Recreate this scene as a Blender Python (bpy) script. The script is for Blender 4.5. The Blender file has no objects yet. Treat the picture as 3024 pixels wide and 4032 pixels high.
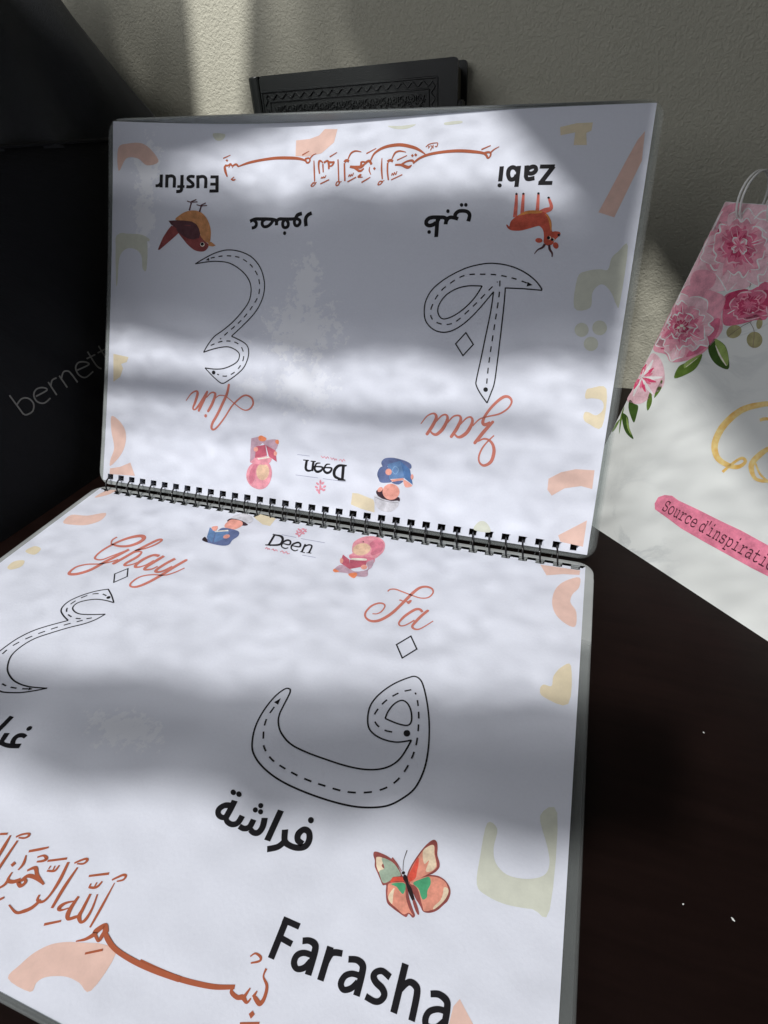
import bpy, bmesh, math, random
from mathutils import Vector, Matrix
from mathutils.geometry import tessellate_polygon
random.seed(7)
sc = bpy.context.scene
COL = sc.collection
MM = 0.001
# ---- measurements (millimetres; x along the notebook's binding, y towards the wall, z up; lower page top at z=0)
CAM_LOC=(283.765, -224.398, 184.033)
CAM_ROT=((0.946563, 0.317634, -0.055928),(0.141490, -0.564798, -0.813009),(-0.289827, 0.761651, -0.579559))  # rows: right, down, forward
FOCAL_PX=2160.0
W,H,GAP,TH,TW,B1,B2=307.06845, 219.28169, 2.09277, 1.03221, -0.08444, 6.00000, 2.50000
CAL_O=(294.57704, 51.59733, -6.00000); CAL_B=(0.74132, -0.67115, -0.00000); CAL_U=(0.27240, 0.30088, 0.91393); CAL_H=165.02
MAC_O=(-22.0000, -60.0000, -6.0000); MAC_D=(0.049938, 0.998752, 0.000000)
LIGHT_D=(0.035691, 0.594848, -0.803045); SC=(150,60,70)
AX=(0.998205, -0.059892, 0.000000); AY=(0.048096, 0.801604, 0.595918)
SHADE_SHAPES={'band1':[(-182,60), (-150,60), (-119,62), (-88,61), (-80,61), (-73,59), (-65,59), (-53,59), (-41,54), (-28,55), (-17,55), (-6,60), (5,61), (23,61), (40,57), (58,61), (74,62), (91,58), (107,57), (130,66), (131,51), (133,35), (134,20), (131,19), (128,19), (125,18), (106,20), (87,14), (68,10), (45,13), (23,10), (0,8), (-26,12), (-53,7), (-79,8), (-111,8), (-142,5), (-174,6)],
 'fold_band2':[(-171,-26), (-71,-19), (-32,-21), (19,-24), (72,-20), (112,-16), (113,-22), (74,-28), (21,-34), (-46,-34), (-170,-39)],
 'band3':[(-82,-190), (-61,-184), (-40,-184), (-19,-180), (-5,-172), (9,-170), (23,-167), (41,-168), (59,-160), (77,-153), (101,-152), (124,-147), (148,-139), (157,-136), (165,-135), (174,-136), (173,-147), (166,-148), (158,-152), (150,-157), (136,-156), (122,-160), (108,-160), (97,-166), (86,-169), (75,-172), (60,-172), (45,-172), (30,-174), (0,-182), (-30,-184), (-59,-195)],
 'fold_streak':[(-169,-48), (-45,-42), (54,-39), (134,-33), (134,-35), (54,-42), (-44,-46), (-168,-52)],
 'corner':[(-186,101), (-101,121), (-29,97), (-96,76), (-118,72), (-182,67)],
 'fold_left':[(-258,228), (-154,227), (-157,211), (-164,178), (-299,176)],
 'fold_right':[(-110,226), (20,224), (22,182), (-131,180)],
 'dark':[(-306,168), (-240,227), (-213,221), (-218,204), (-206,193), (-187,186), (-165,180), (-169,171)],
 'fold_band1':[(-182,72), (-150,77), (-119,74), (-88,75), (-80,73), (-73,73), (-65,72), (-53,67), (-41,67), (-28,66), (-17,70), (-6,73), (5,71), (23,70), (40,72), (58,73), (74,74), (91,69), (107,67), (130,53), (131,36), (133,20), (134,4), (131,5), (128,5), (125,5), (106,6), (87,1), (68,-2), (45,1), (23,-1), (0,-8), (-26,-5), (-53,-6), (-79,-9), (-111,-5), (-142,-9), (-174,-5)],
 'fold_band3':[(-82,-179), (-61,-173), (-40,-171), (-19,-165), (-5,-160), (9,-159), (23,-158), (41,-153), (59,-148), (77,-143), (101,-140), (124,-131), (148,-127), (157,-125), (165,-126), (174,-123), (173,-158), (166,-161), (158,-162), (150,-166), (136,-172), (122,-173), (108,-175), (97,-175), (86,-182), (75,-183), (60,-188), (45,-185), (30,-188), (0,-198), (-30,-199), (-59,-207)],
 'jamb':[(-50,206), (72,96), (106,66), (132,43), (134,144), (159,128), (156,85), (147,29), (170,-6), (192,-36), (300,-170), (640,-170), (640,560), (-50,560)]}  # outlines of added unseen blockers, each drawn from the shadow it casts

TABLE_Z = -6.0
WALL_Y = 241.0
# =====================================================================  camera
cd = bpy.data.cameras.new('camera'); cam = bpy.data.objects.new('camera', cd); COL.objects.link(cam)
rt, dn, fw = (Vector(v) for v in CAM_ROT)
m = Matrix((rt, -dn, -fw)).transposed().to_4x4(); m.translation = Vector(CAM_LOC)*MM
cam.matrix_world = m
cd.sensor_fit = 'VERTICAL'; cd.sensor_height = 24.0; cd.lens = 24.0*FOCAL_PX/4032.0
cd.clip_start = 0.01; cd.clip_end = 50
sc.camera = cam
sc.render.resolution_x = 768; sc.render.resolution_y = 1024
# =====================================================================  light
wd = bpy.data.worlds.new('World'); sc.world = wd; wd.use_nodes = True
bg = wd.node_tree.nodes['Background']; bg.inputs[0].default_value = (0.94, 0.95, 1.0, 1); bg.inputs[1].default_value = 0.078
LD = Vector(LIGHT_D); SCN = Vector(SC)
def lamp(name, kind, loc, aim, energy, **k):
    l = bpy.data.lights.new(name, kind); l.energy = energy
    for a, b in k.items(): setattr(l, a, b)
    o = bpy.data.objects.new(name, l); COL.objects.link(o); o.location = loc
    o.rotation_euler = (Vector(aim)-Vector(loc)).to_track_quat('-Z', 'Y').to_euler(); return o
# low sunlight entering through a window to the left in front, kept as a small far lamp
lamp('sunlight_lamp', 'SPOT', (SCN-LD*8000)*MM, SCN*MM, 2850, spot_size=math.radians(9), spot_blend=0.0, shadow_soft_size=0.052, color=(1.0, 0.985, 0.96))
# soft daylight from that window
lamp('window_lamp', 'AREA', Vector((-330, -760, 620))*MM, SCN*MM, 3.5, size=0.7, color=(0.95, 0.96, 1.0))
vs = sc.view_settings; vs.view_transform = 'Standard'; vs.look = 'None'; vs.exposure = 0.0; vs.gamma = 1.0
try: vs.use_curve_mapping = False
except Exception: pass
sc.render.engine = 'CYCLES'
cy = sc.cycles; cy.use_denoising = True; cy.max_bounces = 8; cy.transparent_max_bounces = 24; cy.sample_clamp_indirect = 4
# =====================================================================  materials
MATS = {}
def lin(c):
    return tuple(((x/255)/12.92 if x/255 <= .04045 else ((x/255+.055)/1.055)**2.4) for x in c)+(1.0,)
class N:
    def __init__(s, name):
        s.m = bpy.data.materials.new(name); s.m.use_nodes = True; s.t = s.m.node_tree; s.t.nodes.clear()
        s.out = s.n('ShaderNodeOutputMaterial')
    def n(s, ty, **k):
        nd = s.t.nodes.new(ty)
        for a, b in k.items():
            if a.startswith('_'): setattr(nd, a[1:], b)
            else:
                i = nd.inputs[int(a[1:])] if a[0] == 'i' and a[1:].isdigit() else nd.inputs[a.replace('__', ' ')]
                if hasattr(b, 'links') or isinstance(b, bpy.types.NodeSocket): s.t.links.new(b, i)
                else: i.default_value = b
        return nd
    def math(s, op, a, b=0.0, clamp=False):
        nd = s.n('ShaderNodeMath', _operation=op, _use_clamp=clamp)
        for i, v in ((0, a), (1, b)):
            if isinstance(v, bpy.types.NodeSocket): s.t.links.new(v, nd.inputs[i])
            else: nd.inputs[i].default_value = v
        return nd.outputs[0]
    def mix(s, fac, a, b):
        nd = s.n('ShaderNodeMix', _data_type='RGBA')
        for i, v in ((0, fac), (6, a), (7, b)):
            if isinstance(v, bpy.types.NodeSocket): s.t.links.new(v, nd.inputs[i])
            else: nd.inputs[i].default_value = v
        return nd.outputs[2]
    def noise(s, scale, detail=2.0, vec=None, rough=.5):
        k = dict(Scale=scale, Detail=detail, Roughness=rough)
        if vec is not None: k['Vector'] = vec
        return s.n('ShaderNodeTexNoise', **k).outputs['Fac']
    def fin(s, sh):
        s.t.links.new(sh, s.out.inputs[0]); return s.m
    def bump(s, h, strength, dist):
        return s.n('ShaderNodeBump', Strength=strength, Distance=dist, Height=h).outputs[0]
def obj_vec(w, scale=None, rot=None):
    v = w.n('ShaderNodeTexCoord').outputs['Object']
    if scale or rot:
        mp = w.n('ShaderNodeMapping', Vector=v)
        if scale: mp.inputs['Scale'].default_value = scale
        if rot: mp.inputs['Rotation'].default_value = rot
        v = mp.outputs[0]
    return v
def print_mat(key, rgb, var=.16, rough=.6, coat=.0):
    if key in MATS: return MATS[key]
    w = N('print_'+key); c = lin(rgb); v = obj_vec(w)
    nz = w.noise(260, 3, v); nz2 = w.noise(1500, 1, v)
    f = w.math('ADD', w.math('MULTIPLY', w.math('SUBTRACT', nz, .5), 2.2), w.math('MULTIPLY', w.math('SUBTRACT', nz2, .5), .7))
    dark = tuple(x*(1-var) for x in c[:3])+(1,); lite = tuple(min(1, x*(1+var)+.02*var) for x in c[:3])+(1,)
    col = w.mix(w.math('ADD', f, .5, True), dark, lite)
    b = w.n('ShaderNodeBsdfPrincipled', Base__Color=col, Roughness=rough)
    b.inputs['Specular IOR Level'].default_value = .12
    MATS[key] = w.fin(b.outputs[0]); return MATS[key]
PAL = dict(ink=(30,29,33), rose=(206,126,112), rust=(174,96,68), orng=(206,146,100), brn=(142,74,74), dkbrn=(92,60,66), cream=(238,230,218),
 coral=(224,118,104), dcoral=(200,92,74), gold2=(224,148,84), wine=(150,82,78), salm=(226,152,132), cream2=(240,216,188), red=(226,92,76),
 green=(84,168,124), sage=(164,182,164), dk=(48,36,38), pink=(231,156,170), pink2=(218,130,150), skin=(236,198,170), skin2=(240,166,152),
 lilac=(190,160,176), crim=(194,98,118), orng2=(240,140,100), bluD=(100,114,156), blu=(104,138,184), blu2=(84,122,174), blu3=(134,170,206),
 hair=(66,46,56), grey=(206,206,214), grey2=(152,150,162), line=(140,142,168), pink3=(224,150,166), peach=(230,196,184), pale_sage=(212,215,202),
 beige=(230,217,188), roseP=(243,196,206), roseL=(236,164,182), roseM=(222,118,148), roseD=(196,68,106), wht=(252,246,247), chrM=(236,128,156),
 chrD=(226,78,120), leafD=(62,90,36), leafM=(98,126,52), leafL=(150,172,98), leafP=(170,164,122), leafB=(130,112,100), banner=(228,132,158), textB=(78,38,52), thread=(120,120,116))
def mat(key):
    if key not in MATS:
        if key == 'gold':
            w = N('gold_foil'); nz = w.noise(300, 4, obj_vec(w))
            col = w.mix(w.math('MULTIPLY', w.math('SUBTRACT', nz, .3), 2.0, True), lin((236,182,84)), lin((255,242,176)))
            b = w.n('ShaderNodeBsdfPrincipled', Base__Color=col, Roughness=.34, Metallic=.05); MATS[key] = w.fin(b.outputs[0])
        else: print_mat(key, PAL[key], .04 if key in ('ink','textB','thread') else .05 if key in ('rose','rust','peach','pale_sage','beige') else .22)
    return MATS[key]
def paper_mat(name, haze_blots):
    w = N(name); uv = w.n('ShaderNodeTexCoord').outputs['UV']; ov = obj_vec(w)
    base = w.mix(w.noise(900, 2, ov), lin((222,226,239)), lin((228,232,244)))
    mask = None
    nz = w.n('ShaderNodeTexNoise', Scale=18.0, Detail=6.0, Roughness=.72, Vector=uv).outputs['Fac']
    for cx, cy_, rx, ry, amp in haze_blots:
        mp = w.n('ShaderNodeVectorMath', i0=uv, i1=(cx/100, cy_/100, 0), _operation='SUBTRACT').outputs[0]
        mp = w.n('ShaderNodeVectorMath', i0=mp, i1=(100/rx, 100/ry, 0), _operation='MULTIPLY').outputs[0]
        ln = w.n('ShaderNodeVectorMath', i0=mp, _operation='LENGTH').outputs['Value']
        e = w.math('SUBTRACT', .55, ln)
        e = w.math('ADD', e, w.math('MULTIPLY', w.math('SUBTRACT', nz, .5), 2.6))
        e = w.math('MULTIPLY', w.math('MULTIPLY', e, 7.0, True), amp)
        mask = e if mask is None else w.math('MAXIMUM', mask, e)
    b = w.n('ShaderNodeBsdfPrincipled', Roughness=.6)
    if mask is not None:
        col = w.mix(mask, base, lin((240,243,251))); w.t.links.new(col, b.inputs['Base Color'])  # silvered laminate blotches; their haze is put in as lighter base colour
    else: w.t.links.new(base, b.inputs['Base Color'])
    hb = w.math('ADD', w.noise(700, 2, ov), w.math('MULTIPLY', w.noise(45, 2, ov), 3.0))
    w.t.links.new(w.bump(hb, .12, .0006), b.inputs['Normal'])
    b.inputs['Specular IOR Level'].default_value = .12
    return w.fin(b.outputs[0])
def simple(name, rgb, rough=.5, metal=0., nscale=60, var=.1, bump=0., bscale=800, coat=0., spec=.5):
    w = N(name); ov = obj_vec(w); c = lin(rgb)
    col = w.mix(w.noise(nscale, 4, ov), tuple(x*(1-var) for x in c[:3])+(1,), tuple(min(1, x*(1+var)) for x in c[:3])+(1,))
    b = w.n('ShaderNodeBsdfPrincipled', Base__Color=col, Roughness=rough, Metallic=metal)
    b.inputs['Specular IOR Level'].default_value = spec
    if coat: b.inputs['Coat Weight'].default_value = coat
    if bump: w.t.links.new(w.bump(w.noise(bscale, 3, ov), bump, .0008), b.inputs['Normal'])
    return w.fin(b.outputs[0])
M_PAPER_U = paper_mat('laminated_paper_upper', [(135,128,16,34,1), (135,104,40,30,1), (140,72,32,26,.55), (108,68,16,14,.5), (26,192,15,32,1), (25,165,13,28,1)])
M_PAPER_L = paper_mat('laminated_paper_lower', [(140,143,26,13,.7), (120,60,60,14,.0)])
M_PAPER_P = paper_mat('laminated_paper_plain', [])
w = N('clear_laminate')
tr = w.n('ShaderNodeBsdfTransparent', Color=(.985,.99,.99,1)); gl = w.n('ShaderNodeBsdfPrincipled', Base__Color=lin((176,180,180)), Roughness=.2)
fr = w.n('ShaderNodeFresnel', IOR=1.45).outputs[0]
mx = w.n('ShaderNodeMixShader', i0=w.math('ADD', w.math('MULTIPLY', fr, .75), .03, True), i1=tr.outputs[0], i2=gl.outputs[0])
M_FILM = w.fin(mx.outputs[0])
M_RING = simple('black_coil_plastic', (16,15,17), .32, coat=.3)
# table: dark varnished wood
w = N('dark_table_wood'); v = obj_vec(w, (6, 60, 60)); g = w.noise(5, 6, v)
b = w.n('ShaderNodeBsdfPrincipled', Base__Color=w.mix(g, (.0052,.0026,.0022,1), (.012,.006,.005,1)), Roughness=.36)
b.inputs['Specular IOR Level'].default_value = .1
w.t.links.new(w.bump(w.noise(500, 2, obj_vec(w)), .05, .0005), b.inputs['Normal']); M_TABLE = w.fin(b.outputs[0])
# wall: painted textured wallpaper
w = N('textured_wall_paint'); v = obj_vec(w)
warp = w.n('ShaderNodeTexNoise', Scale=260.0, Detail=1.0, Vector=v)
v2 = w.n('ShaderNodeVectorMath', _operation='ADD', i0=v, i1=w.n('ShaderNodeVectorMath', _operation='SCALE', i0=warp.outputs['Color'], Scale=.004).outputs[0]).outputs[0]
h = w.math('ADD', w.noise(520, 3, v2), w.math('MULTIPLY', w.noise(1100, 2, v), .3))
col = w.mix(w.noise(9, 3, v), lin((199,197,180)), lin((206,204,187)))
b = w.n('ShaderNodeBsdfPrincipled', Base__Color=col, Roughness=.62); w.t.links.new(w.bump(h, .55, .0018), b.inputs['Normal']); M_WALL = w.fin(b.outputs[0])
M_BOOK = simple('dark_green_leatherette', (26,29,28), .33, bump=.25, bscale=1600, nscale=300)
M_BOOKD = simple('embossed_leatherette', (24,27,27), .28, bump=.2, bscale=1600, nscale=300)
M_BLOCK = simple('page_block', (92,88,76), .8)
w = N('black_woven_cover'); v = obj_vec(w)
wv = w.n('ShaderNodeTexWave', Scale=420.0, Distortion=.6, Vector=v, _bands_direction='Z').outputs['Fac']
b = w.n('ShaderNodeBsdfPrincipled', Base__Color=w.mix(w.noise(20, 3, v), lin((8,10,15)), lin((12,14,19))), Roughness=.85); b.inputs['Specular IOR Level'].default_value = .25
w.t.links.new(w.bump(w.math('ADD', wv, w.noise(25, 3, v)), .3, .001), b.inputs['Normal']); M_COVER = w.fin(b.outputs[0])
M_COVERT = simple('grey_woven_top', (44,46,49), .9, bump=.4, bscale=1500, spec=.2)
# calendar marble card
w = N('marble_card'); v = obj_vec(w, rot=(0,0,.6)); 
vein = w.n('ShaderNodeTexNoise', Scale=16.0, Detail=7.0, Roughness=.62, Vector=v, Distortion=1.6).outputs['Fac']
vm = w.math('SUBTRACT', 1.0, w.math('MULTIPLY', w.math('ABSOLUTE', w.math('SUBTRACT', vein, .5)), 26.0), True)
vm = w.math('MULTIPLY', vm, w.math('MULTIPLY', w.math('SUBTRACT', w.noise(9, 2, v), .42), 3.2, True), True)
col = w.mix(vm, w.mix(w.noise(14, 4, v), lin((222,226,224)), lin((236,239,237))), lin((196,201,202)))
b = w.n('ShaderNodeBsdfPrincipled', Base__Color=col, Roughness=.4); M_MARBLE = w.fin(b.outputs[0])
M_CARD = simple('white_card', (225,228,226), .6)
M_WIRE = simple('white_enamel_wire', (240,241,238), .3, coat=.4)
M_DARKCARD = simple('black_card_stand', (14,13,13), .6)
M_BLOCKER = simple('blocker_grey', (120,118,112), .6)  # surface of the unseen blockers added for shade
# =====================================================================  helpers
def add(name, me, mats, parent=None):
    o = bpy.data.objects.new(name, me); COL.objects.link(o)
    for mm in (mats if isinstance(mats, (list, tuple)) else [mats]): me.materials.append(mm)
    if parent: o.parent = parent
    return o
def mesh(name, vs, fs, mi=None, smooth=False):
    me = bpy.data.meshes.new(name); me.from_pydata([tuple(Vector(p)*MM) for p in vs], [], fs); me.update()
    if mi: me.polygons.foreach_set('material_index', mi)
    if smooth: me.polygons.foreach_set('use_smooth', [True]*len(me.polygons))
    return me
def thing(name, loc, label=None, cat=None):
    o = bpy.data.objects.new(name, None); COL.objects.link(o); o.location = Vector(loc)*MM; o.empty_display_size = .01
    if label: o['label'] = label; o['category'] = cat
    return o
def keep(o, parent):                      # parent while keeping world coordinates
    o.parent = parent; o.matrix_parent_inverse = Matrix.Translation(-parent.location); return o
def S_upper(u, v, n=0.0):
    t = TH+TW*(u/W-.5)*(v/H); s = u/W
    d = (max(v, 0)/H)**2*(B1*math.sin(math.pi*s)+B2*math.sin(2*math.pi*s))-n
    return Vector((u, (v+GAP)*math.cos(t)+d*math.sin(t), (v+GAP)*math.sin(t)-d*math.cos(t)))
def S_lower(u, v, n=0.0): return Vector((u, -v, n))
CO, CB, CU = Vector(CAL_O), Vector(CAL_B), Vector(CAL_U); CN = CB.cross(CU)
def S_cal(u, v, n=0.0): return CO+CB*u+CU*v+CN*n
MO, MD = Vector(MAC_O), Vector(MAC_D); MN = MD.cross(Vector((0,0,1)))
def S_mac(u, v, n=0.0): return MO+MD*u+Vector((0,0,v))+MN*n
BX0, BY0 = 39.5, 205.0
def S_book(u, v, n=0.0): return Vector((BX0+u, BY0-n, TABLE_Z+v))
SURF = dict(U=S_upper, L=S_lower, C=S_cal, M=S_mac, B=S_book)
def plate(name, surf, loops, n0, n1, smooth=False):
    """flat plate with holes between heights n0 (back) and n1 (front) over a surface"""
    tris = tessellate_polygon([[Vector((a, b, 0)) for a, b in lp] for lp in loops])
    flat = [p for lp in loops for p in lp]; k = len(flat)
    vs = [surf(a, b, n1) for a, b in flat]+[surf(a, b, n0) for a, b in flat]; fs = []
    for t in tris:
        a, b_, c = t; A, B, Cc = (Vector((*flat[i], 0)) for i in t)
        if (B-A).cross(Cc-A).z < 0: a, c = c, a
        fs += [(a, b_, c), (a+k, c+k, b_+k)]
    o = 0
    for lp in loops:
        q = len(lp)
        for i in range(q): j = (i+1) % q; fs.append((o+i, o+j, o+j+k, o+i+k))
        o += q
    return mesh(name, vs, fs)
def rrect(x0, y0, x1, y1, r, n=6, step=None):
    p = []
    for cx, cy_, a0 in ((x1-r, y1-r, 0), (x0+r, y1-r, 90), (x0+r, y0+r, 180), (x1-r, y0+r, 270)):
        for i in range(n+1):
            a = math.radians(a0+90*i/n); p.append((cx+r*math.cos(a), cy_+r*math.sin(a)))
    if step:
        q = []
        for i, a in enumerate(p):
            b = p[(i+1) % len(p)]; L = math.hypot(b[0]-a[0], b[1]-a[1]); k = max(1, int(L/step))
            q += [(a[0]+(b[0]-a[0])*j/k, a[1]+(b[1]-a[1])*j/k) for j in range(k)]
        p = q
    return p
def tube(name, pts, r, seg=8, closed=False):
    vs, fs = [], []; n = len(pts); pts = [Vector(p) for p in pts]; ref = None
    for i, p in enumerate(pts):
        t = (pts[(i+1) % n]-pts[i-1]) if closed else (pts[min(i+1, n-1)]-pts[max(i-1, 0)])
        t.normalize()
        if ref is None: ref = t.orthogonal().normalized()
        ref = (ref-t*ref.dot(t)).normalized(); bn = t.cross(ref)
        for k in range(seg):
            a = 2*math.pi*k/seg; vs.append(p+(ref*math.cos(a)+bn*math.sin(a))*r)
    for i in range(n if closed else n-1):
        j = (i+1) % n
        for k in range(seg): l = (k+1) % seg; fs.append((i*seg+k, i*seg+l, j*seg+l, j*seg+k))
    if not closed: fs += [tuple(range(seg))[::-1], tuple((n-1)*seg+k for k in range(seg))]
    return mesh(name, vs, fs, smooth=True)
def box_mesh(name, x0, y0, z0, x1, y1, z1, bev=0.0):
    bm = bmesh.new(); bmesh.ops.create_cube(bm, size=1)
    for vv in bm.verts: vv.co = Vector(((x0+x1)/2+vv.co.x*(x1-x0), (y0+y1)/2+vv.co.y*(y1-y0), (z0+z1)/2+vv.co.z*(z1-z0)))*MM
    if bev: bmesh.ops.bevel(bm, geom=bm.edges[:], offset=bev*MM, segments=3, affect='EDGES')
    me = bpy.data.meshes.new(name); bm.to_mesh(me); bm.free(); return me
# ---- flat print: strokes (S), dashed strokes (D) and fills (F), in page millimetres
def nums(s): return [float(x) for x in s.split()]
def cr(P, closed, n):
    k = len(P); out = []
    if k < 3 and not closed: return P
    for i in range(k if closed else k-1):
        g4 = [P[(i+j) % k] if closed else P[min(max(i+j, 0), k-1)] for j in (-1, 0, 1, 2)]
        for s in range(n):
            t = s/n; a, b, c, d = g4
            out.append(tuple(.5*((2*b[q])+(-a[q]+c[q])*t+(2*a[q]-5*b[q]+4*c[q]-d[q])*t*t+(-a[q]+3*b[q]-3*c[q]+d[q])*t**3) for q in range(len(b))))
    if not closed: out.append(P[-1])
    return out
def S(m, sm, cap, p, w): return ('S', m, sm, cap, p, w)
def D(m, sm, cap, p, w): return ('D', m, sm, cap, p, w)
def F(m, sm, p): return ('F', m, sm, 0, p, '')
def strip(P, V, Fc, put):
    n = len(P); b0 = len(V)
    for i in range(n):
        a = P[max(i-1, 0)]; c = P[min(i+1, n-1)]; tx, ty = c[0]-a[0], c[1]-a[1]; L = math.hypot(tx, ty) or 1
        nx, ny = -ty/L*P[i][2]/2, tx/L*P[i][2]/2
        V.append(put(P[i][0]+nx, P[i][1]+ny)); V.append(put(P[i][0]-nx, P[i][1]-ny))
    for i in range(n-1): Fc.append((b0+2*i, b0+2*i+1, b0+2*i+3, b0+2*i+2))
PARENTS = {}
def art(name, sf, *items, base=None, dn=.003):
    surf = SURF[sf]; V, Fc, mi, keys = [], [], [], []
    if base is None: base = .06 if name == 'printed_border_shape' else .4 if sf == 'M' else .12
    for idx, (kind, mk, sm, cap, p, w) in enumerate(items):
        h = base+dn*idx; put = lambda a, b: surf(a, b, h)
        q = nums(p); pts = list(zip(q[0::2], q[1::2])); f0 = len(Fc)
        if mk not in keys: keys.append(mk)
        if kind == 'F':
            if sm: pts = cr(pts, True, 4)
            b0 = len(V)
            tr_ = tessellate_polygon([[Vector((a, b, 0)) for a, b in pts]])
            V += [put(a, b) for a, b in pts]
            stack = []
            for t in tr_:
                A, B, Cc = (Vector((*pts[i], 0)) for i in t)
                stack.append(t[::-1] if (B-A).cross(Cc-A).z < 0 else t)
            mids = {}
            while stack:                       # split long edges so the print follows the curved page
                t = stack.pop(); ed = [(math.dist(pts[t[i]], pts[t[(i+1) % 3]]), i) for i in range(3)]; L, i = max(ed)
                if L <= 12: Fc.append(tuple(b0+j for j in t)); continue
                a, b, c = t[i], t[(i+1) % 3], t[(i+2) % 3]; key_ = (min(a, b), max(a, b))
                if key_ not in mids:
                    mids[key_] = len(pts); pts.append(((pts[a][0]+pts[b][0])/2, (pts[a][1]+pts[b][1])/2)); V.append(put(*pts[-1]))
                mm_ = mids[key_]; stack += [(a, mm_, c), (mm_, b, c)]
        else:
            ws = nums(w); ws = ws*len(pts) if len(ws) == 1 else ws
            P = [(a, b, c) for (a, b), c in zip(pts, ws)]
            P = cr(P, False, 6) if sm else P
            if not sm and len(P) > 2:          # sharp corners: one strip per edge
                for i in range(len(P)-1):
                    a, b = P[i], P[i+1]; L = math.hypot(b[0]-a[0], b[1]-a[1]) or 1; e = a[2]*.48
                    dx, dy = (b[0]-a[0])/L*e, (b[1]-a[1])/L*e
                    hh = h+.0015*i; strip([(a[0]-dx, a[1]-dy, a[2]), (b[0]+dx, b[1]+dy, b[2])], V, Fc, lambda x, y: surf(x, y, hh))
            elif kind == 'D':
                acc = 0; cur = []; on = True; res = []
                Q = []
                for a, b in zip(P, P[1:]):
                    L = math.hypot(b[0]-a[0], b[1]-a[1]); k = max(1, int(L/.3)); Q += [tuple(a[j]+(b[j]-a[j])*i/k for j in range(3)) for i in range(k)]
                for a, b in zip(Q, Q[1:]):
                    acc += math.hypot(b[0]-a[0], b[1]-a[1])
                    if on: cur.append(a)
                    if acc > (3.0 if on else 2.1):
                        if on and len(cur) > 1: res.append(cur)
                        cur = []; on = not on; acc = 0
                if len(cur) > 1: res.append(cur)
                for r_ in res: strip(r_[::3]+[r_[-1]], V, Fc, put)
            else:
                if cap and len(P) > 1:
                    def capp(a, b):
                        L = math.hypot(a[0]-b[0], a[1]-b[1]) or 1; dx, dy = (a[0]-b[0])/L, (a[1]-b[1])/L; r_ = a[2]/2
                        return [(a[0]+dx*r_*s_, a[1]+dy*r_*s_, a[2]*math.sqrt(max(0.02, 1-s_*s_))) for s_ in (.35, .65, .87, .99)]
                    P = capp(P[0], P[1])[::-1]+P+capp(P[-1], P[-2])
                strip(P, V, Fc, put)
        mi += [keys.index(mk)]*(len(Fc)-f0)
    me = mesh(name, V, Fc, mi)
    par = PARENTS[sf]
    return add(name, me, [mat(k) for k in keys], par)
# =====================================================================  setting: table, wall
o = add('table', box_mesh('table', -900, -900, TABLE_Z-30, 1100, WALL_Y-.5, TABLE_Z), M_TABLE); o['kind'] = 'structure'
o = add('wall', box_mesh('wall', -1200, WALL_Y, -500, 1300, WALL_Y+40, 900), M_WALL); o['kind'] = 'structure'
# unseen blockers added behind the viewer, shaped to cast the shadow bands
AXV, AYV = Vector(AX), Vector(AY); WCN = SCN-LD*1100
def S_blocker(a, b, n=0.0): return WCN+AXV*a+AYV*b-LD*n
w = N('half_shade_sheet')  # noisy half-transparent material for the added half-shade strips
mx = w.n('ShaderNodeMixShader', i0=w.math('ADD', w.math('MULTIPLY', w.noise(22, 2, obj_vec(w)), 1.1), .12, True), i1=w.n('ShaderNodeBsdfTransparent').outputs[0], i2=w.n('ShaderNodeBsdfDiffuse', Color=(.7,.7,.7,1)).outputs[0])
M_SHEER = w.fin(mx.outputs[0])
def win(name, pts, n0=0, n1=14, m_=None):
    if sum(p[0]*q[1]-q[0]*p[1] for p, q in zip(pts, pts[1:]+pts[:1])) < 0: pts = pts[::-1]
    return add(name, plate(name, S_blocker, [pts], n0, n1), m_ or M_BLOCKER)
for k_, pts in SHADE_SHAPES.items():
    if k_ == 'jamb': o = win('jamb_blocker', [tuple(p) for p in pts], 20, 40)  # added unseen plate, notched to leave a lit patch on the wall
    elif k_.startswith('fold'): o = win('sheer_blocker', [tuple(p) for p in pts], -40, -39, M_SHEER)  # sheer strips added out of view to soften the shadow edges and dim the wall
    else: o = win('shade_blocker', [tuple(p) for p in pts])  # added unseen plate shaped to throw one shadow area
    o['kind'] = 'structure'
# unseen sheet added nearer the scene; its noisy transparency dapples the light
w = N('dapple_sheet'); v = obj_vec(w, (1, 1, 1))
mp = w.n('ShaderNodeMapping', Vector=w.n('ShaderNodeTexCoord').outputs['UV']); mp.inputs['Rotation'].default_value = (0, 0, math.radians(-16)); mp.inputs['Scale'].default_value = (1.0, 2.6, 1)
n1 = w.n('ShaderNodeTexNoise', Scale=38.0, Detail=2.0, Distortion=.7, Vector=mp.outputs[0]).outputs['Fac']
n2 = w.n('ShaderNodeTexNoise', Scale=8.0, Detail=1.0, Vector=mp.outputs[0]).outputs['Fac']
sy = w.n('ShaderNodeSeparateXYZ', Vector=w.n('ShaderNodeTexCoord').outputs['UV']).outputs[1]
dapple_amp = w.math('ADD', w.math('MULTIPLY', w.math('ADD', sy, .38), 6.0, True), .35, True)      # dapples weaken towards the lower edge
d_ = w.math('ADD', w.math('MULTIPLY', w.math('MULTIPLY', w.math('SUBTRACT', n1, .47), 3.4), dapple_amp), w.math('MULTIPLY', w.math('SUBTRACT', n2, .5), .7))
d_ = w.math('ADD', w.math('MULTIPLY', d_, .29), .34, True)
mx = w.n('ShaderNodeMixShader', i0=w.math('MULTIPLY', d_, .85), i1=w.n('ShaderNodeBsdfTransparent').outputs[0], i2=w.n('ShaderNodeBsdfDiffuse', Color=(.75,.75,.75,1)).outputs[0])
M_DAPPLE = w.fin(mx.outputs[0])
WC2 = SCN-LD*420
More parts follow.
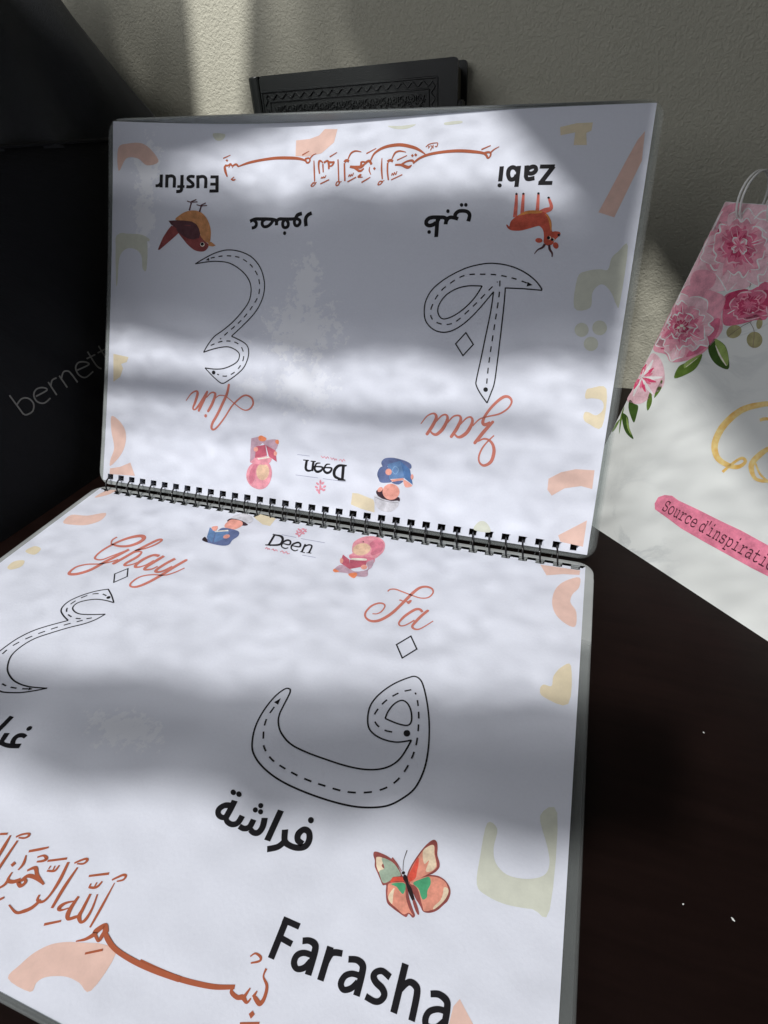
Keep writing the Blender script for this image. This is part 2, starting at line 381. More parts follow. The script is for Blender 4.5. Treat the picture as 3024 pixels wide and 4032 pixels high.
vs_ = [WC2+AXV*a+AYV*b for a, b in ((-420,-420), (420,-420), (420,166), (-420,166))]
me = mesh('dapple_sheet', vs_, [(0,1,2,3)]); ul = me.uv_layers.new()
for i, (a, b) in enumerate(((-.42,-.42), (.42,-.42), (.42,.166), (-.42,.166))): ul.data[i].uv = (a*2, b*2)
o = add('dapple_sheet', me, M_DAPPLE); o['kind'] = 'structure'
# =====================================================================  spiral notebook
book = thing('spiral_notebook', (W/2, 0, TABLE_Z), 'open laminated spiral-bound alphabet notebook, one page propped up, the other lying on the table', 'notebook')
PITCH = 8.47; HU0 = 9.0; NH = 35
PX0, PX1, PV0, PV1 = 3.0, 303.2, 2.3, 217.6
def sheet(name, surf, n, du, hv, matp, hs=0.0):
    """paper sheet with the row of square punch holes; hv = hole centre distance from the binding"""
    us = [PX0]
    for i in range(NH):
        c = HU0+hs+i*PITCH; us += [c-2.15, c+2.15]
    us.append(PX1)
    vr = [PV0, hv-1.8, hv+1.8]+[hv+1.8+(PV1-hv-1.8)*(i/18)**1.15 for i in range(1, 19)]
    V = []; UVs = []; Fs = []
    for vv in vr:
        for uu in us: V.append(surf(uu+du, vv, n)); UVs.append((uu/100, vv/100))
    k = len(us)
    for j in range(len(vr)-1):
        for i in range(k-1):
            if j == 1 and i % 2 == 1: continue
            Fs.append((j*k+i, j*k+i+1, (j+1)*k+i+1, (j+1)*k+i))
    me = mesh(name, V, Fs, smooth=True); ul = me.uv_layers.new()
    for lp in me.loops: ul.data[lp.index].uv = UVs[lp.vertex_index]
    return keep(add(name, me, matp), book)
def film(name, surf, n, du, hv, parent, hs=0.0, margin=0.0):
    out = rrect(0+du, 0, W+du, H, 8, 7, 8.0)
    inn = [(a+du, b) for a, b in rrect(PX0, PV0, PX1, PV1, .4, 2, 8.0)][::-1]
    me = plate(name, surf, [out, inn], n-.22, n+.22)
    return add(name, me, M_FILM, parent)
up = sheet('upper_page', S_upper, 0, 0, 4.9, M_PAPER_U)
film('laminate_border', S_upper, 0, 0, 4.9, up)
lo = sheet('lower_page', S_lower, 0, 0, 3.9, M_PAPER_L, 1.6)
film('laminate_border', S_lower, 0, 0, 3.9, lo)
for i in range(1, 5):
    s_ = sheet('page', S_upper, -1.0*i, -.45*i+random.uniform(-.15, .15), 4.9, M_PAPER_P, .2*i+random.uniform(-.2, .2)); film('laminate_border', S_upper, -1.0*i, -.55*i+random.uniform(-.3, .3), 4.9, s_)
    s_ = sheet('page', S_lower, -1.15*i, random.uniform(-.7, .5), 3.9, M_PAPER_P, 1.6+random.uniform(-.4, .4)); film('laminate_border', S_lower, -1.15*i, random.uniform(-.6, .7), 3.9, s_)
PARENTS['U'] = up; PARENTS['L'] = lo
# black plastic coil: one turn per hole
RC = 5.7; y1, z1 = -3.9, 0.0; pu = S_upper(150, 4.9); y2, z2 = pu.y, pu.z
mid = Vector((0, (y1+y2)/2, (z1+z2)/2)); ch = Vector((0, y2-y1, z2-z1)); half = ch.length/2; pn = Vector((0, ch.z, -ch.y)).normalized()
cc = mid+pn*math.sqrt(max(.1, RC*RC-half*half))
a1 = math.atan2(z1-cc.z, y1-cc.y)
pts = []
for i in range(41):
    t = i/40; a = a1-t*2*math.pi
    pts.append(Vector((1.6-PITCH*t*.62 if t < .32 else 1.6-PITCH*.1984+(-PITCH*.38+0)*((t-.32)/.68), cc.y+RC*math.cos(a), cc.z+RC*math.sin(a))))
ring_me = tube('ring', pts, .47, 8); ring_me.materials.append(M_RING)
for i in range(34):
    o = bpy.data.objects.new('ring', ring_me); COL.objects.link(o); o.parent = book
    o.matrix_parent_inverse = Matrix.Translation(-book.location); o.location = Vector((HU0+i*PITCH, 0, 0))*MM
# =====================================================================  desk calendar
CW = 205.0
cal = thing('desk_calendar', CO+CB*60, 'white marbled flip calendar with pink peonies and gold lettering, standing right of the notebook', 'calendar')
def hole(cx, cy_, r=2.6, n=20): return [(cx+r*math.cos(2*math.pi*i/n), cy_+r*math.sin(2*math.pi*i/n)) for i in range(n)][::-1]
HC0, HCP, HCV = 10.5, 14.0, CAL_H-6.4
hl = [hole(HC0+i*HCP, HCV) for i in range(14)]
cov = keep(add('cover', plate('cover', S_cal, [rrect(0, 0, CW, CAL_H, .6, 2)]+hl, -.5, 0), M_MARBLE), cal); PARENTS['C'] = cov
for i in range(1, 4):
    keep(add('page', plate('page', S_cal, [rrect(.5, .6, CW-.5, CAL_H, .6, 2)]+hl, -.5-.9*i, -.5-.9*i+.5), M_CARD), cal)
keep(add('stand', plate('stand', S_cal, [rrect(1.0, .2, CW-1, CAL_H, .6, 2)]+hl, -6.5, -4.5), M_DARKCARD), cal)
top = S_cal(0, CAL_H, -3); BD = Vector((-CN.x, -CN.y, 0)).normalized(); fx = top+BD*62; 
def S_back(u, v, n=0.0):
    lowp = Vector((fx.x+BD.x*8, fx.y+BD.y*8, TABLE_Z+.1)); e = top-lowp; L = e.length
    return lowp+CB*u+e*(v/L)+CB.cross(e).normalized()*n
Lb = (top-Vector((fx.x+BD.x*8, fx.y+BD.y*8, TABLE_Z))).length
keep(add('back_panel', plate('back_panel', S_back, [rrect(1, 0, CW-1, Lb-6, .6, 2)], -2, 0), M_DARKCARD), cal)
RW = 11.6; cen_v, cen_n = CAL_H+3.5, -3.0
ph = math.atan2(HCV-cen_v, 0-cen_n); RW = math.hypot(HCV-cen_v, cen_n)
for i in range(14):
    for s_ in (-1, 1):
        pts = []
        for k in range(33):
            a = ph-.35+k/32*(2*math.pi-.5); pts.append(S_cal(HC0+i*HCP+s_*.85, cen_v+RW*math.sin(a), cen_n+RW*math.cos(a)))
        keep(add('wire_loop', tube('wire_loop', pts, .52, 8), M_WIRE), cal)
# =====================================================================  black hardback
bk = thing('hardback_book', (BX0+75, WALL_Y-18, TABLE_Z), 'dark green-black hardback with embossed ornamental cover standing against the wall', 'book')
BW, BH = 150.0, 219.8
keep(add('front_cover', plate('front_cover', S_book, [rrect(10.5, 0, BW, BH, 2.5, 4)], -2.6, 0), M_BOOK), bk)
keep(add('back_cover', plate('back_cover', S_book, [rrect(10.5, 0, BW, BH, 2.5, 4)], -31, -28.4), M_BOOK), bk)
keep(add('page_block', plate('page_block', S_book, [rrect(9, 4, BW-4, BH-4, 1, 2)], -28.2, -2.8), M_BLOCK), bk)
prof = [(9.2, -.9), (8.2, -.1), (6.5, .5), (4, .3), (2, -1.2), (.6, -4), (0, -9), (-.6, -15.5), (0, -22), (1.2, -27), (4, -30.4), (8.6, -31)]
V = []; Fs = []; prof2 = [(a+ (1.6 if 0 < i < len(prof)-1 else 0), b-(1.2 if i < 5 else 0)+(0 if i < 7 else 1.2)) for i, (a, b) in enumerate(prof)]
for z_ in (0, BH-.6, BH): V += [S_book(a+(.6 if z_ == BH else 0), z_, b-(.4 if z_ == BH and b > -5 else 0)) for a, b in prof]
k = len(prof)
for j in range(2):
    for i in range(k-1): Fs.append((j*k+i, j*k+i+1, (j+1)*k+i+1, (j+1)*k+i))
Fs.append(tuple(2*k+i for i in range(k))); Fs.append(tuple(range(k))[::-1])
keep(add('spine', mesh('spine', V, Fs, smooth=False), M_BOOK), bk)
keep(add('clasp', box_mesh('clasp', BX0+BW-.4, BY0+1, TABLE_Z+186, BX0+BW+2.8, BY0+12, TABLE_Z+198.5, .9), M_BOOK), bk)
def relief(name, strokes, h=.55):
    V, Fc = [], []
    for P in strokes:
        n = len(P); b0 = len(V)
        for i in range(n):
            a = P[max(i-1, 0)]; c = P[min(i+1, n-1)]; tx, ty = c[0]-a[0], c[1]-a[1]; L = math.hypot(tx, ty) or 1
            wd_ = P[i][2]/2; nx, ny = -ty/L, tx/L
            V += [S_book(P[i][0]+nx*wd_, P[i][1]+ny*wd_, .02), S_book(P[i][0]+nx*wd_*.45, P[i][1]+ny*wd_*.45, h), S_book(P[i][0]-nx*wd_*.45, P[i][1]-ny*wd_*.45, h), S_book(P[i][0]-nx*wd_, P[i][1]-ny*wd_, .02)]
        for i in range(n-1):
            for q in range(3): Fc.append((b0+4*i+q, b0+4*i+q+1, b0+4*i+q+5, b0+4*i+q+4))
    return keep(add(name, mesh(name, V, Fc), M_BOOKD), bk)
def line(x0, y0, x1, y1, w_): return [(x0, y0, w_), (x1, y1, w_)]
X0_, X1_, Y1_ = 11.5, 137.0, BH-9.0
relief('embossed_frame', [line(X0_, Y1_-200, X0_, Y1_, 1.3), line(X0_, Y1_, X1_, Y1_, 1.3), line(X1_, Y1_, X1_, Y1_-200, 1.3),
  line(X0_+5.6, Y1_-200, X0_+5.6, Y1_-5.6, 1.0), line(X0_+5.6, Y1_-5.6, X1_-5.6, Y1_-5.6, 1.0), line(X1_-5.6, Y1_-5.6, X1_-5.6, Y1_-200, 1.0)], .7)
wav = [[(X0_+3+ (X1_-X0_-6)*i/300, Y1_-2.8+1.15*math.sin(i*.36), .9) for i in range(301)]]
for xx in (X0_+2.8, X1_-2.8): wav.append([(xx+1.1*math.sin(i*.5), Y1_-3-i*.5, .9) for i in range(120)])
relief('embossed_wave', wav, .9)
def curl(x, y, r, turns, sgn, a0, w_=.7):
    return [(x+r*(1-t)*math.cos(a0+sgn*t*turns*6.283), y+r*(1-t)*math.sin(a0+sgn*t*turns*6.283), w_*(1-.4*t)) for t in [i/22 for i in range(23)]]
arab = []; nx_ = 9; bx0, bx1 = X0_+8, X1_-8
for i in range(nx_):
    cx = bx0+(bx1-bx0)*(i+.5)/nx_; top_ = Y1_-8.2; big = i % 2
    for s_ in (-1, 1):
        arab += [curl(cx+s_*2.6, top_-2.0, 2.0, 1.3, s_, 1.2 if s_ > 0 else 1.9), curl(cx+s_*3.6, top_-6.2, 1.7, 1.2, -s_, 4.2), curl(cx+s_*1.5, top_-8.6, 1.4, 1.2, s_, 2.5),
                 curl(cx+s_*5.2, top_-3.6, 1.3, 1.1, s_, .3)]
        if big: arab += [curl(cx+s_*2.2, top_-11.4, 1.3, 1.2, -s_, 1.2)]
        arab.append([(cx+s_*(5.6-5.4*t), top_-.4-(11.0 if big else 8.6)*t-1.2*math.sin(3.14*t), .7) for t in [j/10 for j in range(11)]])
    arab += [curl(cx, top_-4.5, 1.1, 1.0, 1, 0, 1.0), [(cx, top_-.3, .8), (cx, top_-3.2, .6)], [(cx, top_-9.5, .8), (cx, top_-(14.2 if big else 12), .5)]]
relief('embossed_arabesque', arab, .95)
# =====================================================================  machine dust cover
mc = thing('dust_cover', MO+MD*60, 'black fabric machine cover with thin grey lettering, left of the notebook', 'dust cover')
def cover_part(name, prof, m_, u0, u1, amp=.12):
    V, Fs = [], []; rows = []
    us = [u0, u0+1, u0+3, u0+7, u0+14]+[u0+14+(u1-u0-40)*i/14 for i in range(1, 15)]+[u1-18, u1-11, u1-6, u1-2.5, u1-.6, u1]
    for uu in us:
        e0 = max(0, 1-(uu-u0)/14); e1 = max(0, 1-(u1-uu)/26)
        ins = 14*(1-math.sqrt(max(0, 1-e0*e0)))+26*(1-math.sqrt(max(0, 1-e1*e1)))
        ex = lambda zz: (max(0, (278-zz)/88)**1.9*50*max(0, (uu-u0)/(u1-u0))**2 if amp > 1 else 0)
        V += [S_mac(uu+ex(zz), zz+.4*math.sin(uu*.09+zz*.03)*(zz > 5), nn-ins+amp*(math.sin(uu*.06+zz*.045)+(.8*math.sin(uu*.15-zz*.02)+.5*math.sin(uu*.31+zz*.05) if amp > 1 else 0))) for nn, zz in prof]
    k = len(prof)
    for j in range(len(us)-1):
        for i in range(k-1): Fs.append((j*k+i, (j+1)*k+i, (j+1)*k+i+1, j*k+i+1))
    Fs.append(tuple(range(k))); Fs.append(tuple((len(us)-1)*k+i for i in range(k))[::-1])
    return keep(add(name, mesh(name, V, Fs, smooth=True), m_), mc)
U0, U1 = -12, 206
side = cover_part('side_panel', [(0, 0)]+[(0, 10*i) for i in range(1, 19)]+[(0, 190), (-6, 191.5), (-100, 190), (-200, 190), (-200, 0)], M_COVER, U0, U1+44)
cover_part('top_panel', [(-1.5, 188), (-1.8, 196), (-3.5, 212), (-7, 232), (-13, 252), (-22, 270), (-37, 286), (-65, 298), (-110, 304), (-198, 306), (-198, 188)], M_COVERT, U0+1.5, U1-1.5, 2.2)
keep(add('piping', tube('piping', [S_mac(U0+12+(U1-U0-42)*i/30, 190.3, .6+.12*math.sin((U0+12+(U1-U0-42)*i/30)*.06+8.5)) for i in range(31)], 1.0, 8), M_COVER), mc)
PARENTS['M'] = side
# =====================================================================  printed and stitched marks
art('printed_tracing_letter','U',
 S('ink',1,0,'61.62 138.98 68.92 142.97 75.08 145.74 82.21 147.38 90.41 146.71 98.36 143.75 104.32 138.37 107.74 131.87 108.82 125.7 107.67 119.06 103.78 111.88 96.46 104.08 90.18 98.21','0.62'),
 S('ink',1,0,'90.18 98.21 94.97 96.66 100.05 94.36 102.35 91.31 102.51 86.56 100.37 80.84 95.78 76.12 89.24 71.42 86.72 70.54 84.51 71.27 79.41 74.57 73.96 78.76','0.62'),
 S('ink',1,0,'73.96 78.76 79.98 78.48 86.09 79.09 91.51 81.14 95.64 83.94 96.75 87.4 95.26 89.71 91.35 91.48 87.57 91.99 82.49 91.17 76.96 89.64 72.12 87.86','0.62'),
 S('ink',1,0,'72.12 87.86 74.77 92.55 78.55 97.4 83.37 100.86 89.38 105.73 95.14 111.92 99.43 118.38 100.3 124.66 98.83 129.69 94.94 134.27 89.1 138.03 83.42 140.17 76.5 140.79 69.64 140.3 61.62 138.98','0.62'),
 D('ink',1,0,'71.73 142.52 78.94 143.83 83.47 144.04 89.87 143.43 95.53 141.1 99.92 137.89 103.57 133.32 105.53 127.93 105.31 122.09 102.75 116.93 98.86 111.29 93.96 105.94 88.03 100.89 82.04 95.57','0.62'),
 D('ink',1,0,'76.71 92.18 82.16 94.38 86.75 95.35 92.84 94.96 97.25 92.61 99.46 88.36 99.11 83.96 96.36 79.37 92.49 76.3 87.95 74.77 82.15 75.78','0.62'),
 F('ink',0,'68.53 141.26 70.55 142.77 70.86 141'),
 F('ink',1,'81.46 76.54 81.36 75.95 80.97 75.49 80.39 75.29 79.78 75.41 79.3 75.8 79.09 76.38 79.19 76.98 79.58 77.44 80.16 77.63 80.76 77.52 81.24 77.12'))
art('printed_tracing_letter','U',
 S('ink',0,0,'245.5 129.87 253.64 129.8 263.33 129.24','0.62'),
 S('ink',1,0,'263.33 129.24 262.97 130.34 259.15 134.34 252.84 138.33 245.41 140.98 237.26 141.94 230.52 141.18 223.01 138.88 214.38 134.04 207.96 128.3 205.14 122.14 205.08 116.48 206.63 111.74 210.69 107.98 215.88 106.48 221.12 107.5 226.8 111.28 232.88 117.91 239.87 127.84','0.62'),
 S('ink',1,0,'239.87 127.84 239.78 117.74 238.91 105.44 238.03 93.04 237.24 83.56 237.57 80.57 240.3 76.47 244.29 72.07','0.62'),
 S('ink',1,0,'244.29 72.07 245.59 77.32 246.59 82.52 246.61 93.15 246.37 107.07 246.03 120.07 245.5 129.87','0.62'),
 S('ink',1,0,'233.72 130.54 226.8 130.46 220.86 128.95 215.55 125.47 212.61 120.64 212.37 116.74 214.44 113.79 217.18 113.46 221.38 115.35 226.16 119.16 230.65 124.62 233.72 130.54','0.62'),
 D('ink',1,0,'255.71 132.62 248.79 134.73 240.61 136.23 233.33 136.43 226.02 136.13 221.41 134.6 216.96 131.52 212.58 127.55 209.68 122.28 208.4 116.6 210.31 112.54 214.86 110.69 219.34 110.75 223.09 112.62 227.73 117.3 233.01 123.21 237.78 129.04 241.65 133.33','0.62'),
 D('ink',1,0,'242.27 133.42 242.83 127.92 242.84 118.7 242.61 108.16 242.46 98.41 242.47 89.06 242.8 80.96','0.62'),
 F('ink',0,'258.63 131.66 255.96 133.16 255.88 130.85'),
 F('ink',1,'243.79 78.85 243.71 78.26 243.35 77.81 242.79 77.61 242.19 77.72 241.71 78.11 241.48 78.67 241.55 79.26 241.92 79.71 242.47 79.91 243.07 79.8 243.55 79.41'),
 S('ink',0,0,'228.55 106.86 233.23 101.1 228.65 95.14 224.01 100.91 228.55 106.86','0.62'))
art('printed_tracing_letter','L',
 S('ink',1,0,'194.07 108.41 194.75 110.32 194.96 115.56 195.23 120.02 196.56 123.49 199.47 126.91 204.83 129.97 211.41 131.26 219.39 131.8 227.49 131.98 234.19 131.37 239.51 129.68 243.15 127.04 245.52 123.01 247.09 115.98','0.62'),
 S('ink',1,0,'247.09 115.98 242.19 118.24 237.13 118.58 232.94 117.51 230.08 115.21 228.17 110.35 227.89 105.36 229.79 99.84 233.6 94.22 238.43 89.73 240.93 88.57 243.66 90.08 246.44 94.71 249.57 101.85 252.13 109.75 253.92 118.32 254.36 125.76 253.16 132.4 250.22 136.96 246.28 140.68 241.07 142.98 234.67 144.43 226.04 144.95 215.86 144.59 206.75 143.32 199.07 140.76 193.63 137.31 190.74 133.14 188.76 126.88 188.54 119.73 189.81 112.96 192.07 108.81 194.07 108.41','0.62'),
 S('ink',1,0,'235.05 110.25 235.18 106.91 236.45 103.15 238.73 100.87 241.15 101.49 243.43 104.21 244.83 108.18 244.09 110.54 240.39 110.99 235.05 110.25','0.62'),
 D('ink',1,0,'191.74 117.65 191.28 122.3 192.1 126.43 194.23 131.07 196.59 134.44 201.24 137.48 206.98 139.09 214.8 140.44 223.32 140.78 230.93 140.54 237.02 139.04 241.91 136.69 245.9 132.84 248.41 126.63 249.27 118.72 248.22 110.91 246.4 103.89 244.19 98.3 242.34 95.31','0.62'),
 D('ink',1,0,'240.93 95.12 236.78 97.81 232.81 102.77 230.75 108.48 231.12 111.68 233.69 114.14 237.84 115.02 242.75 113.98','0.62'),
 F('ink',0,'192.34 113.4 190.64 115.78 192.67 116.34'),
 F('ink',1,'245.85 113.48 245.88 114.17 245.6 114.76 245.06 115.1 244.43 115.11 243.87 114.77 243.52 114.17 243.48 113.48 243.76 112.88 244.3 112.54 244.94 112.54 245.51 112.88'))
art('printed_letter_dot','L',
 S('ink',0,0,'232.99 68.5 237.46 74.73 232.89 81.01 228.39 74.8 232.99 68.5','0.62'))
art('printed_letter_dot','L',
 S('ink',0,0,'76.78 64.16 80.71 69.51 76.95 75.12 72.77 69.55 76.78 64.16','0.62'))
art('printed_tracing_letter','L',
 S('ink',1,0,'87.46 87.25 82.23 87.05 76.69 87.74 71.78 90.19 69.4 92.75 69.75 95.61 72.69 97.45 76.77 98.04 82.58 96.8 88.83 94.81','0.62'),
 S('ink',1,0,'88.83 94.81 86.82 98.94 83.4 102.66 78.03 106.64 71.89 112.01 67.45 116.61 65.29 121.89 65.32 127.31 68.8 132.43 72.89 135.48 79.14 137.78 86.8 138.16 95.39 136.58','0.62'),
 S('ink',1,0,'95.39 136.58 91.13 139.07 86.43 141.33 80.68 143 76.87 143.41 70.77 142.61 64.52 139.54 59.63 134.63 57.81 130.34 57.81 126.74 59.14 119.65 62.13 113.78 66.59 109.09 74.13 103.08','0.62'),
 S('ink',1,0,'74.13 103.08 69.48 101.2 65.66 98.86 64.19 95.8 64.69 91.85 67.92 87.08 72.43 83.02 77.24 80.29 78.42 80.54 82.94 83.54 87.46 87.25','0.62'),
 D('ink',1,0,'80.26 84.27 76.95 83.77 72.71 84.93 69.52 87.76 67.4 91.66 66.87 95.6 68.97 98.73 72.44 100.38 77.12 100.88 82 99.67 84.81 98.23','0.62'),
 D('ink',1,0,'81 101.07 76.14 104.68 71.2 109.04 66.71 113.7 62.89 118.83 60.6 123.9 60.49 128.68','0.62'),
 D('ink',1,0,'87.84 139.13 83.11 140.22 77.59 140.63 72.94 139.97','0.62'),
 F('ink',0,'89.76 138.57 87.55 138.46 88.38 139.71'),
 F('ink',1,'82.82 84.27 83.14 84.67 83.2 85.15 82.99 85.58 82.57 85.85 82.05 85.88 81.57 85.67 81.25 85.27 81.19 84.79 81.4 84.35 81.82 84.08 82.34 84.05'))
art('printed_script_word','U',
 S('rose',1,1,'62.57 58.36 65.72 62.66 68.98 64.53 70.32 63.19 69.19 58.27 67.84 54.27 69.26 53.43 71.35 55.55 73.69 58.96 76.91 64.67','0.51 0.81 1.08 1.79 1.71 1.19 0.92 1.47 1.73 1.45'),
 S('rose',1,1,'72.15 53.19 73.87 57.05 75.41 60.71 76.76 64.34','1.63 1.7 1.85 1.48'),
 S('rose',1,1,'76.85 61.47 79.22 64.06 81.4 64.71 82.67 63.22 80.98 57.65 78.76 53.45','0.71 0.82 0.97 1.71 1.83 1.68'),
 S('rose',1,0,'82.86 61.32 85.64 63.3 89.69 63.4','0.61 0.64 0.57'),
 F('rose',1,'78.22 50.51 78.13 49.99 77.81 49.58 77.34 49.4 76.84 49.49 76.44 49.83 76.26 50.33 76.34 50.86 76.67 51.26 77.14 51.44 77.64 51.35 78.04 51.01'),
 S('rose',1,1,'91.41 69.91 90.65 64.8 88.61 59.57 85.29 51.95 82.45 46.56 82.08 43.46 83.95 42.84 86.7 45.36 90.61 50.84 94.38 57.21 97.64 60.95 101.64 64.26 104.84 64.68 107.88 63.05 108.75 60 106.74 57.02 103.59 56.11 99.84 57.36 95.17 60.12 90.48 62.89','1.46 1.66 1.79 1.75 1.65 1.47 1.15 1.1 1.02 1.02 1.02 1 1.03 1.16 1.17 0.94 0.68 0.65 0.59 0.53'))
art('printed_script_word','U',
 S('rose',1,1,'211.01 58.32 213.78 62.59 217.16 64.28 218.84 62.35 217.3 57.7 215 53.28','0.51 0.72 0.96 1.64 1.8 1.66'),
 S('rose',1,0,'218.8 59.92 221.54 63.46 223.93 64.13 224.87 61.87 223.12 56.87 220.34 53.65 218.2 53.6 216.6 54.84','0.71 0.85 1.02 1.55 1.85 1.62 1.17 0.83'),
 S('rose',1,1,'225.16 60.17 227.86 63.69 230.92 64.31 231.9 62.18 230.43 57.58 228.13 53.22','0.71 0.84 1.01 1.6 1.82 1.62'),
 S('rose',1,0,'231.88 59.78 234.85 63.47 237.19 64.03 238.06 61.39 236.15 56.43 233.38 53.75 231.34 53.37 229.58 54.74','0.7 0.83 1 1.58 1.88 1.67 1.15 0.82'),
 S('rose',1,0,'238.46 59.72 241.7 63.59 245.87 65.33 251.32 67.16 255.2 70.34 256.53 73.78 254.75 75.95 251.83 75.55 247.73 71.37 244.42 66.04 243.42 62.23 244.77 61.01 247.3 62.26','0.69 0.69 0.72 0.88 0.9 1.02 1.29 1.55 1.41 1.37 1.62 1.73 1.63'),
 S('rose',1,1,'248.42 62.7 246.58 60.17 244.31 56.9 242.08 53.27 240.81 51.26','1.5 1.71 1.85 1.79 1.59'),
 S('rose',1,1,'242.55 52.3 245.08 53.75 247.85 53.36 250.19 51.07 251.19 47.45 250.34 42.6 247.27 40.2 244.73 41.27 243.82 44.24 244.78 48.45 246.98 52.25 249.88 55.77','0.75 0.88 1.13 1.46 1.74 1.7 1.36 0.94 0.95 0.89 0.75 0.68'))
art('printed_script_word','L',
 S('rose',1,0,'51.58 43.01 50.8 45.69 52.33 48.62 54.86 49.42 59.6 49.5 64.23 47.85 67.36 44.35 68.08 40.47 65.43 38.53 61.56 39.9 57.4 43.61 53.92 49.3 51.93 55.22 51.97 60.47 53.95 62.35 57.69 61.71 60.74 57.81 66.25 50.62','1.17 1.19 0.69 1.3 1.75 2.26 2.65 2.41 2.54 2.59 2.14 1.75 1.5 1.23 0.99 1.14 1.09 1.11'),
 S('rose',1,0,'66.25 50.62 63.37 57.12 60.64 62.62 57.71 70.03 53.4 74.54 49.24 76.04 47.61 74.35 48.26 70.25 52.39 67.16 58.63 65.17 62.85 62.71 66.39 59.41','2.04 2.14 2.23 2.25 2.17 1.76 1.58 1.36 1.12 1.04 1.09 1.22'),
 S('rose',1,1,'70.49 50.22 74.72 47.48 78.17 43 79.2 39.07 76.85 39.17 73.31 45.7 70.24 52.54 68.09 58.28 66.35 62.45','1.24 1.25 1.41 1.38 2.09 2.16 2.15 2.15 2.25'),
 S('rose',1,0,'68.22 56.53 71.09 51.61 74.61 50.69 75.19 54.7 72.79 60.74 73.73 62.49 76.89 60.65 78.34 58.6','1.23 1.51 0.99 2 1.84 1.3 1.03 1.04'),
 S('rose',1,0,'86.65 50.99 82.97 51.28 80 55.47 79.03 60.42 80.65 62.09 83.93 59.78 86.24 54.84','1.94 1.95 2.22 1.88 1.48 1.01 1.02'),
 S('rose',1,0,'89.24 50.31 87.31 55.56 85.63 60.63 86.57 62.46 89.63 61.2 91.32 58.47','2.05 2.16 2.06 1.43 1.13 1'),
 S('rose',1,0,'96.64 50.61 94.09 55.76 92.55 61.06 94.07 62.39 96.49 60.97 99.1 56.4','2.02 1.98 1.83 1.61 1.47 1.26'),
 S('rose',1,1,'103.19 50.36 100.33 56.72 97.87 63.46 94.67 70.22 91.19 74.49 87.55 75.17 86.12 72.52 87.75 67.75 92.92 64.79 99.38 63.5 103.08 60.49 106.13 56.15','1.97 2.06 2.03 1.91 1.68 1 1.18 1.06 0.94 0.93 0.94 0.83'))
art('printed_script_word','L',
 S('rose',1,1,'214.49 44.35 215.23 42.88 217.73 42.2 222.06 43.13 226.63 44.14 231 44.73 234.29 43.35 235.59 39.82 234.24 37.15 231.18 36.63 228.44 38.34 226.22 42.75 224.5 47.69 222.82 52.5 220.95 57.26 218.44 61.42 215.73 64.05 212.62 64.74 209.82 63.12 208.89 60.24 210.02 56.02 212.54 53.34 215.09 53 216.3 54.65 215.73 58.01 214.26 59.81 212.47 60.31','0.68 0.8 0.86 0.8 0.73 0.74 0.79 0.73 1.07 1.41 1.58 1.63 1.58 1.54 1.58 1.64 1.6 1.31 0.93 0.97 1.07 1.08 0.92 0.67 0.72 0.66 0.61'),
 S('rose',1,0,'221.51 48.69 222.41 48.63 223.59 49.03','0.77 0.82 0.66'),
 F('rose',1,'224.71 48.36 225.73 48.27 226.26 47.39 227.28 47.29 227.19 48.78 226.52 50.05 225.42 49.44'),
 S('rose',1,0,'234.12 53.28 232.49 51.97 230.59 52.5 228.54 55.17 226.57 58.82 225.66 62.46 226.88 63.96 229.05 62.85 231.94 59.03','1.18 1.45 1.53 1.44 1.3 0.86 0.75 0.69 0.74'),
 S('rose',1,1,'236.15 51.84 234.41 55.27 232.82 59.46 232 62.69 233.12 64.02 235.26 63.75 237.51 61.16 240 57.47','1.39 1.42 1.41 1.13 1.08 0.81 0.6 0.54'))
art('printed_word','U',
 S('ink',0,0,'71.3 189.02 72.13 179.65','2.06 2.08'),
 S('ink',0,0,'67.16 188.26 71.71 188.3','1.66 1.66'),
 S('ink',0,0,'67.41 184.17 71.78 184.21','1.6 1.6'),
 S('ink',0,0,'67.24 180.33 72.49 180.44','1.74 1.74'),
 S('ink',0,0,'58.89 189.05 59.58 181.91','2 2.01'),
 S('ink',1,0,'64.52 181.91 64.31 186.41 63.52 188 61.63 188.47 59.49 187.96','2.01 1.99 1.79 1.73 1.78'),
 S('ink',1,0,'56.87 188.22 54.9 188.45 53.07 188.02 52.73 186.85 54.46 185.57 56.09 184.28 56.19 183.12 54.36 182.57 51.98 182.62','1.65 1.67 1.83 1.86 1.74 1.83 1.88 1.69 1.67'),
 S('ink',1,0,'48.69 189.12 48.93 183.3 48.87 180.96 48.08 180.02 45.54 179.74','2.09 2.1 2.11 1.89 1.82'),
 S('ink',0,0,'46.05 182.61 50.78 182.69','1.48 1.48'),
 S('ink',0,0,'38.82 189.15 39.11 181.9','2.02 2.04'),
 S('ink',1,0,'44.04 181.93 43.93 186.42 43.24 188.01 41.34 188.47 39.34 187.94','2.03 2.01 1.83 1.73 1.78'),
 S('ink',0,0,'35.18 189.11 35.4 181.89','2.02 2.04'),
 S('ink',1,0,'34.95 184.22 33.82 183.03 31.7 182.69','1.8 1.7 1.63'))
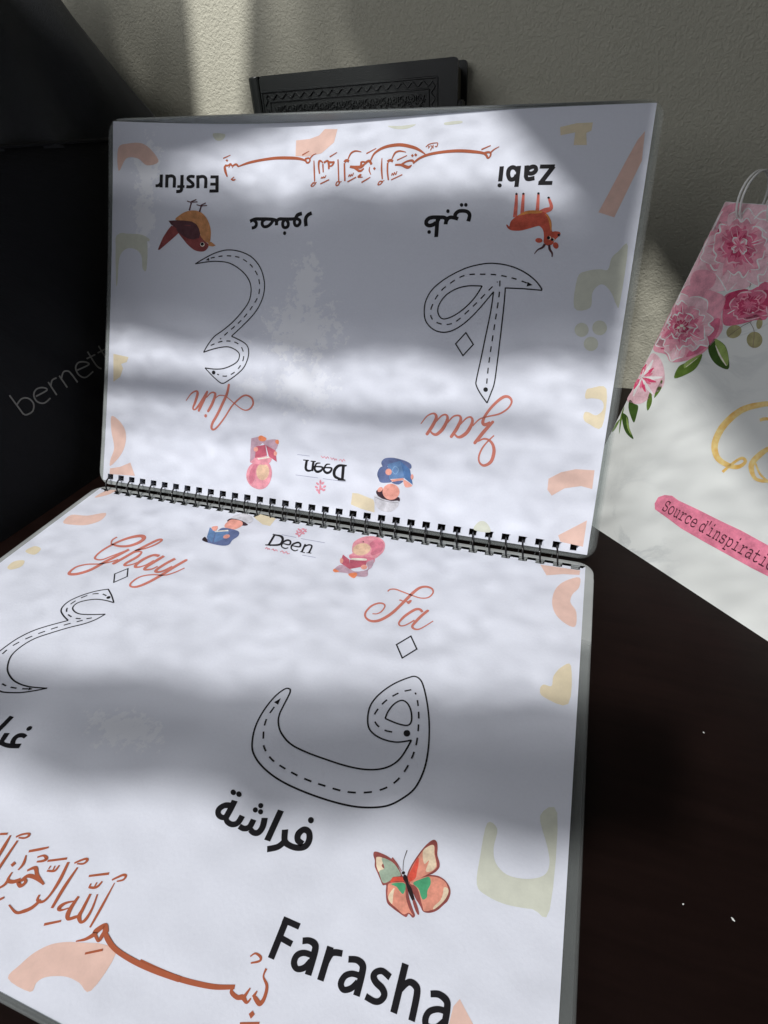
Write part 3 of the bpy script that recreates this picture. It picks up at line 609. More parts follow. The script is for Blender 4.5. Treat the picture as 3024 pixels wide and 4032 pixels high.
art('printed_word','U',
 S('ink',0,0,'254.01 189.08 261.1 188.98','1.96 1.95'),
 S('ink',0,0,'260.56 189.08 255.28 180.88','2.32 2.34'),
 S('ink',0,0,'254.39 181.15 261.07 181.07','1.91 1.9'),
 S('ink',1,0,'247.52 189.82 247.88 185.12 248.05 184.25 248.61 183.38 249.71 183.18 252.22 183.62','2.07 2.06 1.96 1.89 2.09 2.12'),
 S('ink',1,0,'247.82 186.63 249.76 185.82 251.43 186.21 252.33 187.37 251.92 188.77 250.58 189.13 248.95 188.53 248.02 187.48','1.94 2.03 2.19 2.13 1.86 2.09 2.2 2.22'),
 S('ink',0,0,'243.77 189.71 243.96 179.49','2.11 2.11'),
 S('ink',1,0,'243.27 187.4 242.23 188.61 240.63 189.09 239.23 188.16 238.99 186 239.85 183.81 241.04 183.13 242.7 183.74 243.33 185.45','1.9 1.9 2.14 2.24 2.09 1.93 2.08 2.24 2.2'),
 S('ink',0,0,'235.31 189.75 235.55 182.39','2.14 2.14'),
 F('ink',1,'236.61 180.39 236.54 179.89 236.2 179.53 235.69 179.41 235.13 179.55 234.69 179.93 234.48 180.44 234.55 180.94 234.89 181.3 235.4 181.42 235.95 181.27 236.4 180.89'))
art('printed_word','L',
 S('ink',0,0,'228.43 179.18 228.44 189.04','1.92 1.83'),
 S('ink',0,0,'227.42 179.9 232.74 180.06','1.52 1.5'),
 S('ink',0,0,'228.37 184 232.5 184.39','1.4 1.39'),
 S('ink',1,0,'235.02 182.83 236.8 182.21 238.62 182.51 239.3 184.02 239.67 189.18','1.56 1.51 1.74 1.88 1.83'),
 S('ink',1,0,'239.38 184.99 236.68 185.14 234.98 186.25 234.9 187.96 236.28 188.9 238.06 188.06 239.08 186.34','1.35 1.38 1.65 1.69 1.31 1.51 1.62'),
 S('ink',0,0,'242.99 181.7 243.28 189.23','1.88 1.81'),
 S('ink',1,0,'243.22 185.03 244.07 182.79 246.69 182.1','1.72 1.57 1.42'),
 S('ink',1,0,'248.75 182.76 251.03 182.2 252.84 182.79 253.32 184.55 253.53 189.22','1.46 1.49 1.75 1.8 1.75'),
 S('ink',1,0,'253.19 185.13 250.83 185.34 249.15 186.42 248.73 188.15 249.88 189.1 251.62 188.27 252.86 186.56','1.3 1.3 1.51 1.65 1.29 1.39 1.49'),
 S('ink',1,0,'260.7 182.99 258.43 182.37 256.92 182.99 256.44 184.08 257.48 185.08 259.41 185.78 260.36 186.89 259.75 188.24 258.29 188.84 255.84 188.6','1.5 1.41 1.47 1.72 1.57 1.58 1.67 1.4 1.3 1.37'),
 S('ink',0,0,'263.73 179.04 263.72 189.46','1.85 1.76'),
 S('ink',1,0,'263.9 184.6 265.6 182.48 267.45 182.55 268.35 183.95 268.48 189.51','1.53 1.4 1.65 1.73 1.67'),
 S('ink',1,0,'271.69 183 273.82 182.44 275.9 183.05 276.43 184.62 276.51 187.64','1.35 1.45 1.68 1.69 1.65'),
 S('ink',1,0,'276.39 185.13 274.22 185.34 272.27 186.46 271.69 188.11 272.39 189.32 274.48 188.89 276.23 187.13','1.31 1.25 1.36 1.6 1.42 1.21 1.31'))
art('printed_arabic_word','U',
 S('ink',1,0,'95.19 163.58 98.19 164.85 101.92 164.97 106.9 164.93 110.03 164.67 111.83 163.86 112.27 161.48','2.01 1.94 1.87 1.85 1.82 1.96 2.09'),
 S('ink',1,0,'96.71 159.92 98.4 160.26 99.37 161.36 99.18 163 97.63 164.22','1.75 1.84 1.96 1.82 1.71'),
 S('ink',1,0,'109.79 164.13 108.47 162.23 106.46 160.86 104.29 160.79 103.12 162.2 103.3 163.84 105.04 164.93','1.93 1.9 1.78 1.65 1.88 1.93 1.85'),
 S('ink',1,0,'111.98 163.86 113.7 164.94 116.77 164.94 120.43 164.93 123.76 165.06','2.05 1.93 1.85 1.85 1.86'),
 S('ink',1,0,'117.11 164.67 116.08 163.05 116.5 160.89 117.96 160.22 119.41 160.9 119.48 162.78 118.04 164.53 117.11 164.67','1.92 1.93 1.77 1.67 1.92 1.83 1.67 1.64'),
 S('ink',1,0,'123.76 165.06 123.19 163.59 123.88 161.71 125.45 161.3 126.66 162.51 126.44 164.25 124.67 165.06 123.76 165.06','1.92 1.89 1.69 1.75 1.91 1.72 1.61 1.67'),
 S('ink',1,0,'123.76 165.06 124.72 167.07 127.32 167.99','2.26 2.19 2.08'),
 S('ink',1,0,'133.3 168.21 131.05 167.03 129.97 164.9 130.77 161.03','2.06 2.14 2.15 2.1'),
 F('ink',1,'118.92 157.18 118.86 156.64 118.55 156.24 118.07 156.09 117.56 156.23 117.16 156.63 116.96 157.17 117.02 157.71 117.33 158.1 117.81 158.25 118.32 158.11 118.72 157.71'))
art('printed_arabic_word','U',
 S('ink',1,0,'205.03 162.19 203.72 161.23 201.71 160.86 200.16 161.65 199.99 163.22 201.21 164.57 203.61 165.03 206.69 164.99 209.14 164.86 210.39 163.88 210.44 161.37','2.16 2.11 1.96 1.94 2.19 2.14 2.02 1.98 1.9 1.99 2.08'),
 S('ink',0,0,'206.25 155.95 205.85 162.18 205.91 164.71','2.05 2.05 2.07'),
 S('ink',1,0,'203.9 161.42 206.12 163.15 206.73 164.7','1.65 1.65 1.65'),
 S('ink',1,0,'210.6 163.11 211.43 164.45 213.18 164.91 216.7 164.11','2.07 2.04 1.87 1.82'),
 S('ink',1,0,'214.87 164.99 214.96 166.53 216.38 167.86 218.73 168.11 220.98 167.6 222.26 166.25 222.33 164.34 222.04 162.81','1.99 2.05 1.99 1.86 1.76 1.84 1.96 1.99'),
 F('ink',1,'211.66 168.02 211.61 167.52 211.34 167.16 210.91 167.03 210.45 167.17 210.07 167.54 209.88 168.05 209.93 168.55 210.2 168.91 210.63 169.04 211.1 168.9 211.47 168.53'),
 F('ink',1,'218.38 171.05 218.33 170.58 218.05 170.24 217.62 170.12 217.15 170.26 216.77 170.61 216.59 171.08 216.64 171.55 216.92 171.89 217.36 172 217.82 171.87 218.2 171.52'),
 F('ink',1,'220.6 171.05 220.55 170.57 220.27 170.23 219.84 170.11 219.38 170.24 219 170.6 218.82 171.08 218.87 171.56 219.15 171.9 219.58 172.02 220.04 171.89 220.42 171.53'),
 F('ink',1,'203.16 157.54 203.09 157.06 202.79 156.7 202.32 156.57 201.82 156.7 201.41 157.06 201.22 157.55 201.28 158.04 201.59 158.4 202.05 158.53 202.56 158.39 202.96 158.03'))
art('printed_arabic_word','L',
 S('ink',1,0,'224.15 159.95 222.14 159.29 221.54 157.53 222.69 155.86 224.55 156.17 225.62 158.22 225.25 160.24 223.17 161.41 220.35 161.55 218.22 160.72 216.8 157.67','1.76 1.87 2.11 1.96 1.88 2.04 2 1.82 1.74 1.9 2.04'),
 S('ink',1,0,'218.32 160.9 216.97 163.01 214.05 164.65','1.97 1.9 1.83'),
 S('ink',0,0,'212.7 152.62 212.82 162.38','2.16 2.07'),
 S('ink',1,0,'208.66 156.35 209.38 159.07 208.93 160.98 207.48 161.53 205.91 161.02','2.05 2.07 2.04 1.72 1.68'),
 S('ink',1,0,'205.42 157.92 205.26 160.33 203.8 161.34 201.89 161.15','2.02 2.01 1.75 1.62'),
 S('ink',1,0,'201.17 157.96 200.88 160.33 199.42 161.34 197.48 161.15 196.44 160.32','2.06 2.04 1.78 1.6 1.7'),
 S('ink',1,0,'196.08 154.32 196.23 157.84 196.12 160.65','2.17 2.14 2.12'),
 S('ink',1,0,'195.7 156.12 193.67 156.73 192.5 158.28 193.04 159.75 194.65 160.41 196.77 160','1.86 1.99 2.08 1.73 1.62 1.75'),
 F('ink',1,'194.62 151.37 195.02 151.76 195.18 152.21 195.04 152.6 194.66 152.83 194.13 152.84 193.59 152.62 193.19 152.23 193.03 151.78 193.16 151.38 193.54 151.15 194.08 151.14'),
 F('ink',1,'196.84 151.36 197.24 151.75 197.39 152.2 197.25 152.59 196.87 152.82 196.34 152.83 195.81 152.61 195.41 152.22 195.25 151.77 195.39 151.37 195.77 151.14 196.3 151.14'),
 F('ink',1,'206.24 152.97 206.34 153.39 206.2 153.76 205.86 153.99 205.4 154.01 204.95 153.82 204.63 153.46 204.52 153.05 204.66 152.67 205 152.45 205.46 152.43 205.92 152.62'),
 F('ink',1,'205.19 154.75 205.3 155.16 205.16 155.53 204.82 155.75 204.36 155.77 203.91 155.59 203.59 155.24 203.48 154.83 203.62 154.46 203.96 154.24 204.42 154.21 204.87 154.4'),
 F('ink',1,'207.19 154.8 207.29 155.21 207.15 155.57 206.81 155.79 206.35 155.81 205.91 155.63 205.59 155.28 205.49 154.87 205.62 154.5 205.97 154.28 206.43 154.26 206.87 154.45'),
 F('ink',1,'224.52 152.29 224.61 152.78 224.43 153.21 224.03 153.47 223.52 153.49 223.04 153.26 222.7 152.84 222.61 152.35 222.79 151.91 223.19 151.65 223.71 151.63 224.19 151.87'))
art('printed_arabic_word','L',
 S('ink',0,0,'92.27 152.3 92.29 154.76 92.26 157.13 92.23 158.5','2.15 2.13 2.11 2.1'),
 S('ink',1,0,'96.74 157.51 97.38 159.67 98.02 161.07 99.5 161.55 102.14 161.41 104.34 160.89 106.42 160.27','2.17 2.11 1.61 1.49 1.78 1.9 1.91'),
 S('ink',1,0,'98.25 161.27 97.3 162.07 95.89 162.76','2 1.95 1.9'),
 S('ink',1,0,'103.21 160.71 102.01 159.49 101.63 157.88 102.43 156.9 103.9 156.53 105.38 156.76','1.61 1.89 2.14 2.04 1.65 1.37'),
 F('ink',1,'104.07 152.55 104.51 152.88 104.71 153.37 104.64 153.88 104.3 154.27 103.79 154.45 103.25 154.36 102.82 154.03 102.6 153.54 102.68 153.03 103.01 152.63 103.53 152.45'))
art('printed_verse','U',
 S('rust',1,0,'74.22 198.53 78.69 200.36','0.76 0.44'),
 F('rust',0,'76.58 198.18 77.6 197.42 76.86 196.61 75.85 197.42'),
 S('rust',1,0,'77.9 188.36 76.42 191.32 75.74 193.86 76.94 194.78','0.79 1.48 1.3 0.57'),
 S('rust',1,0,'75.78 194.62 77.83 194.63 79.21 195.39 80.47 194.48 82.72 195.29 84.3 194.12','1.23 1.06 1.22 0.92 1.21 0.92'),
 S('rust',1,0,'78.26 193.26 79.24 195.14','0.35 0.59'),
 S('rust',1,0,'80.49 193.26 81.57 195.14','0.35 0.59'),
 S('rust',1,0,'84.03 193.97 90.76 196.12 98.66 197.56 107.14 198.44 115.67 198.37 121.37 197.89 125.43 196.79 127.31 195.25','0.65 1.38 1.46 1.64 1.71 1.48 1.06 0.69'),
 S('rust',1,0,'125.33 197.54 127.51 197.97 128.48 196.95 128.08 195.73 126.71 195.51 125.65 197.28','1.16 0.92 0.92 0.95 0.89 1.05'),
 S('rust',1,0,'128.38 197.7 129.83 199.39 131.93 200.31','0.81 0.68 0.33'),
 S('rust',1,0,'123.48 199.72 127.46 201.79','0.78 0.44'),
 S('rust',1,0,'130.93 196.54 131.85 191.17 132.85 185.2','0.55 0.89 0.67'),
 S('rust',1,0,'130.89 182.75 132.06 184.47 133.49 184.19 132.28 182.73 130.92 182.51','0.92 0.77 0.67 0.56 0.42'),
 S('rust',1,0,'132.09 184.22 134.13 184.77','0.53 0.42'),
 S('rust',1,0,'135.31 189.35 134.26 193.08 134.15 196.05 135.54 196 136.5 194.99','0.76 1 1.27 0.85 0.69'),
 S('rust',1,0,'137.43 190.03 136.56 194.49','0.66 0.88'),
 S('rust',1,0,'137.02 195.22 139.1 196.14 140.15 194.38 140.51 191.67','1.09 1.15 1.25 0.99'),
 S('rust',1,0,'140.02 195.37 142.22 195.3 143.04 195.27 142.18 193.58 140.59 193.14','1.2 1.09 1.12 0.96 0.74'),
 S('rust',1,0,'140.19 198.21 144.25 200.52','0.77 0.44'),
 S('rust',1,0,'136.5 186.6 136.92 187.58 137.58 186.82 138 187.8 138.65 187.04 139.28 188.5','0.58 0.51 0.5 0.49 0.51 0.52'),
 S('rust',1,0,'136.47 183.83 141.53 186.08','0.76 0.65'),
 S('rust',1,0,'145.31 196.66 146.37 190.75 147.32 184.85','0.76 0.76 0.76'),
 S('rust',1,0,'145.78 182.93 146.37 184.63 148.01 184.59 147.15 182.89 145.79 182.83','0.68 0.67 0.63 0.67 0.6'),
 S('rust',1,0,'147.22 184.36 149.07 184.8','0.42 0.42'),
 S('rust',1,0,'80.42 186.74 82.31 188.27','0.57 0.57'),
 S('rust',1,0,'80.37 187.15 81.91 186.49 83.32 187','0.71 0.92 0.76'),
 S('rust',1,0,'150.94 185 150.09 190.15 149.38 194.56','0.87 0.97 0.87'),
 S('rust',1,0,'149.32 195.05 150.27 195.99 151.96 195.45','1.57 1.44 1.32'),
 S('rust',1,0,'151.18 196.45 152.48 199.56 154.99 200.76 158.54 200.13','0.57 0.9 0.81 0.38'),
 S('rust',1,0,'152.89 192.59 156.7 192.12 159.81 192.73 163.16 195.02','1.26 1.69 1.18 0.76'),
 S('rust',1,0,'155.09 192.17 159.11 190.1 161.15 191.48','0.93 1.26 0.54'),
 S('rust',1,0,'159.81 192.73 159.02 194.7 161.12 194.86','0.72 0.78 0.7'),
 S('rust',1,0,'152.81 187.14 153.19 188.35 153.86 187.35 154.23 188.56 154.89 187.66 155.48 189.25','0.56 0.51 0.5 0.49 0.5 0.51'),
 S('rust',1,0,'152.47 184.47 157.3 186.91','0.7 0.65'),
 S('rust',1,0,'160.15 188.27 159 186.95 161.15 186.79','0.78 0.89 0.39'),
 S('rust',1,0,'160.78 183.99 164.39 185.91','0.7 0.7'))
art('printed_verse','U',
 S('rust',1,0,'156.17 192.38 159.42 192.02 161.79 194.11','0.97 1.36 0.66'),
 S('rust',1,0,'156.24 191.89 158.61 190.11 161.23 191.23','0.56 1.25 0.53'),
 S('rust',1,0,'159.42 192.02 159.32 194.68 161.19 194.61 161.82 193.87','1.19 1.08 0.78 0.67'),
 S('rust',1,0,'161.49 194.36 163.75 195.24 165.33 193.25','1.27 1.4 1.24'),
 S('rust',1,0,'164.51 195.45 166.36 199.21 171.69 202.07 179.81 202.87 187.11 201.33 191.37 199.48 194.77 197.23','0.78 1.14 1.55 1.73 1.61 1.19 0.53'),
 S('rust',1,0,'161.53 199.13 166.86 201.68','0.75 0.43'),
 S('rust',1,0,'155.02 200.91 158.58 200.13','0.38 0.38'),
 S('rust',1,0,'164.44 192.08 164.44 190.15 165.69 187.94','0.43 0.72 0.4'),
 F('rust',0,'167.08 191.98 168.1 191.08 167.32 190.24 166.41 191.14'),
 S('rust',1,0,'160.79 183.9 165.55 186.65','0.7 0.54'),
 S('rust',1,0,'159.66 188.29 158.4 186.97 160.93 186.8','0.78 0.87 0.39'),
 S('rust',1,0,'170.82 196.39 171.36 190.86 172.54 185.32','0.42 0.94 0.72'),
 S('rust',1,0,'170.31 182.51 171.13 184.17 172.86 184.11 171.74 182.71 170.33 182.37','0.66 0.64 0.6 0.64 0.61'),
 S('rust',1,0,'171.84 183.91 173.82 184.66','0.42 0.42'),
 S('rust',1,0,'176.04 184.73 174.9 189.3 174.38 193.85','0.82 0.93 0.94'),
 S('rust',1,0,'174.21 194.34 175.5 195.09 177.28 194.45','1.49 1.37 1.28'),
 S('rust',1,0,'176.47 195.53 177.83 198.7 180.26 199.63 183.92 198.89','0.55 0.98 0.88 0.37'),
 S('rust',1,0,'179.47 194.93 184.76 197.2','0.68 0.47'),
 S('rust',1,0,'177.47 187.07 177.83 188.25 178.58 187.27 178.95 188.68 179.73 187.47 180.26 189.2','0.54 0.49 0.5 0.47 0.48 0.48'),
 S('rust',1,0,'177.57 184.83 183.47 187.38','0.63 0.57'),
 S('rust',1,0,'178.67 192.59 182.28 192.35 186.01 191.02 187.98 192.12','0.96 1.3 1.63 0.52'),
 S('rust',1,0,'182.25 192.59 185.08 194.13 188.07 194.38 189.05 192.79','1.05 0.92 1.18 0.84'),
 F('rust',0,'187.6 197.78 188.52 196.94 187.73 196.13 186.85 197.02'),
 F('rust',0,'189.32 198.08 190.34 197.19 189.55 196.38 188.58 197.27'),
 S('rust',1,0,'188.98 193.26 191.93 195.48 196.66 197.14 203.88 198.07 212.05 198.26 219.74 197.52 225.52 196.38 227.71 194.03','0.95 1.24 1.39 1.44 1.59 1.54 1.2 1.01'),
 S('rust',1,0,'225.72 196.6 227.75 196.97 228.87 196.25 228.74 194.9 227.71 194.03 226.28 195.9','1.24 1.01 0.84 0.84 0.76 0.85'),
 S('rust',1,0,'228.72 196.71 230.35 198.22 232.7 199.48','0.8 0.6 0.29'),
 S('rust',1,0,'223.84 198.4 228.32 200.2','0.69 0.49'),
 S('rust',1,0,'194.4 200.98 195.94 202.3 198.34 202.78 200.53 202.86','0.42 0.48 0.46 0.38'),
 S('rust',1,0,'195.73 200.31 196.35 201.11 195.58 201.39','0.48 0.45 0.4'),
 S('rust',1,0,'197.11 199.22 197.84 201.04 196.79 201.56','0.47 0.45 0.4'),
 S('rust',1,0,'198.47 200.08 198.21 201.95','0.45 0.45'),
 S('rust',1,0,'199.29 201.21 200.31 200.92 200.64 202.76','0.41 0.47 0.46'))
art('printed_verse','L',
 S('rust',1,0,'174.83 198.58 174.4 193.31 173.71 187.02','0.57 0.81 0.3'),
 S('rust',1,0,'172.38 186.65 173.37 185.67 174.79 184.46 175.8 184.45 175.7 185.55 174.09 186.51','0.52 0.66 0.75 0.73 0.62 0.41'),
 S('rust',1,0,'164.64 187.93 170.24 185.47','0.62 0.75'),
 S('rust',1,0,'167.03 190.52 166.81 189.39','0.53 0.46'),
 S('rust',1,0,'166.99 190.39 168.62 190.02 169.42 189.32 169.76 187.86','0.6 0.71 0.74 0.54'),
 S('rust',1,0,'168.52 189.91 168.36 188.6','0.46 0.46'),
 S('rust',1,0,'170.83 191.11 172.01 194.63 172.16 197.38 171.28 198.34 169.72 197.32 169.42 195.73 168.71 191.68','0.44 0.69 0.95 0.73 1.22 1.03 0.75'),
 S('rust',1,0,'169.72 197.32 168.69 197.92 167.16 198.82 166.07 197.91 165.69 196.05 165.72 193.3','0.52 0.92 0.88 1.39 1.21 0.77'),
 S('rust',1,0,'165.26 194.75 163.18 195.98 162.32 197.4 163.32 197.79 165.07 196.67','0.34 0.8 1.29 0.59 0.41'),
 S('rust',1,0,'161.28 202.13 165.42 199.92','0.72 0.58'),
 S('rust',1,0,'160.24 198.19 159.56 192.71 159.41 187.06','0.84 1.1 0.57'),
 S('rust',1,0,'157.49 186.39 158.51 185.43 160.04 184.31 160.88 184.53 160.41 185.64 158.43 186.26','0.55 0.67 0.72 0.79 0.61 0.41'),
 S('rust',1,0,'148.68 188.48 154.13 186.05','0.67 0.73'),
 S('rust',1,0,'150.74 190.71 152.5 190.31 153.25 189.77 153.32 188.32','0.58 0.67 0.71 0.5'),
 S('rust',1,0,'150.87 190.19 150.79 189.27','0.41 0.41'),
 S('rust',1,0,'152.43 190.02 152.12 188.85','0.4 0.41'),
 S('rust',1,0,'155.42 186.71 156.68 191.49 156.99 195.59 156.24 197.73 154.32 197.9 153.81 196.59','0.81 1.08 0.73 0.8 0.71 0.61'),
 S('rust',1,0,'155.27 197.6 154.34 199.91 152.64 201.44 150.68 202.34 146.99 201.5','0.94 1.09 1.06 0.65 0.37'),
 S('rust',1,0,'140.46 188.09 143.68 186.43 145.79 185.21','0.79 0.87 0.56'),
 S('rust',1,0,'144.61 188.61 146.25 187.61 147.85 188.1 147.18 188.95 145.52 189.69','0.55 0.65 0.99 0.79 0.52'),
 S('rust',1,0,'140.54 189.22 141.8 191.42 141.69 193.37','0.4 0.92 0.43'),
 F('rust',0,'138.37 191.78 139.46 192.15 139.13 193.28 138.05 192.91'),
 S('rust',1,0,'144.63 192.61 146.48 191.24 148.88 192.69 152.87 194.05','0.63 1.09 0.96 0.6'),
 S('rust',1,0,'152.19 193.8 148.71 193.36 146.05 193.73 145.21 195.38','0.74 1.07 1.13 1.07'),
 S('rust',1,0,'145.21 195.38 144.48 195.91 146.28 196.56 146.76 195.2 145.11 194.48','0.93 0.97 1 0.96 0.53'),
 S('rust',1,0,'144.63 195.25 142.85 196.42 140.87 196.43 140.38 194.4','1.15 1.11 0.87 0.42'),
 S('rust',1,0,'141.03 196.37 141 197.91 139.74 199.51','1.09 0.83 0.65'),
 S('rust',1,0,'143.08 201.28 143.87 200.45','0.78 0.63'),
 S('rust',1,0,'135.51 196.23 134.96 192.58 134.13 186.68','1.02 0.95 0.63'),
 S('rust',1,0,'132.68 185.99 133.8 184.89 135.79 183.93 136.52 184.4 135.74 185.39 133.72 185.88','0.62 0.7 0.67 0.83 0.62 0.44'),
 S('rust',1,0,'130.45 186.09 131.36 189.4 132.32 193.08','0.45 1.15 0.95'),
 S('rust',1,0,'126.65 186.92 129.02 186.08','0.72 0.72'),
 S('rust',1,0,'173.43 202.48 175.72 201.23 177.27 199.55 177.31 198.74 178.78 196.93 180.22 198.35','0.31 0.81 1.32 1.64 1.33 1.77'),
 S('rust',1,0,'177.32 199.4 179.57 200.4 179.73 199.3 179.67 197.72','0.76 0.76 1.15 1.06'),
 S('rust',1,0,'179 197.4 181.4 199.03 185.69 200.52 192.45 201.14 199.54 201.08 207.14 200.56','0.56 1.27 1.2 1.26 1.3 1.33'),
 S('rust',1,0,'178.07 203.96 182.27 201.74','0.53 0.58'))
art('printed_verse','L',
 S('rust',1,0,'194.03 200.8 200.49 200.78 206.98 200.5 212.68 199.81 217.44 198.91 222.14 197.4','1.31 1.3 1.25 1.21 1.15 0.97'),
 S('rust',1,0,'222.01 197.19 221.76 198.51 223.83 199.06 225.28 198.6 226.82 199.18 227.42 198.15','0.32 0.88 0.99 1.13 0.68 0.36'),
 S('rust',1,0,'225.57 198.5 226.21 196.34','0.93 0.37'),
 S('rust',1,0,'227.76 197.56 228.57 197.78 230.23 198.33 230.76 196.84 230.21 194.57 228.39 193.14 228.3 191.38','0.29 0.98 1.1 0.93 0.79 0.43 0.64'),
 S('rust',1,0,'227.88 197.76 228.25 196.3','0.92 0.31'),
 S('rust',1,0,'222.79 190.39 223.81 189.34 225.58 189.63 225.71 190.51 223.67 191.61','0.36 0.46 0.68 0.57 0.38'),
 F('rust',0,'229.06 200.12 230.01 200.63 229.45 201.69 228.46 201.02'),
 S('rust',1,0,'227.23 203.33 231.96 201.73','0.45 0.44'))
art('printed_bird','U',
 F('orng',1,'46.33 163.75 48.85 166.48 52.69 168.49 57.16 169.34 61.74 168.76 65.32 166.64 68.19 163.17 70 159.07 70.5 155.44 70.28 151.78 68.48 151.26 64.54 153.62 62.1 158.45 56.59 162.73'),
 F('brn',1,'44.39 160.78 48.15 160.61 56.63 162.24 61.44 159.41 63.86 154.83 66.68 152.2 69.43 150.3 69.07 148.1 66.94 146.34 63.22 146.13 59.67 147.15 55.68 149.75 52.23 152.87 48.78 156.22'),
 F('brn',0,'43.83 160.52 41.41 157.77 38.49 153.52 36.57 149.28 35.38 146.27 36.61 146.36 41.09 149.89 45.24 153.19 48.51 155.97 49.5 158.2'),
 F('dkbrn',0,'41.56 163.16 46.78 163.56 52.52 163.5 57.13 163.1 60.39 161.58 62.32 159.18 63.44 156.28 62.81 153.83 59.17 152.77 55.09 153.3 51.48 155.06 48.76 156.47 46.52 159.35 43.51 161'),
 F('orng',0,'69.05 151.27 70.99 151.8 74.32 149.79 72.68 149.15 69.8 149.45'),
 F('cream',1,'66.93 150.18 66.79 149.54 66.29 149.06 65.56 148.87 64.8 149.03 64.21 149.48 63.95 150.11 64.09 150.75 64.59 151.23 65.32 151.41 66.08 151.26 66.67 150.81'),
 F('ink',1,'66.45 150.36 66.35 149.89 65.98 149.55 65.45 149.41 64.89 149.52 64.46 149.85 64.28 150.32 64.38 150.78 64.75 151.13 65.28 151.27 65.83 151.15 66.26 150.82'),
 F('cream',1,'66.35 149.63 66.32 149.5 66.22 149.41 66.08 149.38 65.94 149.41 65.83 149.49 65.78 149.61 65.8 149.74 65.9 149.83 66.04 149.86 66.18 149.83 66.3 149.75'),
 S('dkbrn',1,0,'55.04 169.26 55.65 172.17 55.95 173.63','1.03 0.85 1.13'),
 S('dkbrn',1,0,'53.1 174.55 55.63 173.99 59.99 174.17','0.58 0.58 0.58'),
 S('dkbrn',1,0,'55.62 174.11 59.17 175.49','0.66 0.66'),
 S('dkbrn',1,0,'61.76 168.52 62.4 170.83 62.59 171.8','1.02 0.85 1.13'),
 S('dkbrn',1,0,'59.56 172.6 62.29 172.03 66.49 172.21','0.58 0.58 0.58'),
 S('dkbrn',1,0,'62.27 172.27 65.51 173.64','0.62 0.62'))
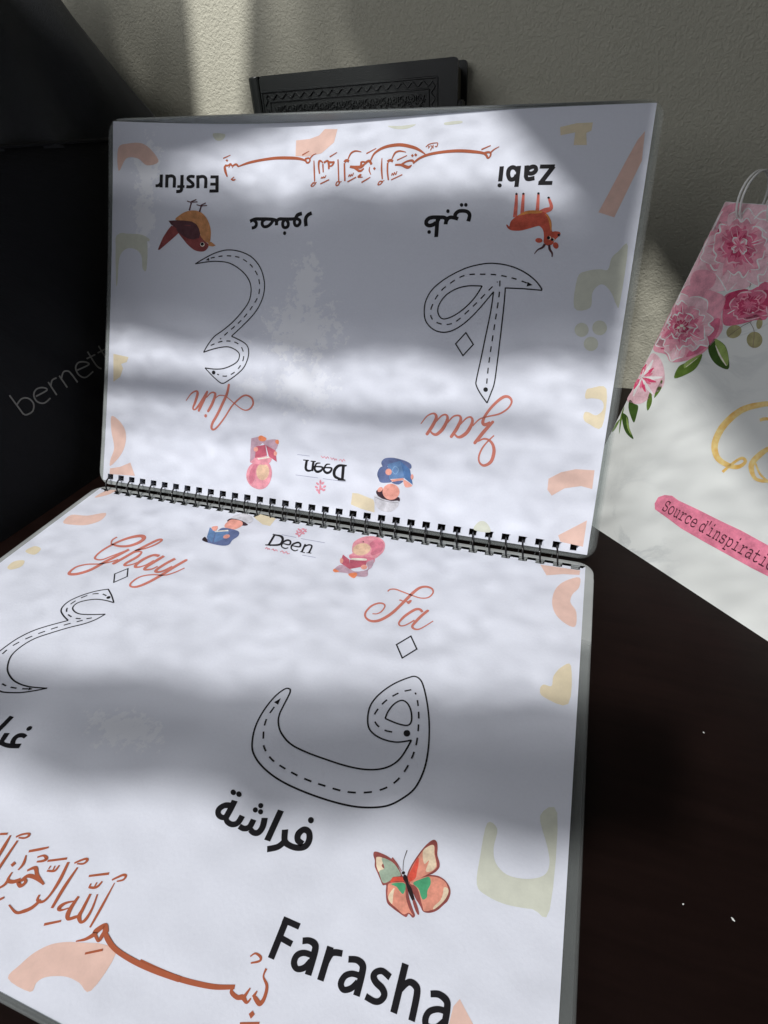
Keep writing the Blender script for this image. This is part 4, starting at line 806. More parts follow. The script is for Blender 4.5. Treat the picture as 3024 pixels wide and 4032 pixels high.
art('printed_gazelle','U',
 S('coral',1,0,'245.39 164.66 245 171.4 244.49 176.33','2.06 1.6 1.14'),
 S('coral',1,0,'248.63 166.43 248.27 171.35 247.89 176.38','1.82 1.59 1.13'),
 S('coral',1,0,'255.86 167.27 255.5 172.16 255.14 176.38','1.79 1.47 1.16'),
 S('coral',1,0,'256.87 166.37 259.33 167.69 261.83 168.55 262.15 170.09 261.04 172.53 260.36 173.98','2.6 2.58 2.18 1.56 1.19 0.92'),
 F('dcoral',1,'244.3 163.55 246.73 165.55 250.04 167.54 253.55 167.95 256.68 167.71 260.14 166.57 262.21 164.35 263.43 161.91 264.22 157.93 265.76 157.83 267.76 157.5 268.46 156.4 267.46 155.07 265.97 153.3 265.54 151.74 263.27 150.84 261.07 152.38 260.77 155.26 259.89 158.37 258.2 160.15 256.86 160.26 253.45 159.26 249.13 158.14 245.29 158.15 242.89 159.05 241.63 160.75 242.04 161.08 243.19 160.18 243.39 161.98'),
 F('gold2',1,'246.75 165.44 250.06 167.43 254.44 167.95 258.51 167.25 255.99 166.38 252.44 166.4 248.95 165.76'),
 S('gold2',1,0,'259.99 166.13 261.81 164.13 263.12 161.03 263.78 157.93','0.41 0.83 0.98 0.43'),
 F('dcoral',1,'260.35 153.22 260.15 152.67 259.54 152.3 258.68 152.21 257.8 152.44 257.14 152.91 256.87 153.51 257.08 154.07 257.69 154.44 258.55 154.52 259.43 154.29 260.08 153.82'),
 F('dcoral',1,'268.06 151.53 268.35 150.74 268.28 150.02 267.87 149.55 267.22 149.46 266.51 149.79 265.93 150.43 265.64 151.22 265.72 151.95 266.13 152.42 266.78 152.5 267.49 152.18'),
 F('cream',1,'264.26 154.61 264.2 154.17 263.93 153.85 263.51 153.72 263.06 153.84 262.69 154.16 262.51 154.61 262.56 155.05 262.84 155.38 263.26 155.5 263.71 155.38 264.08 155.06'),
 F('ink',1,'263.84 154.66 263.79 154.26 263.54 153.96 263.16 153.86 262.75 153.96 262.42 154.25 262.26 154.65 262.31 155.05 262.56 155.34 262.94 155.45 263.34 155.35 263.67 155.05'),
 F('cream',1,'266.02 153.85 265.98 153.45 265.73 153.16 265.35 153.05 264.95 153.15 264.62 153.44 264.46 153.84 264.5 154.24 264.75 154.53 265.13 154.64 265.53 154.54 265.86 154.25'),
 F('ink',1,'265.66 153.8 265.62 153.45 265.4 153.19 265.06 153.09 264.7 153.18 264.41 153.44 264.27 153.8 264.31 154.15 264.53 154.41 264.86 154.51 265.22 154.41 265.52 154.16'),
 F('ink',1,'268.32 156 268.28 155.69 268.09 155.47 267.8 155.38 267.49 155.46 267.23 155.69 267.11 156 267.14 156.31 267.33 156.53 267.63 156.62 267.94 156.54 268.2 156.31'),
 S('dkbrn',1,0,'261.73 151.61 260.76 149.93 258.71 148.8 257.34 146.78','1.32 1.09 0.71 0.33'),
 S('dkbrn',1,0,'263.81 151.29 264.39 149.08 265.74 147.32 266.05 145.44','1.08 1.05 0.84 0.52'),
 F('ink',1,'245.05 175.98 245.02 175.69 244.85 175.48 244.59 175.41 244.31 175.49 244.08 175.71 243.97 176 244 176.29 244.17 176.5 244.43 176.58 244.71 176.49 244.94 176.28'),
 F('ink',1,'248.46 176.02 248.42 175.75 248.23 175.56 247.95 175.49 247.65 175.57 247.41 175.77 247.29 176.04 247.33 176.3 247.52 176.5 247.8 176.56 248.1 176.49 248.34 176.29'),
 F('ink',1,'255.78 176.06 255.74 175.77 255.54 175.56 255.24 175.49 254.92 175.57 254.67 175.78 254.54 176.07 254.58 176.36 254.78 176.57 255.08 176.64 255.4 176.56 255.66 176.35'),
 F('ink',1,'260.95 173.95 260.91 173.68 260.71 173.49 260.41 173.43 260.1 173.5 259.84 173.7 259.72 173.96 259.77 174.23 259.96 174.42 260.26 174.49 260.58 174.41 260.83 174.22'))
art('printed_butterfly','L',
 F('wine',1,'258.18 158.86 258.26 156.81 259.22 153.5 260.69 149.94 262.03 147.69 263.25 146.55 264.31 146.9 264.92 148.3 265.37 150.45 266.53 152.34 266.74 153.86 265.64 155.6 264.08 156.78 264.83 156.4 267.1 156 269.22 156.48 270.86 157.77 271.51 159.34 271.19 161.33 270.36 162.6 268.89 164.55 267.25 165.69 265.74 166.1 264.68 165.8 263.87 164.64 261.56 162.9 259.5 161.03'),
 F('salm',1,'258.49 158.76 258.96 155.65 260.01 152.6 261.1 150.14 262.73 148.31 263.87 148.29 264.57 150.38 265.81 152.89 265.94 154.11 264.66 155.75 262.89 157.39 260.42 159.53 259.02 159.97'),
 F('cream2',1,'260.89 150.7 262.75 148.39 263.79 148.32 264.41 150.43 265.65 152.94 265.63 154.2 264.59 155.47 263.13 155.76 263.35 152.69 262.15 154.03'),
 F('red',1,'258.49 158.76 259.05 155.94 259.94 152.95 260.55 154.52 260.64 156.69 260.77 158.35 259.96 159.68 259.18 159.92'),
 F('salm',1,'259.41 160.15 261.63 158.39 264.61 156.85 267.2 156.42 269.14 156.81 270.17 157.69 270.87 159.25 270.37 161.3 268.95 163.47 267.38 164.95 265.35 165.87 264.58 164.84 263.28 163.09 260.98 160.86'),
 F('cream2',1,'269.35 158.39 270.49 158.33 270.87 159.25 270.37 161.3 268.95 163.47 267.8 164.68 267.75 163.85 269.07 162 269.44 160.14'),
 F('green',1,'260.39 160 262.3 158.34 264.49 157.04 265.4 158.58 264.94 160.66 265.22 162.34 264.3 163.21 263.47 162.59 262.37 161.03'),
 F('wine',1,'260.24 160.65 261.83 160.9 263.43 163.04 264.8 165.62 263.34 164.52 261.6 163.04'),
 F('wine',1,'256.67 159.02 254.15 156.51 251.33 155.46 248.71 155.13 246.68 155.26 246.55 156.29 247.51 157.61 248.06 159.2 249.45 160.65 250.82 162.07 251.99 163.23 252.92 162.93 253.34 164.45 254.53 167 256.39 167.84 258.57 168.43 260.82 168.83 261.34 167.84 262.65 168.4 263.17 167.68 262.28 166.56 260.69 164.49 259.28 161.99 258.4 160.16'),
 F('cream2',1,'247.77 156.56 249.44 156.21 250.27 157.08 250.02 158.43 251.36 159.27 249.96 160.33 248.67 159.17 248.01 157.78'),
 F('sage',1,'249.33 156.4 251.78 156.29 253.97 157.04 256.36 159.12 254.29 160.22 253.66 161.49 251.96 162.63 250.41 161.13 249.81 159.91 251.01 158.75'),
 F('red',1,'254.06 160.6 255.23 159.93 257.16 159.48 257.61 160.41 255.58 161.04 253.95 161.86'),
 F('salm',1,'253.57 162.28 255.67 161.32 258.05 160.73 258.82 162.73 259.77 164.77 261.38 166.84 262.65 167.84 261.27 167.58 260.03 168.39 257.83 167.67 255.17 166.65 254.16 165.37 253.7 163.74'),
 F('green',1,'254.24 162.22 256 161.29 258.09 160.86 258.66 162.19 258.41 163.6 257.28 163.21 256.01 162.42'),
 F('cream2',1,'254.63 164.49 255.48 162.88 255.73 164.73 256.1 166.94 254.61 165.96'),
 F('dk',1,'257.1 158.73 257.98 158.76 258.74 159.6 259.18 160.52 260.28 161.38 261.45 163.08 262.09 164.19 261.52 164.51 260.14 163.2 259.04 161.77 258.17 160.54 257.29 159.9'),
 F('dk',1,'257.33 158.16 257.33 158.39 257.21 158.6 256.99 158.73 256.73 158.75 256.51 158.65 256.38 158.46 256.38 158.22 256.51 158.01 256.73 157.88 256.98 157.87 257.2 157.97'),
 F('wine',1,'261.52 164.51 262.06 164.06 263.26 165.4 264.18 166.94 263.77 167.21 262.66 166.16'),
 S('dk',1,0,'256.57 157.81 255.97 154.99 256.13 151.98','0.17 0.17 0.27'),
 S('wine',1,0,'256.21 158.07 254.31 156.46 252.34 155.39','0.19 0.2 0.49'))
art('printed_reading_girl','U',
 F('pink',1,'117.61 10.89 112.03 12.43 108.85 16.83 109.44 22.39 112.92 26.21 118.1 28.16 123.2 26.72 125.49 21.6 124.72 16.09 122.07 12.36'),
 F('pink2',1,'111.96 13.11 110.63 18.43 113.06 24.86 118.13 27.83 114.8 23.03 114.67 16.87'),
 F('skin',1,'123.65 21.72 123.1 19.2 121.57 17.3 119.45 16.53 117.31 17.11 115.74 18.87 115.15 21.36 115.71 23.89 117.25 25.78 119.37 26.53 121.5 25.94 123.06 24.18'),
 F('pink',1,'110.44 26.26 111.81 29.48 123.14 30.76 124.03 28.17 120.64 25.75 113.76 25.62'),
 F('lilac',0,'109.76 40.11 114.36 41.59 118.46 38.98 114.97 35.92 114.88 33.21 113.02 28.94 110.48 25.92 109.92 32.67'),
 F('lilac',1,'117.71 38.91 122.81 40.78 127.33 40.58 126.44 35.14 121.07 35.9'),
 F('crim',0,'113.45 35.76 119.39 37.4 121.2 31.21 113.4 28.98'),
 F('crim',0,'119.8 37.11 126.47 34.81 127.94 28.28 122.36 31'),
 F('cream',0,'114.96 28.82 122.38 30.8 123.22 30.09 115.79 28.23'),
 F('orng2',1,'114.4 41.26 116.18 42.45 119.74 41.13 118.42 39.32 115.37 39.34'),
 F('orng2',1,'125.82 40.75 127.67 40.95 127.92 38.64 126 39.11'),
 F('skin2',1,'115 34.24 114.87 33.55 114.36 33 113.62 32.73 112.84 32.83 112.23 33.26 111.96 33.91 112.09 34.6 112.6 35.15 113.34 35.41 114.12 35.31 114.72 34.88'),
 F('skin2',1,'127.56 33.13 127.49 32.45 127.16 31.92 126.66 31.69 126.12 31.81 125.69 32.25 125.48 32.9 125.54 33.57 125.87 34.1 126.37 34.33 126.91 34.21 127.35 33.77'))
art('printed_logo','U',
 S('ink',0,0,'169.55 30.95 169.82 22.77','1.79 1.66'),
 S('ink',1,0,'171.26 31.15 166.8 30.63 164.49 27.63 165.46 24.17 171.54 22.98','0.9 1.56 1.8 1.61 0.78'),
 S('ink',0,0,'167.79 31.13 171.59 31.32','0.64 0.64'),
 S('ink',0,0,'167.03 22.74 171.75 22.95','0.65 0.64'),
 S('ink',1,0,'157.18 28.39 162.45 28.82 161.99 26.68 159.97 25.78 158.04 27.18 159.1 30.25 161.51 30.85','0.65 1.01 1.3 1.44 1.27 0.9 0.52'),
 S('ink',1,0,'151.1 28.33 156.8 28.67 156.32 26.65 153.92 25.71 152.32 27.16 153.05 30.19 155.48 30.8','0.65 1.02 1.31 1.45 1.29 0.91 0.52'),
 S('ink',0,0,'151.11 31.41 150.9 25.67','1.43 1.43'),
 S('ink',1,0,'150.97 26.34 148.53 25.58 146.72 26.82 146.9 31.59','0.79 1.23 1.54 1.44'),
 S('ink',0,0,'144.61 31.33 148.22 31.47','0.59 0.59'),
 S('ink',0,0,'149.33 31.21 152.56 31.32','0.59 0.59'),
 S('line',0,0,'140.87 22.27 155.03 22.29','0.2 0.2'),
 S('line',0,0,'158.03 22.27 172.11 22.22','0.2 0.19'),
 S('line',0,0,'140.5 34.03 148.36 33.99','0.2 0.2'),
 S('pink3',1,0,'170.27 33.61 169.12 34.51 168.59 33.16 167.77 34.17 166.45 33.56','0.4 0.39 0.39 0.39 0.39'),
 S('pink3',1,0,'165.42 33.44 164.62 34.26 164.02 33.41 163.19 34.49 162.23 33.73 161.26 34.72','0.41 0.39 0.39 0.39 0.39 0.41'),
 S('pink3',1,0,'160.43 33.98 159.27 34.82 158.69 33.78 157.51 34.75 156.67 34.01 155.36 34.9','0.4 0.39 0.39 0.39 0.39 0.41'),
 S('pink3',1,0,'156.56 21.43 156.8 16.2 156.71 13.88','0.71 0.64 0.57'),
 F('pink3',1,'155.94 18.42 155.64 18.24 155.18 18.25 154.69 18.44 154.3 18.77 154.11 19.14 154.17 19.46 154.47 19.64 154.92 19.63 155.41 19.44 155.8 19.11 156 18.74'),
 F('pink3',1,'158.93 20.39 159.06 20.1 158.95 19.69 158.65 19.27 158.22 18.96 157.78 18.84 157.45 18.94 157.32 19.24 157.42 19.65 157.73 20.06 158.16 20.37 158.6 20.49'),
 F('pink3',1,'155.54 16.53 155.28 16.31 154.83 16.24 154.31 16.35 153.85 16.61 153.59 16.94 153.59 17.27 153.85 17.49 154.3 17.56 154.83 17.45 155.28 17.19 155.54 16.85'),
 F('pink3',1,'160.32 18.46 160.39 18.15 160.22 17.76 159.84 17.4 159.36 17.16 158.91 17.11 158.61 17.26 158.54 17.57 158.72 17.96 159.09 18.33 159.57 18.56 160.02 18.62'),
 F('pink3',1,'156.49 15.16 156.28 14.9 155.84 14.76 155.3 14.79 154.81 14.97 154.48 15.25 154.42 15.57 154.64 15.83 155.08 15.97 155.62 15.94 156.11 15.76 156.43 15.48'),
 F('pink3',1,'160.29 16.33 160.3 16.01 160.06 15.65 159.62 15.35 159.1 15.19 158.65 15.21 158.39 15.41 158.37 15.73 158.62 16.09 159.06 16.39 159.57 16.55 160.02 16.53'),
 F('pink3',1,'157.12 16.57 156.78 16.66 156.51 16.99 156.37 17.46 156.4 17.96 156.59 18.35 156.89 18.52 157.23 18.43 157.5 18.1 157.64 17.63 157.61 17.13 157.42 16.74'),
 F('pink3',1,'156.82 19.17 156.49 19.25 156.21 19.58 156.07 20.06 156.1 20.55 156.29 20.94 156.6 21.11 156.93 21.02 157.2 20.69 157.34 20.22 157.31 19.72 157.12 19.34'),
 F('pink3',1,'157.15 13.41 156.81 13.33 156.39 13.48 156.01 13.82 155.77 14.26 155.73 14.67 155.9 14.96 156.24 15.04 156.66 14.89 157.04 14.55 157.29 14.11 157.33 13.7'),
 F('pink3',1,'158.91 16.48 158.81 16.17 158.44 15.9 157.92 15.75 157.39 15.76 156.98 15.93 156.8 16.2 156.91 16.51 157.27 16.77 157.79 16.92 158.33 16.91 158.74 16.75'))
art('printed_reading_boy','U',
 F('bluD',1,'191.46 35.29 193.16 37.69 197.01 38.57 200.96 38.39 205.61 37.55 208.39 36.01 208.34 33.83 204.72 34.34 196.92 34.04 193.08 32.96'),
 F('bluD',1,'189.89 29.1 191.44 32.77 195.69 33.27 197.04 27.76 198.65 25.44 192.81 24.39 190.9 26.37'),
 F('blu',0,'195.17 34.78 202.05 37.45 205.78 28.53 197.15 26.83'),
 F('blu2',0,'202.05 37.45 208.06 33.49 210.7 25.41 205.82 28.23'),
 S('blu3',1,0,'199.51 34.35 201.67 32.72 200.37 30.06 198.2 31.68 199.51 34.35','0.38 0.39 0.37 0.39 0.39'),
 F('skin2',0,'197.84 26.6 204.82 28.41 205.58 27.57 199.3 25.52'),
 F('skin2',1,'205.26 27.53 210.42 25.06 206.72 23.65'),
 F('bluD',1,'198.66 25.32 205 27 202.7 24.57'),
 F('skin2',1,'198.1 30.91 197.96 30.02 197.37 29.3 196.49 28.96 195.55 29.08 194.8 29.63 194.45 30.47 194.59 31.37 195.18 32.09 196.06 32.43 197 32.31 197.74 31.75'),
 F('skin2',1,'210.47 29.74 210.46 28.99 210.26 28.42 209.9 28.17 209.49 28.32 209.15 28.83 208.95 29.55 208.96 30.3 209.17 30.87 209.53 31.11 209.93 30.96 210.28 30.46'),
 F('hair',1,'190.42 19.31 193.89 21.03 199.08 16.64 203.53 17.88 204.16 15.44 198.01 14.59 192.45 16.39'),
 F('skin2',1,'203.76 20.75 203.4 18.49 201.85 16.66 199.52 15.75 197.04 16.01 195.07 17.37 194.15 19.48 194.53 21.75 196.1 23.58 198.44 24.47 200.91 24.19 202.85 22.83'),
 F('skin2',1,'193.79 21.76 194.07 21.22 193.95 20.5 193.48 19.78 192.77 19.28 192.02 19.11 191.43 19.33 191.15 19.87 191.27 20.6 191.75 21.31 192.45 21.82 193.2 21.98'),
 F('grey',1,'189.66 17.29 194.54 15.71 199.92 15.17 203.93 15.72 203.58 12.19 200 9.15 194.69 9.02 191.01 11.71'),
 S('grey2',1,0,'190.14 16.07 196.01 14.64 203.93 14.65','0.32 0.32 0.31'))
art('printed_reading_girl','L',
 F('pink',1,'186.3 19.73 184.83 13.56 187.3 8.59 191.95 5.93 197.68 6.4 201.52 10.17 202.86 16.31 201.54 21.15 200.48 23.2 199.44 25.23 193.76 25.86 187.4 24.88 186.38 23.8 187.54 22.14'),
 F('pink2',1,'193.59 12.23 196.29 7.72 200.85 10.35 201.76 16.59 199.09 20.91 197.16 20.52 196.23 16.21'),
 F('skin',1,'195.2 15.41 195.75 17.98 195.04 20.48 193.3 22.26 190.97 22.87 188.65 22.14 186.95 20.25 186.34 17.69 187 15.13 188.77 13.28 191.17 12.67 193.53 13.46'),
 F('pink2',1,'186.81 24.14 190.68 24.01 196.27 22.99 200.22 23.27 200.55 27.54 194.65 28.24 188.03 26.49'),
 F('lilac',1,'182.92 37.33 184.53 32.65 188.59 32.43 193.81 35.27 199.56 32.06 197.33 27.53 200.23 24.15 201.12 29.95 200.1 32.75 201.08 37.03 196.14 38.36 190.04 37.52 184.99 38.04'),
 F('crim',0,'182.98 24.42 187.81 27.43 190.84 34.38 184.16 31.02'),
 F('crim',0,'188.08 27.36 196.75 25.94 197.92 29.95 190.51 34.3'),
 F('cream',1,'188.46 26.81 189.51 25.65 195.62 24.48 196.42 25.85 190.67 27.11'),
 F('orng2',1,'182.97 37.74 182.97 36.05 186.15 37.31 184.55 38.41'),
 F('orng2',1,'191.39 37.99 194.1 36.02 195.84 36.8 195.53 39.75 193.83 39.8'),
 F('skin2',1,'198.84 30.56 198.94 31.46 198.58 32.24 197.87 32.67 197 32.66 196.19 32.19 195.66 31.4 195.55 30.49 195.9 29.71 196.62 29.27 197.5 29.29 198.32 29.76'),
 F('skin2',1,'185.09 29.03 185.35 30.01 185.32 30.78 184.99 31.15 184.46 31.01 183.86 30.4 183.35 29.49 183.08 28.5 183.11 27.72 183.44 27.34 183.98 27.49 184.59 28.1'),
 F('dk',1,'190.05 11.64 190.1 11.91 190.05 12.13 189.9 12.24 189.71 12.22 189.52 12.06 189.37 11.81 189.32 11.54 189.38 11.32 189.52 11.2 189.71 11.23 189.91 11.39'))
art('printed_logo','L',
 S('ink',0,0,'139.37 17.99 140.45 27.48','1.3 1.26'),
 S('ink',1,0,'138.63 18.48 143.3 18.47 145.92 21.24 145.99 25.56 138.87 27.61','0.96 1.54 1.31 1.73 0.95'),
 S('ink',0,0,'138.49 27.51 142.12 27.52','0.64 0.64'),
 S('ink',0,0,'138.05 18.03 141.08 18.05','0.68 0.67'),
 S('ink',1,0,'147.86 24.12 151.45 24.14 150.75 21.45 148.5 20.87 147.14 23.35 147.96 26.48 150.64 27.66 152.05 26.63','0.73 1.2 0.97 1.56 1.27 0.73 0.92 0.75'),
 S('ink',1,0,'153.7 24.51 157.7 24.41 156.96 21.95 154.92 21.33 153.17 23.7 153.93 26.8 156.64 28.14 158.08 26.92','0.73 1.18 0.98 1.53 1.28 0.72 0.9 0.74'),
 S('ink',0,0,'159.83 21.49 160.81 28.24','1.08 1.06'),
 S('ink',1,0,'160.25 23.74 161.82 21.63 164.03 22.29 164.86 27.91','0.83 1.22 0.89 1.11'),
 S('ink',0,0,'159.77 28.05 162.68 28.21','0.61 0.61'),
 S('ink',0,0,'163.52 27.99 166.22 27.74','0.62 0.62'),
 S('line',0,0,'143.19 17.21 152.36 17.42','0.29 0.28'),
 S('line',0,0,'155.23 17.66 169.74 17.77','0.28 0.27'),
 S('line',0,0,'162.17 30.44 169.91 30.38','0.26 0.26'),
 S('pink3',1,0,'140.3 30.83 140.42 29.48 141.95 30.86 142.08 29.89 143.22 30.81','0.51 0.54 0.5 0.54 0.39'),
 S('pink3',1,0,'144.17 30.75 144.58 29.71 145.93 31.03 146.36 29.99 147.81 30.91','0.54 0.52 0.51 0.54 0.42'),
 S('pink3',1,0,'149.56 31.19 150.18 29.92 151.95 31.48 152.45 29.97 154.16 31.45 154.87 30.72','0.54 0.52 0.52 0.53 0.48 0.55'),
 S('pink3',1,0,'154.61 9.02 153.75 12.79 153.4 16.86','0.74 0.71 0.68'),
 F('pink3',1,'151.78 11.24 151.61 11.46 151.19 11.44 150.64 11.17 150.09 10.74 149.7 10.25 149.57 9.83 149.73 9.61 150.15 9.64 150.71 9.9 151.26 10.34 151.65 10.83'),
 F('pink3',1,'153.82 9.49 153.82 9.86 153.55 10.12 153.09 10.21 152.56 10.11 152.1 9.83 151.84 9.46 151.84 9.09 152.11 8.83 152.57 8.73 153.1 8.84 153.56 9.12'),
 F('pink3',1,'151.67 13.62 151.42 13.71 150.96 13.5 150.43 13.04 149.95 12.45 149.67 11.89 149.65 11.52 149.9 11.42 150.36 11.64 150.9 12.11 151.37 12.7 151.65 13.25'),
 F('pink3',1,'152.97 11.97 153.13 12.38 153.08 12.85 152.84 13.27 152.47 13.53 152.07 13.54 151.75 13.32 151.58 12.91 151.63 12.43 151.87 12.01 152.24 11.76 152.64 11.74'),
 F('pink3',1,'155.93 11.24 155.86 11.56 155.54 11.73 155.03 11.71 154.49 11.48 154.05 11.13 153.82 10.74 153.89 10.41 154.21 10.24 154.72 10.26 155.26 10.49 155.71 10.84'),
 F('pink3',1,'152.12 14.21 152.17 14.6 151.98 14.94 151.58 15.15 151.1 15.16 150.65 14.99 150.35 14.66 150.3 14.28 150.49 13.93 150.89 13.72 151.38 13.71 151.83 13.88'),
 F('pink3',1,'154.13 15.93 154.02 16.2 153.65 16.28 153.12 16.13 152.57 15.81 152.15 15.4 151.97 15 152.09 14.72 152.46 14.65 152.99 14.79 153.54 15.11 153.96 15.53'),
 F('pink3',1,'155.53 13.09 155.52 13.45 155.26 13.72 154.8 13.81 154.28 13.71 153.83 13.44 153.57 13.08 153.57 12.71 153.84 12.45 154.3 12.36 154.82 12.46 155.27 12.73'),
 F('pink3',1,'153.3 12.2 153.05 12.29 152.59 12.07 152.06 11.61 151.59 11.01 151.3 10.45 151.29 10.08 151.54 9.98 152 10.2 152.53 10.67 153 11.27 153.28 11.82'))
art('printed_reading_boy','L',
 F('grey',1,'106.68 10.85 107.14 7.43 110.52 4.58 115.67 4.73 120.05 8.01 120.04 12.3 114.01 11.7'),
 F('hair',1,'105.94 13.74 106.56 10.66 113.57 10.95 119.75 13.65 116.82 15.24 110.23 13.73'),
 F('skin2',1,'106.68 17.82 106.56 13.59 108.33 11.19 114.32 11.62 116.82 15.24 114.44 19.49 109.9 20.14'),
 F('bluD',1,'105.53 23.32 107.5 19.71 117.06 20.37 119.73 24.24 118.53 28.52 118.82 32.33 116.56 34.17 110.6 34.47 102.17 33.25 101.39 29.97 104.04 30.79'),
 F('blu',0,'99.23 21.3 104.88 24.51 108.62 33.53 102.87 30.09'),
 F('blu',0,'105.19 24.44 111.91 21.69 114.85 27 109.5 33.3'),
 F('cream',0,'104.62 23.56 111.06 20.87 112.02 21.86 105.49 24.36'),
 F('skin2',1,'114.93 25.35 115.34 26.22 115.27 27.18 114.73 27.96 113.87 28.36 112.91 28.28 112.12 27.73 111.7 26.86 111.77 25.9 112.31 25.11 113.18 24.7 114.14 24.79'),
 F('skin2',1,'100.15 21.06 102.96 19.29 104.66 22.51 103.4 23.87'),
 F('dk',1,'101.77 32.86 101.69 29.9 105.98 33.73'))
art('printed_border_shape','U',
 F('peach',1,'6.41 203.13 13.08 205.82 21.96 206.03 28.8 201.77 32.8 196.14 25.42 194.08 19.27 197.76 11.76 197.58 6.88 190.47'))
art('printed_border_shape','U',
 F('peach',0,'118.67 207.81 126.97 208.4 132.28 210.05 135.27 213.37 142.82 213.03 141.73 205.99 134.95 200.35 126.82 198.88 119.34 199.33'))
art('printed_border_shape','U',
 F('pale_sage',1,'66.48 212.21 74.01 211.86 72.6 208.7 68.55 208.69'))
art('printed_border_shape','U',
 F('pale_sage',1,'6.21 153.95 16.17 155.14 24.97 154.44 29.12 151.24 14.75 150.19 7.11 145.29'))
art('printed_border_shape','U',
 F('pale_sage',1,'6.47 152.92 16.48 154.57 24.2 153.39 27.8 150.3 28.17 134.81 25.41 135.26 24.1 142.74 19.4 146.34 12.93 146.16 8.53 140.66 7.69 126.52 6.62 126.48'))
art('printed_border_shape','U',
 F('beige',0,'6.5 82.97 18.09 81.64 16.88 78.51 12.74 77.11 14.31 74.36 12.49 69.1 7.41 65.63'))
art('printed_border_shape','U',
 F('peach',1,'7.1 43.76 13.5 41.42 18.68 35.49 19.27 27.36 15.78 19.32 8.51 11.94 8.21 16.08 10.6 24.07 7.69 34.41'))
art('printed_border_shape','U',
 F('peach',0,'8.19 10.23 16.3 12.26 24.03 15.89 28.27 7.9 8.16 6.63'))
art('printed_border_shape','U',
 F('beige',0,'260.94 207.8 268.55 209.39 275.84 209.43 275.75 205.58 273.54 204.56 274.59 198.79 268.53 198.98 268.32 204.97 261.72 203.88'))
art('printed_border_shape','U',
 F('peach',0,'284.51 166.88 293.42 190.85 297.18 200.53 299.88 204.57 300.43 190.69 292.02 164.45'))
art('printed_border_shape','U',
 F('pale_sage',1,'171.87 213.07 179.09 212.65 187.37 212.99 182.53 211.01 176.02 211.39'))
art('printed_border_shape','U',
 F('pale_sage',1,'203.01 213 210.89 213.35 211.67 212.14 203.81 211.66'))
art('printed_border_shape','U',
 F('pale_sage',1,'279.39 135.82 283.18 138.97 288.92 139.96 292.68 139.87 293.56 145.25 296 148.31 300.03 150.94 300.32 124.23 298.74 123.74 295.94 128.85 292.07 132.64 289.22 132.13 287.22 128.58 287.22 121.57 279.94 121.3'))
art('printed_border_shape','U',
 F('pale_sage',1,'288.06 111.06 287.88 109.38 286.88 108.1 285.34 107.57 283.67 107.94 282.31 109.1 281.63 110.75 281.83 112.44 282.83 113.72 284.38 114.24 286.05 113.86 287.39 112.7'))
art('printed_border_shape','U',
 F('pale_sage',1,'296.25 112.41 296.06 110.66 295.04 109.33 293.45 108.78 291.71 109.16 290.3 110.37 289.6 112.1 289.8 113.86 290.84 115.2 292.43 115.73 294.16 115.34 295.56 114.13'))
art('printed_border_shape','U',
 F('pale_sage',1,'293.37 104.65 293.19 102.92 292.18 101.61 290.61 101.06 288.91 101.42 287.53 102.6 286.84 104.29 287.03 106.02 288.05 107.34 289.62 107.88 291.32 107.51 292.69 106.32'))
art('printed_border_shape','U',
 F('beige',1,'291.37 78.32 291.25 82.05 292.94 83.25 300.31 83.46 300.88 65.28 294.56 66.28 291.97 68.27 291.94 71.4 293.77 71.75 297.33 70.55 299.92 73 300.05 76.11 298.32 78.18 294.47 78.57'))
art('printed_border_shape','U',
 F('peach',0,'279.76 37.36 285.21 41.25 291.85 43.61 300.6 44.11 300.84 34.91 295.59 35.69 288.07 33.62 282.52 29.19 280.01 31.83'))
art('printed_border_shape','U',
 F('peach',0,'288.33 9.87 300.68 19.29 300.74 6.1 289.91 6.88'))
art('printed_border_shape','U',
 F('pale_sage',1,'246.36 6.28 247.9 10.42 250.88 11.5 253.73 9.51 254.7 6.19'))
art('printed_border_shape','U',
 F('beige',0,'176.66 16.52 180.22 16.67 189.32 14.55 190.19 12.88 190.84 7.51 183.27 8.37 176.53 10.02'))
art('printed_border_shape','L',
 F('peach',0,'281.92 6.35 300.87 5.89 300.65 9.24 293.34 10.6 285.63 13.56'))
art('printed_border_shape','L',
 F('peach',1,'300.73 11.12 300.87 18.24 298.21 23.8 297.63 29.33 300.42 34.78 300.36 43.92 295.44 42.63 291.24 37.56 289.6 30.2 290.64 21.72 294.56 15.25'))
art('printed_border_shape','L',
 F('beige',1,'299.93 66.12 299.94 84.57 290.79 84.01 289.13 80.7 290.26 78.25 293.27 78.06 293.62 73.03 296.31 67.67'))
art('printed_border_shape','L',
 F('pale_sage',1,'293.95 129.5 299.07 127.1 299.08 154.85 294.5 156.18 287.44 157.25 281.86 156.77 278.37 154.82 277.88 147.01 278.24 136.73 281.57 137.55 281.38 143.39 282.68 147.38 286.33 149.57 291.87 149.03 296.55 146.68 297.98 143.24 297.07 138.54'))
art('printed_border_shape','L',
 F('peach',0,'279.05 181.66 284.35 186.35 277.37 188.81 277.81 183.59'))
art('printed_border_shape','L',
 F('peach',1,'161.6 214.9 162.33 211.49 163.93 208.21 166.87 205.34 170.84 203.43 175.1 202.21 181.29 200.63 186.38 201.32 185.6 209.92 181.26 209.56 177.55 209.55 174.49 210.24 171.28 211.56 169.94 213.18 169.82 215.22'))
art('printed_border_shape','L',
 F('peach',1,'8.72 39.57 7.51 31.93 18.09 30 27.35 24.74 30.12 31.78 25.22 37.72 16.86 39.85'))
art('printed_border_shape','L',
 F('peach',1,'7.54 12.19 9.06 5.02 15.46 0.7 14.83 6.36 11.16 10.5'))
art('printed_border_shape','L',
 F('beige',1,'8.67 67.22 10.14 62.23 15.93 63.24 16.48 68.25'))
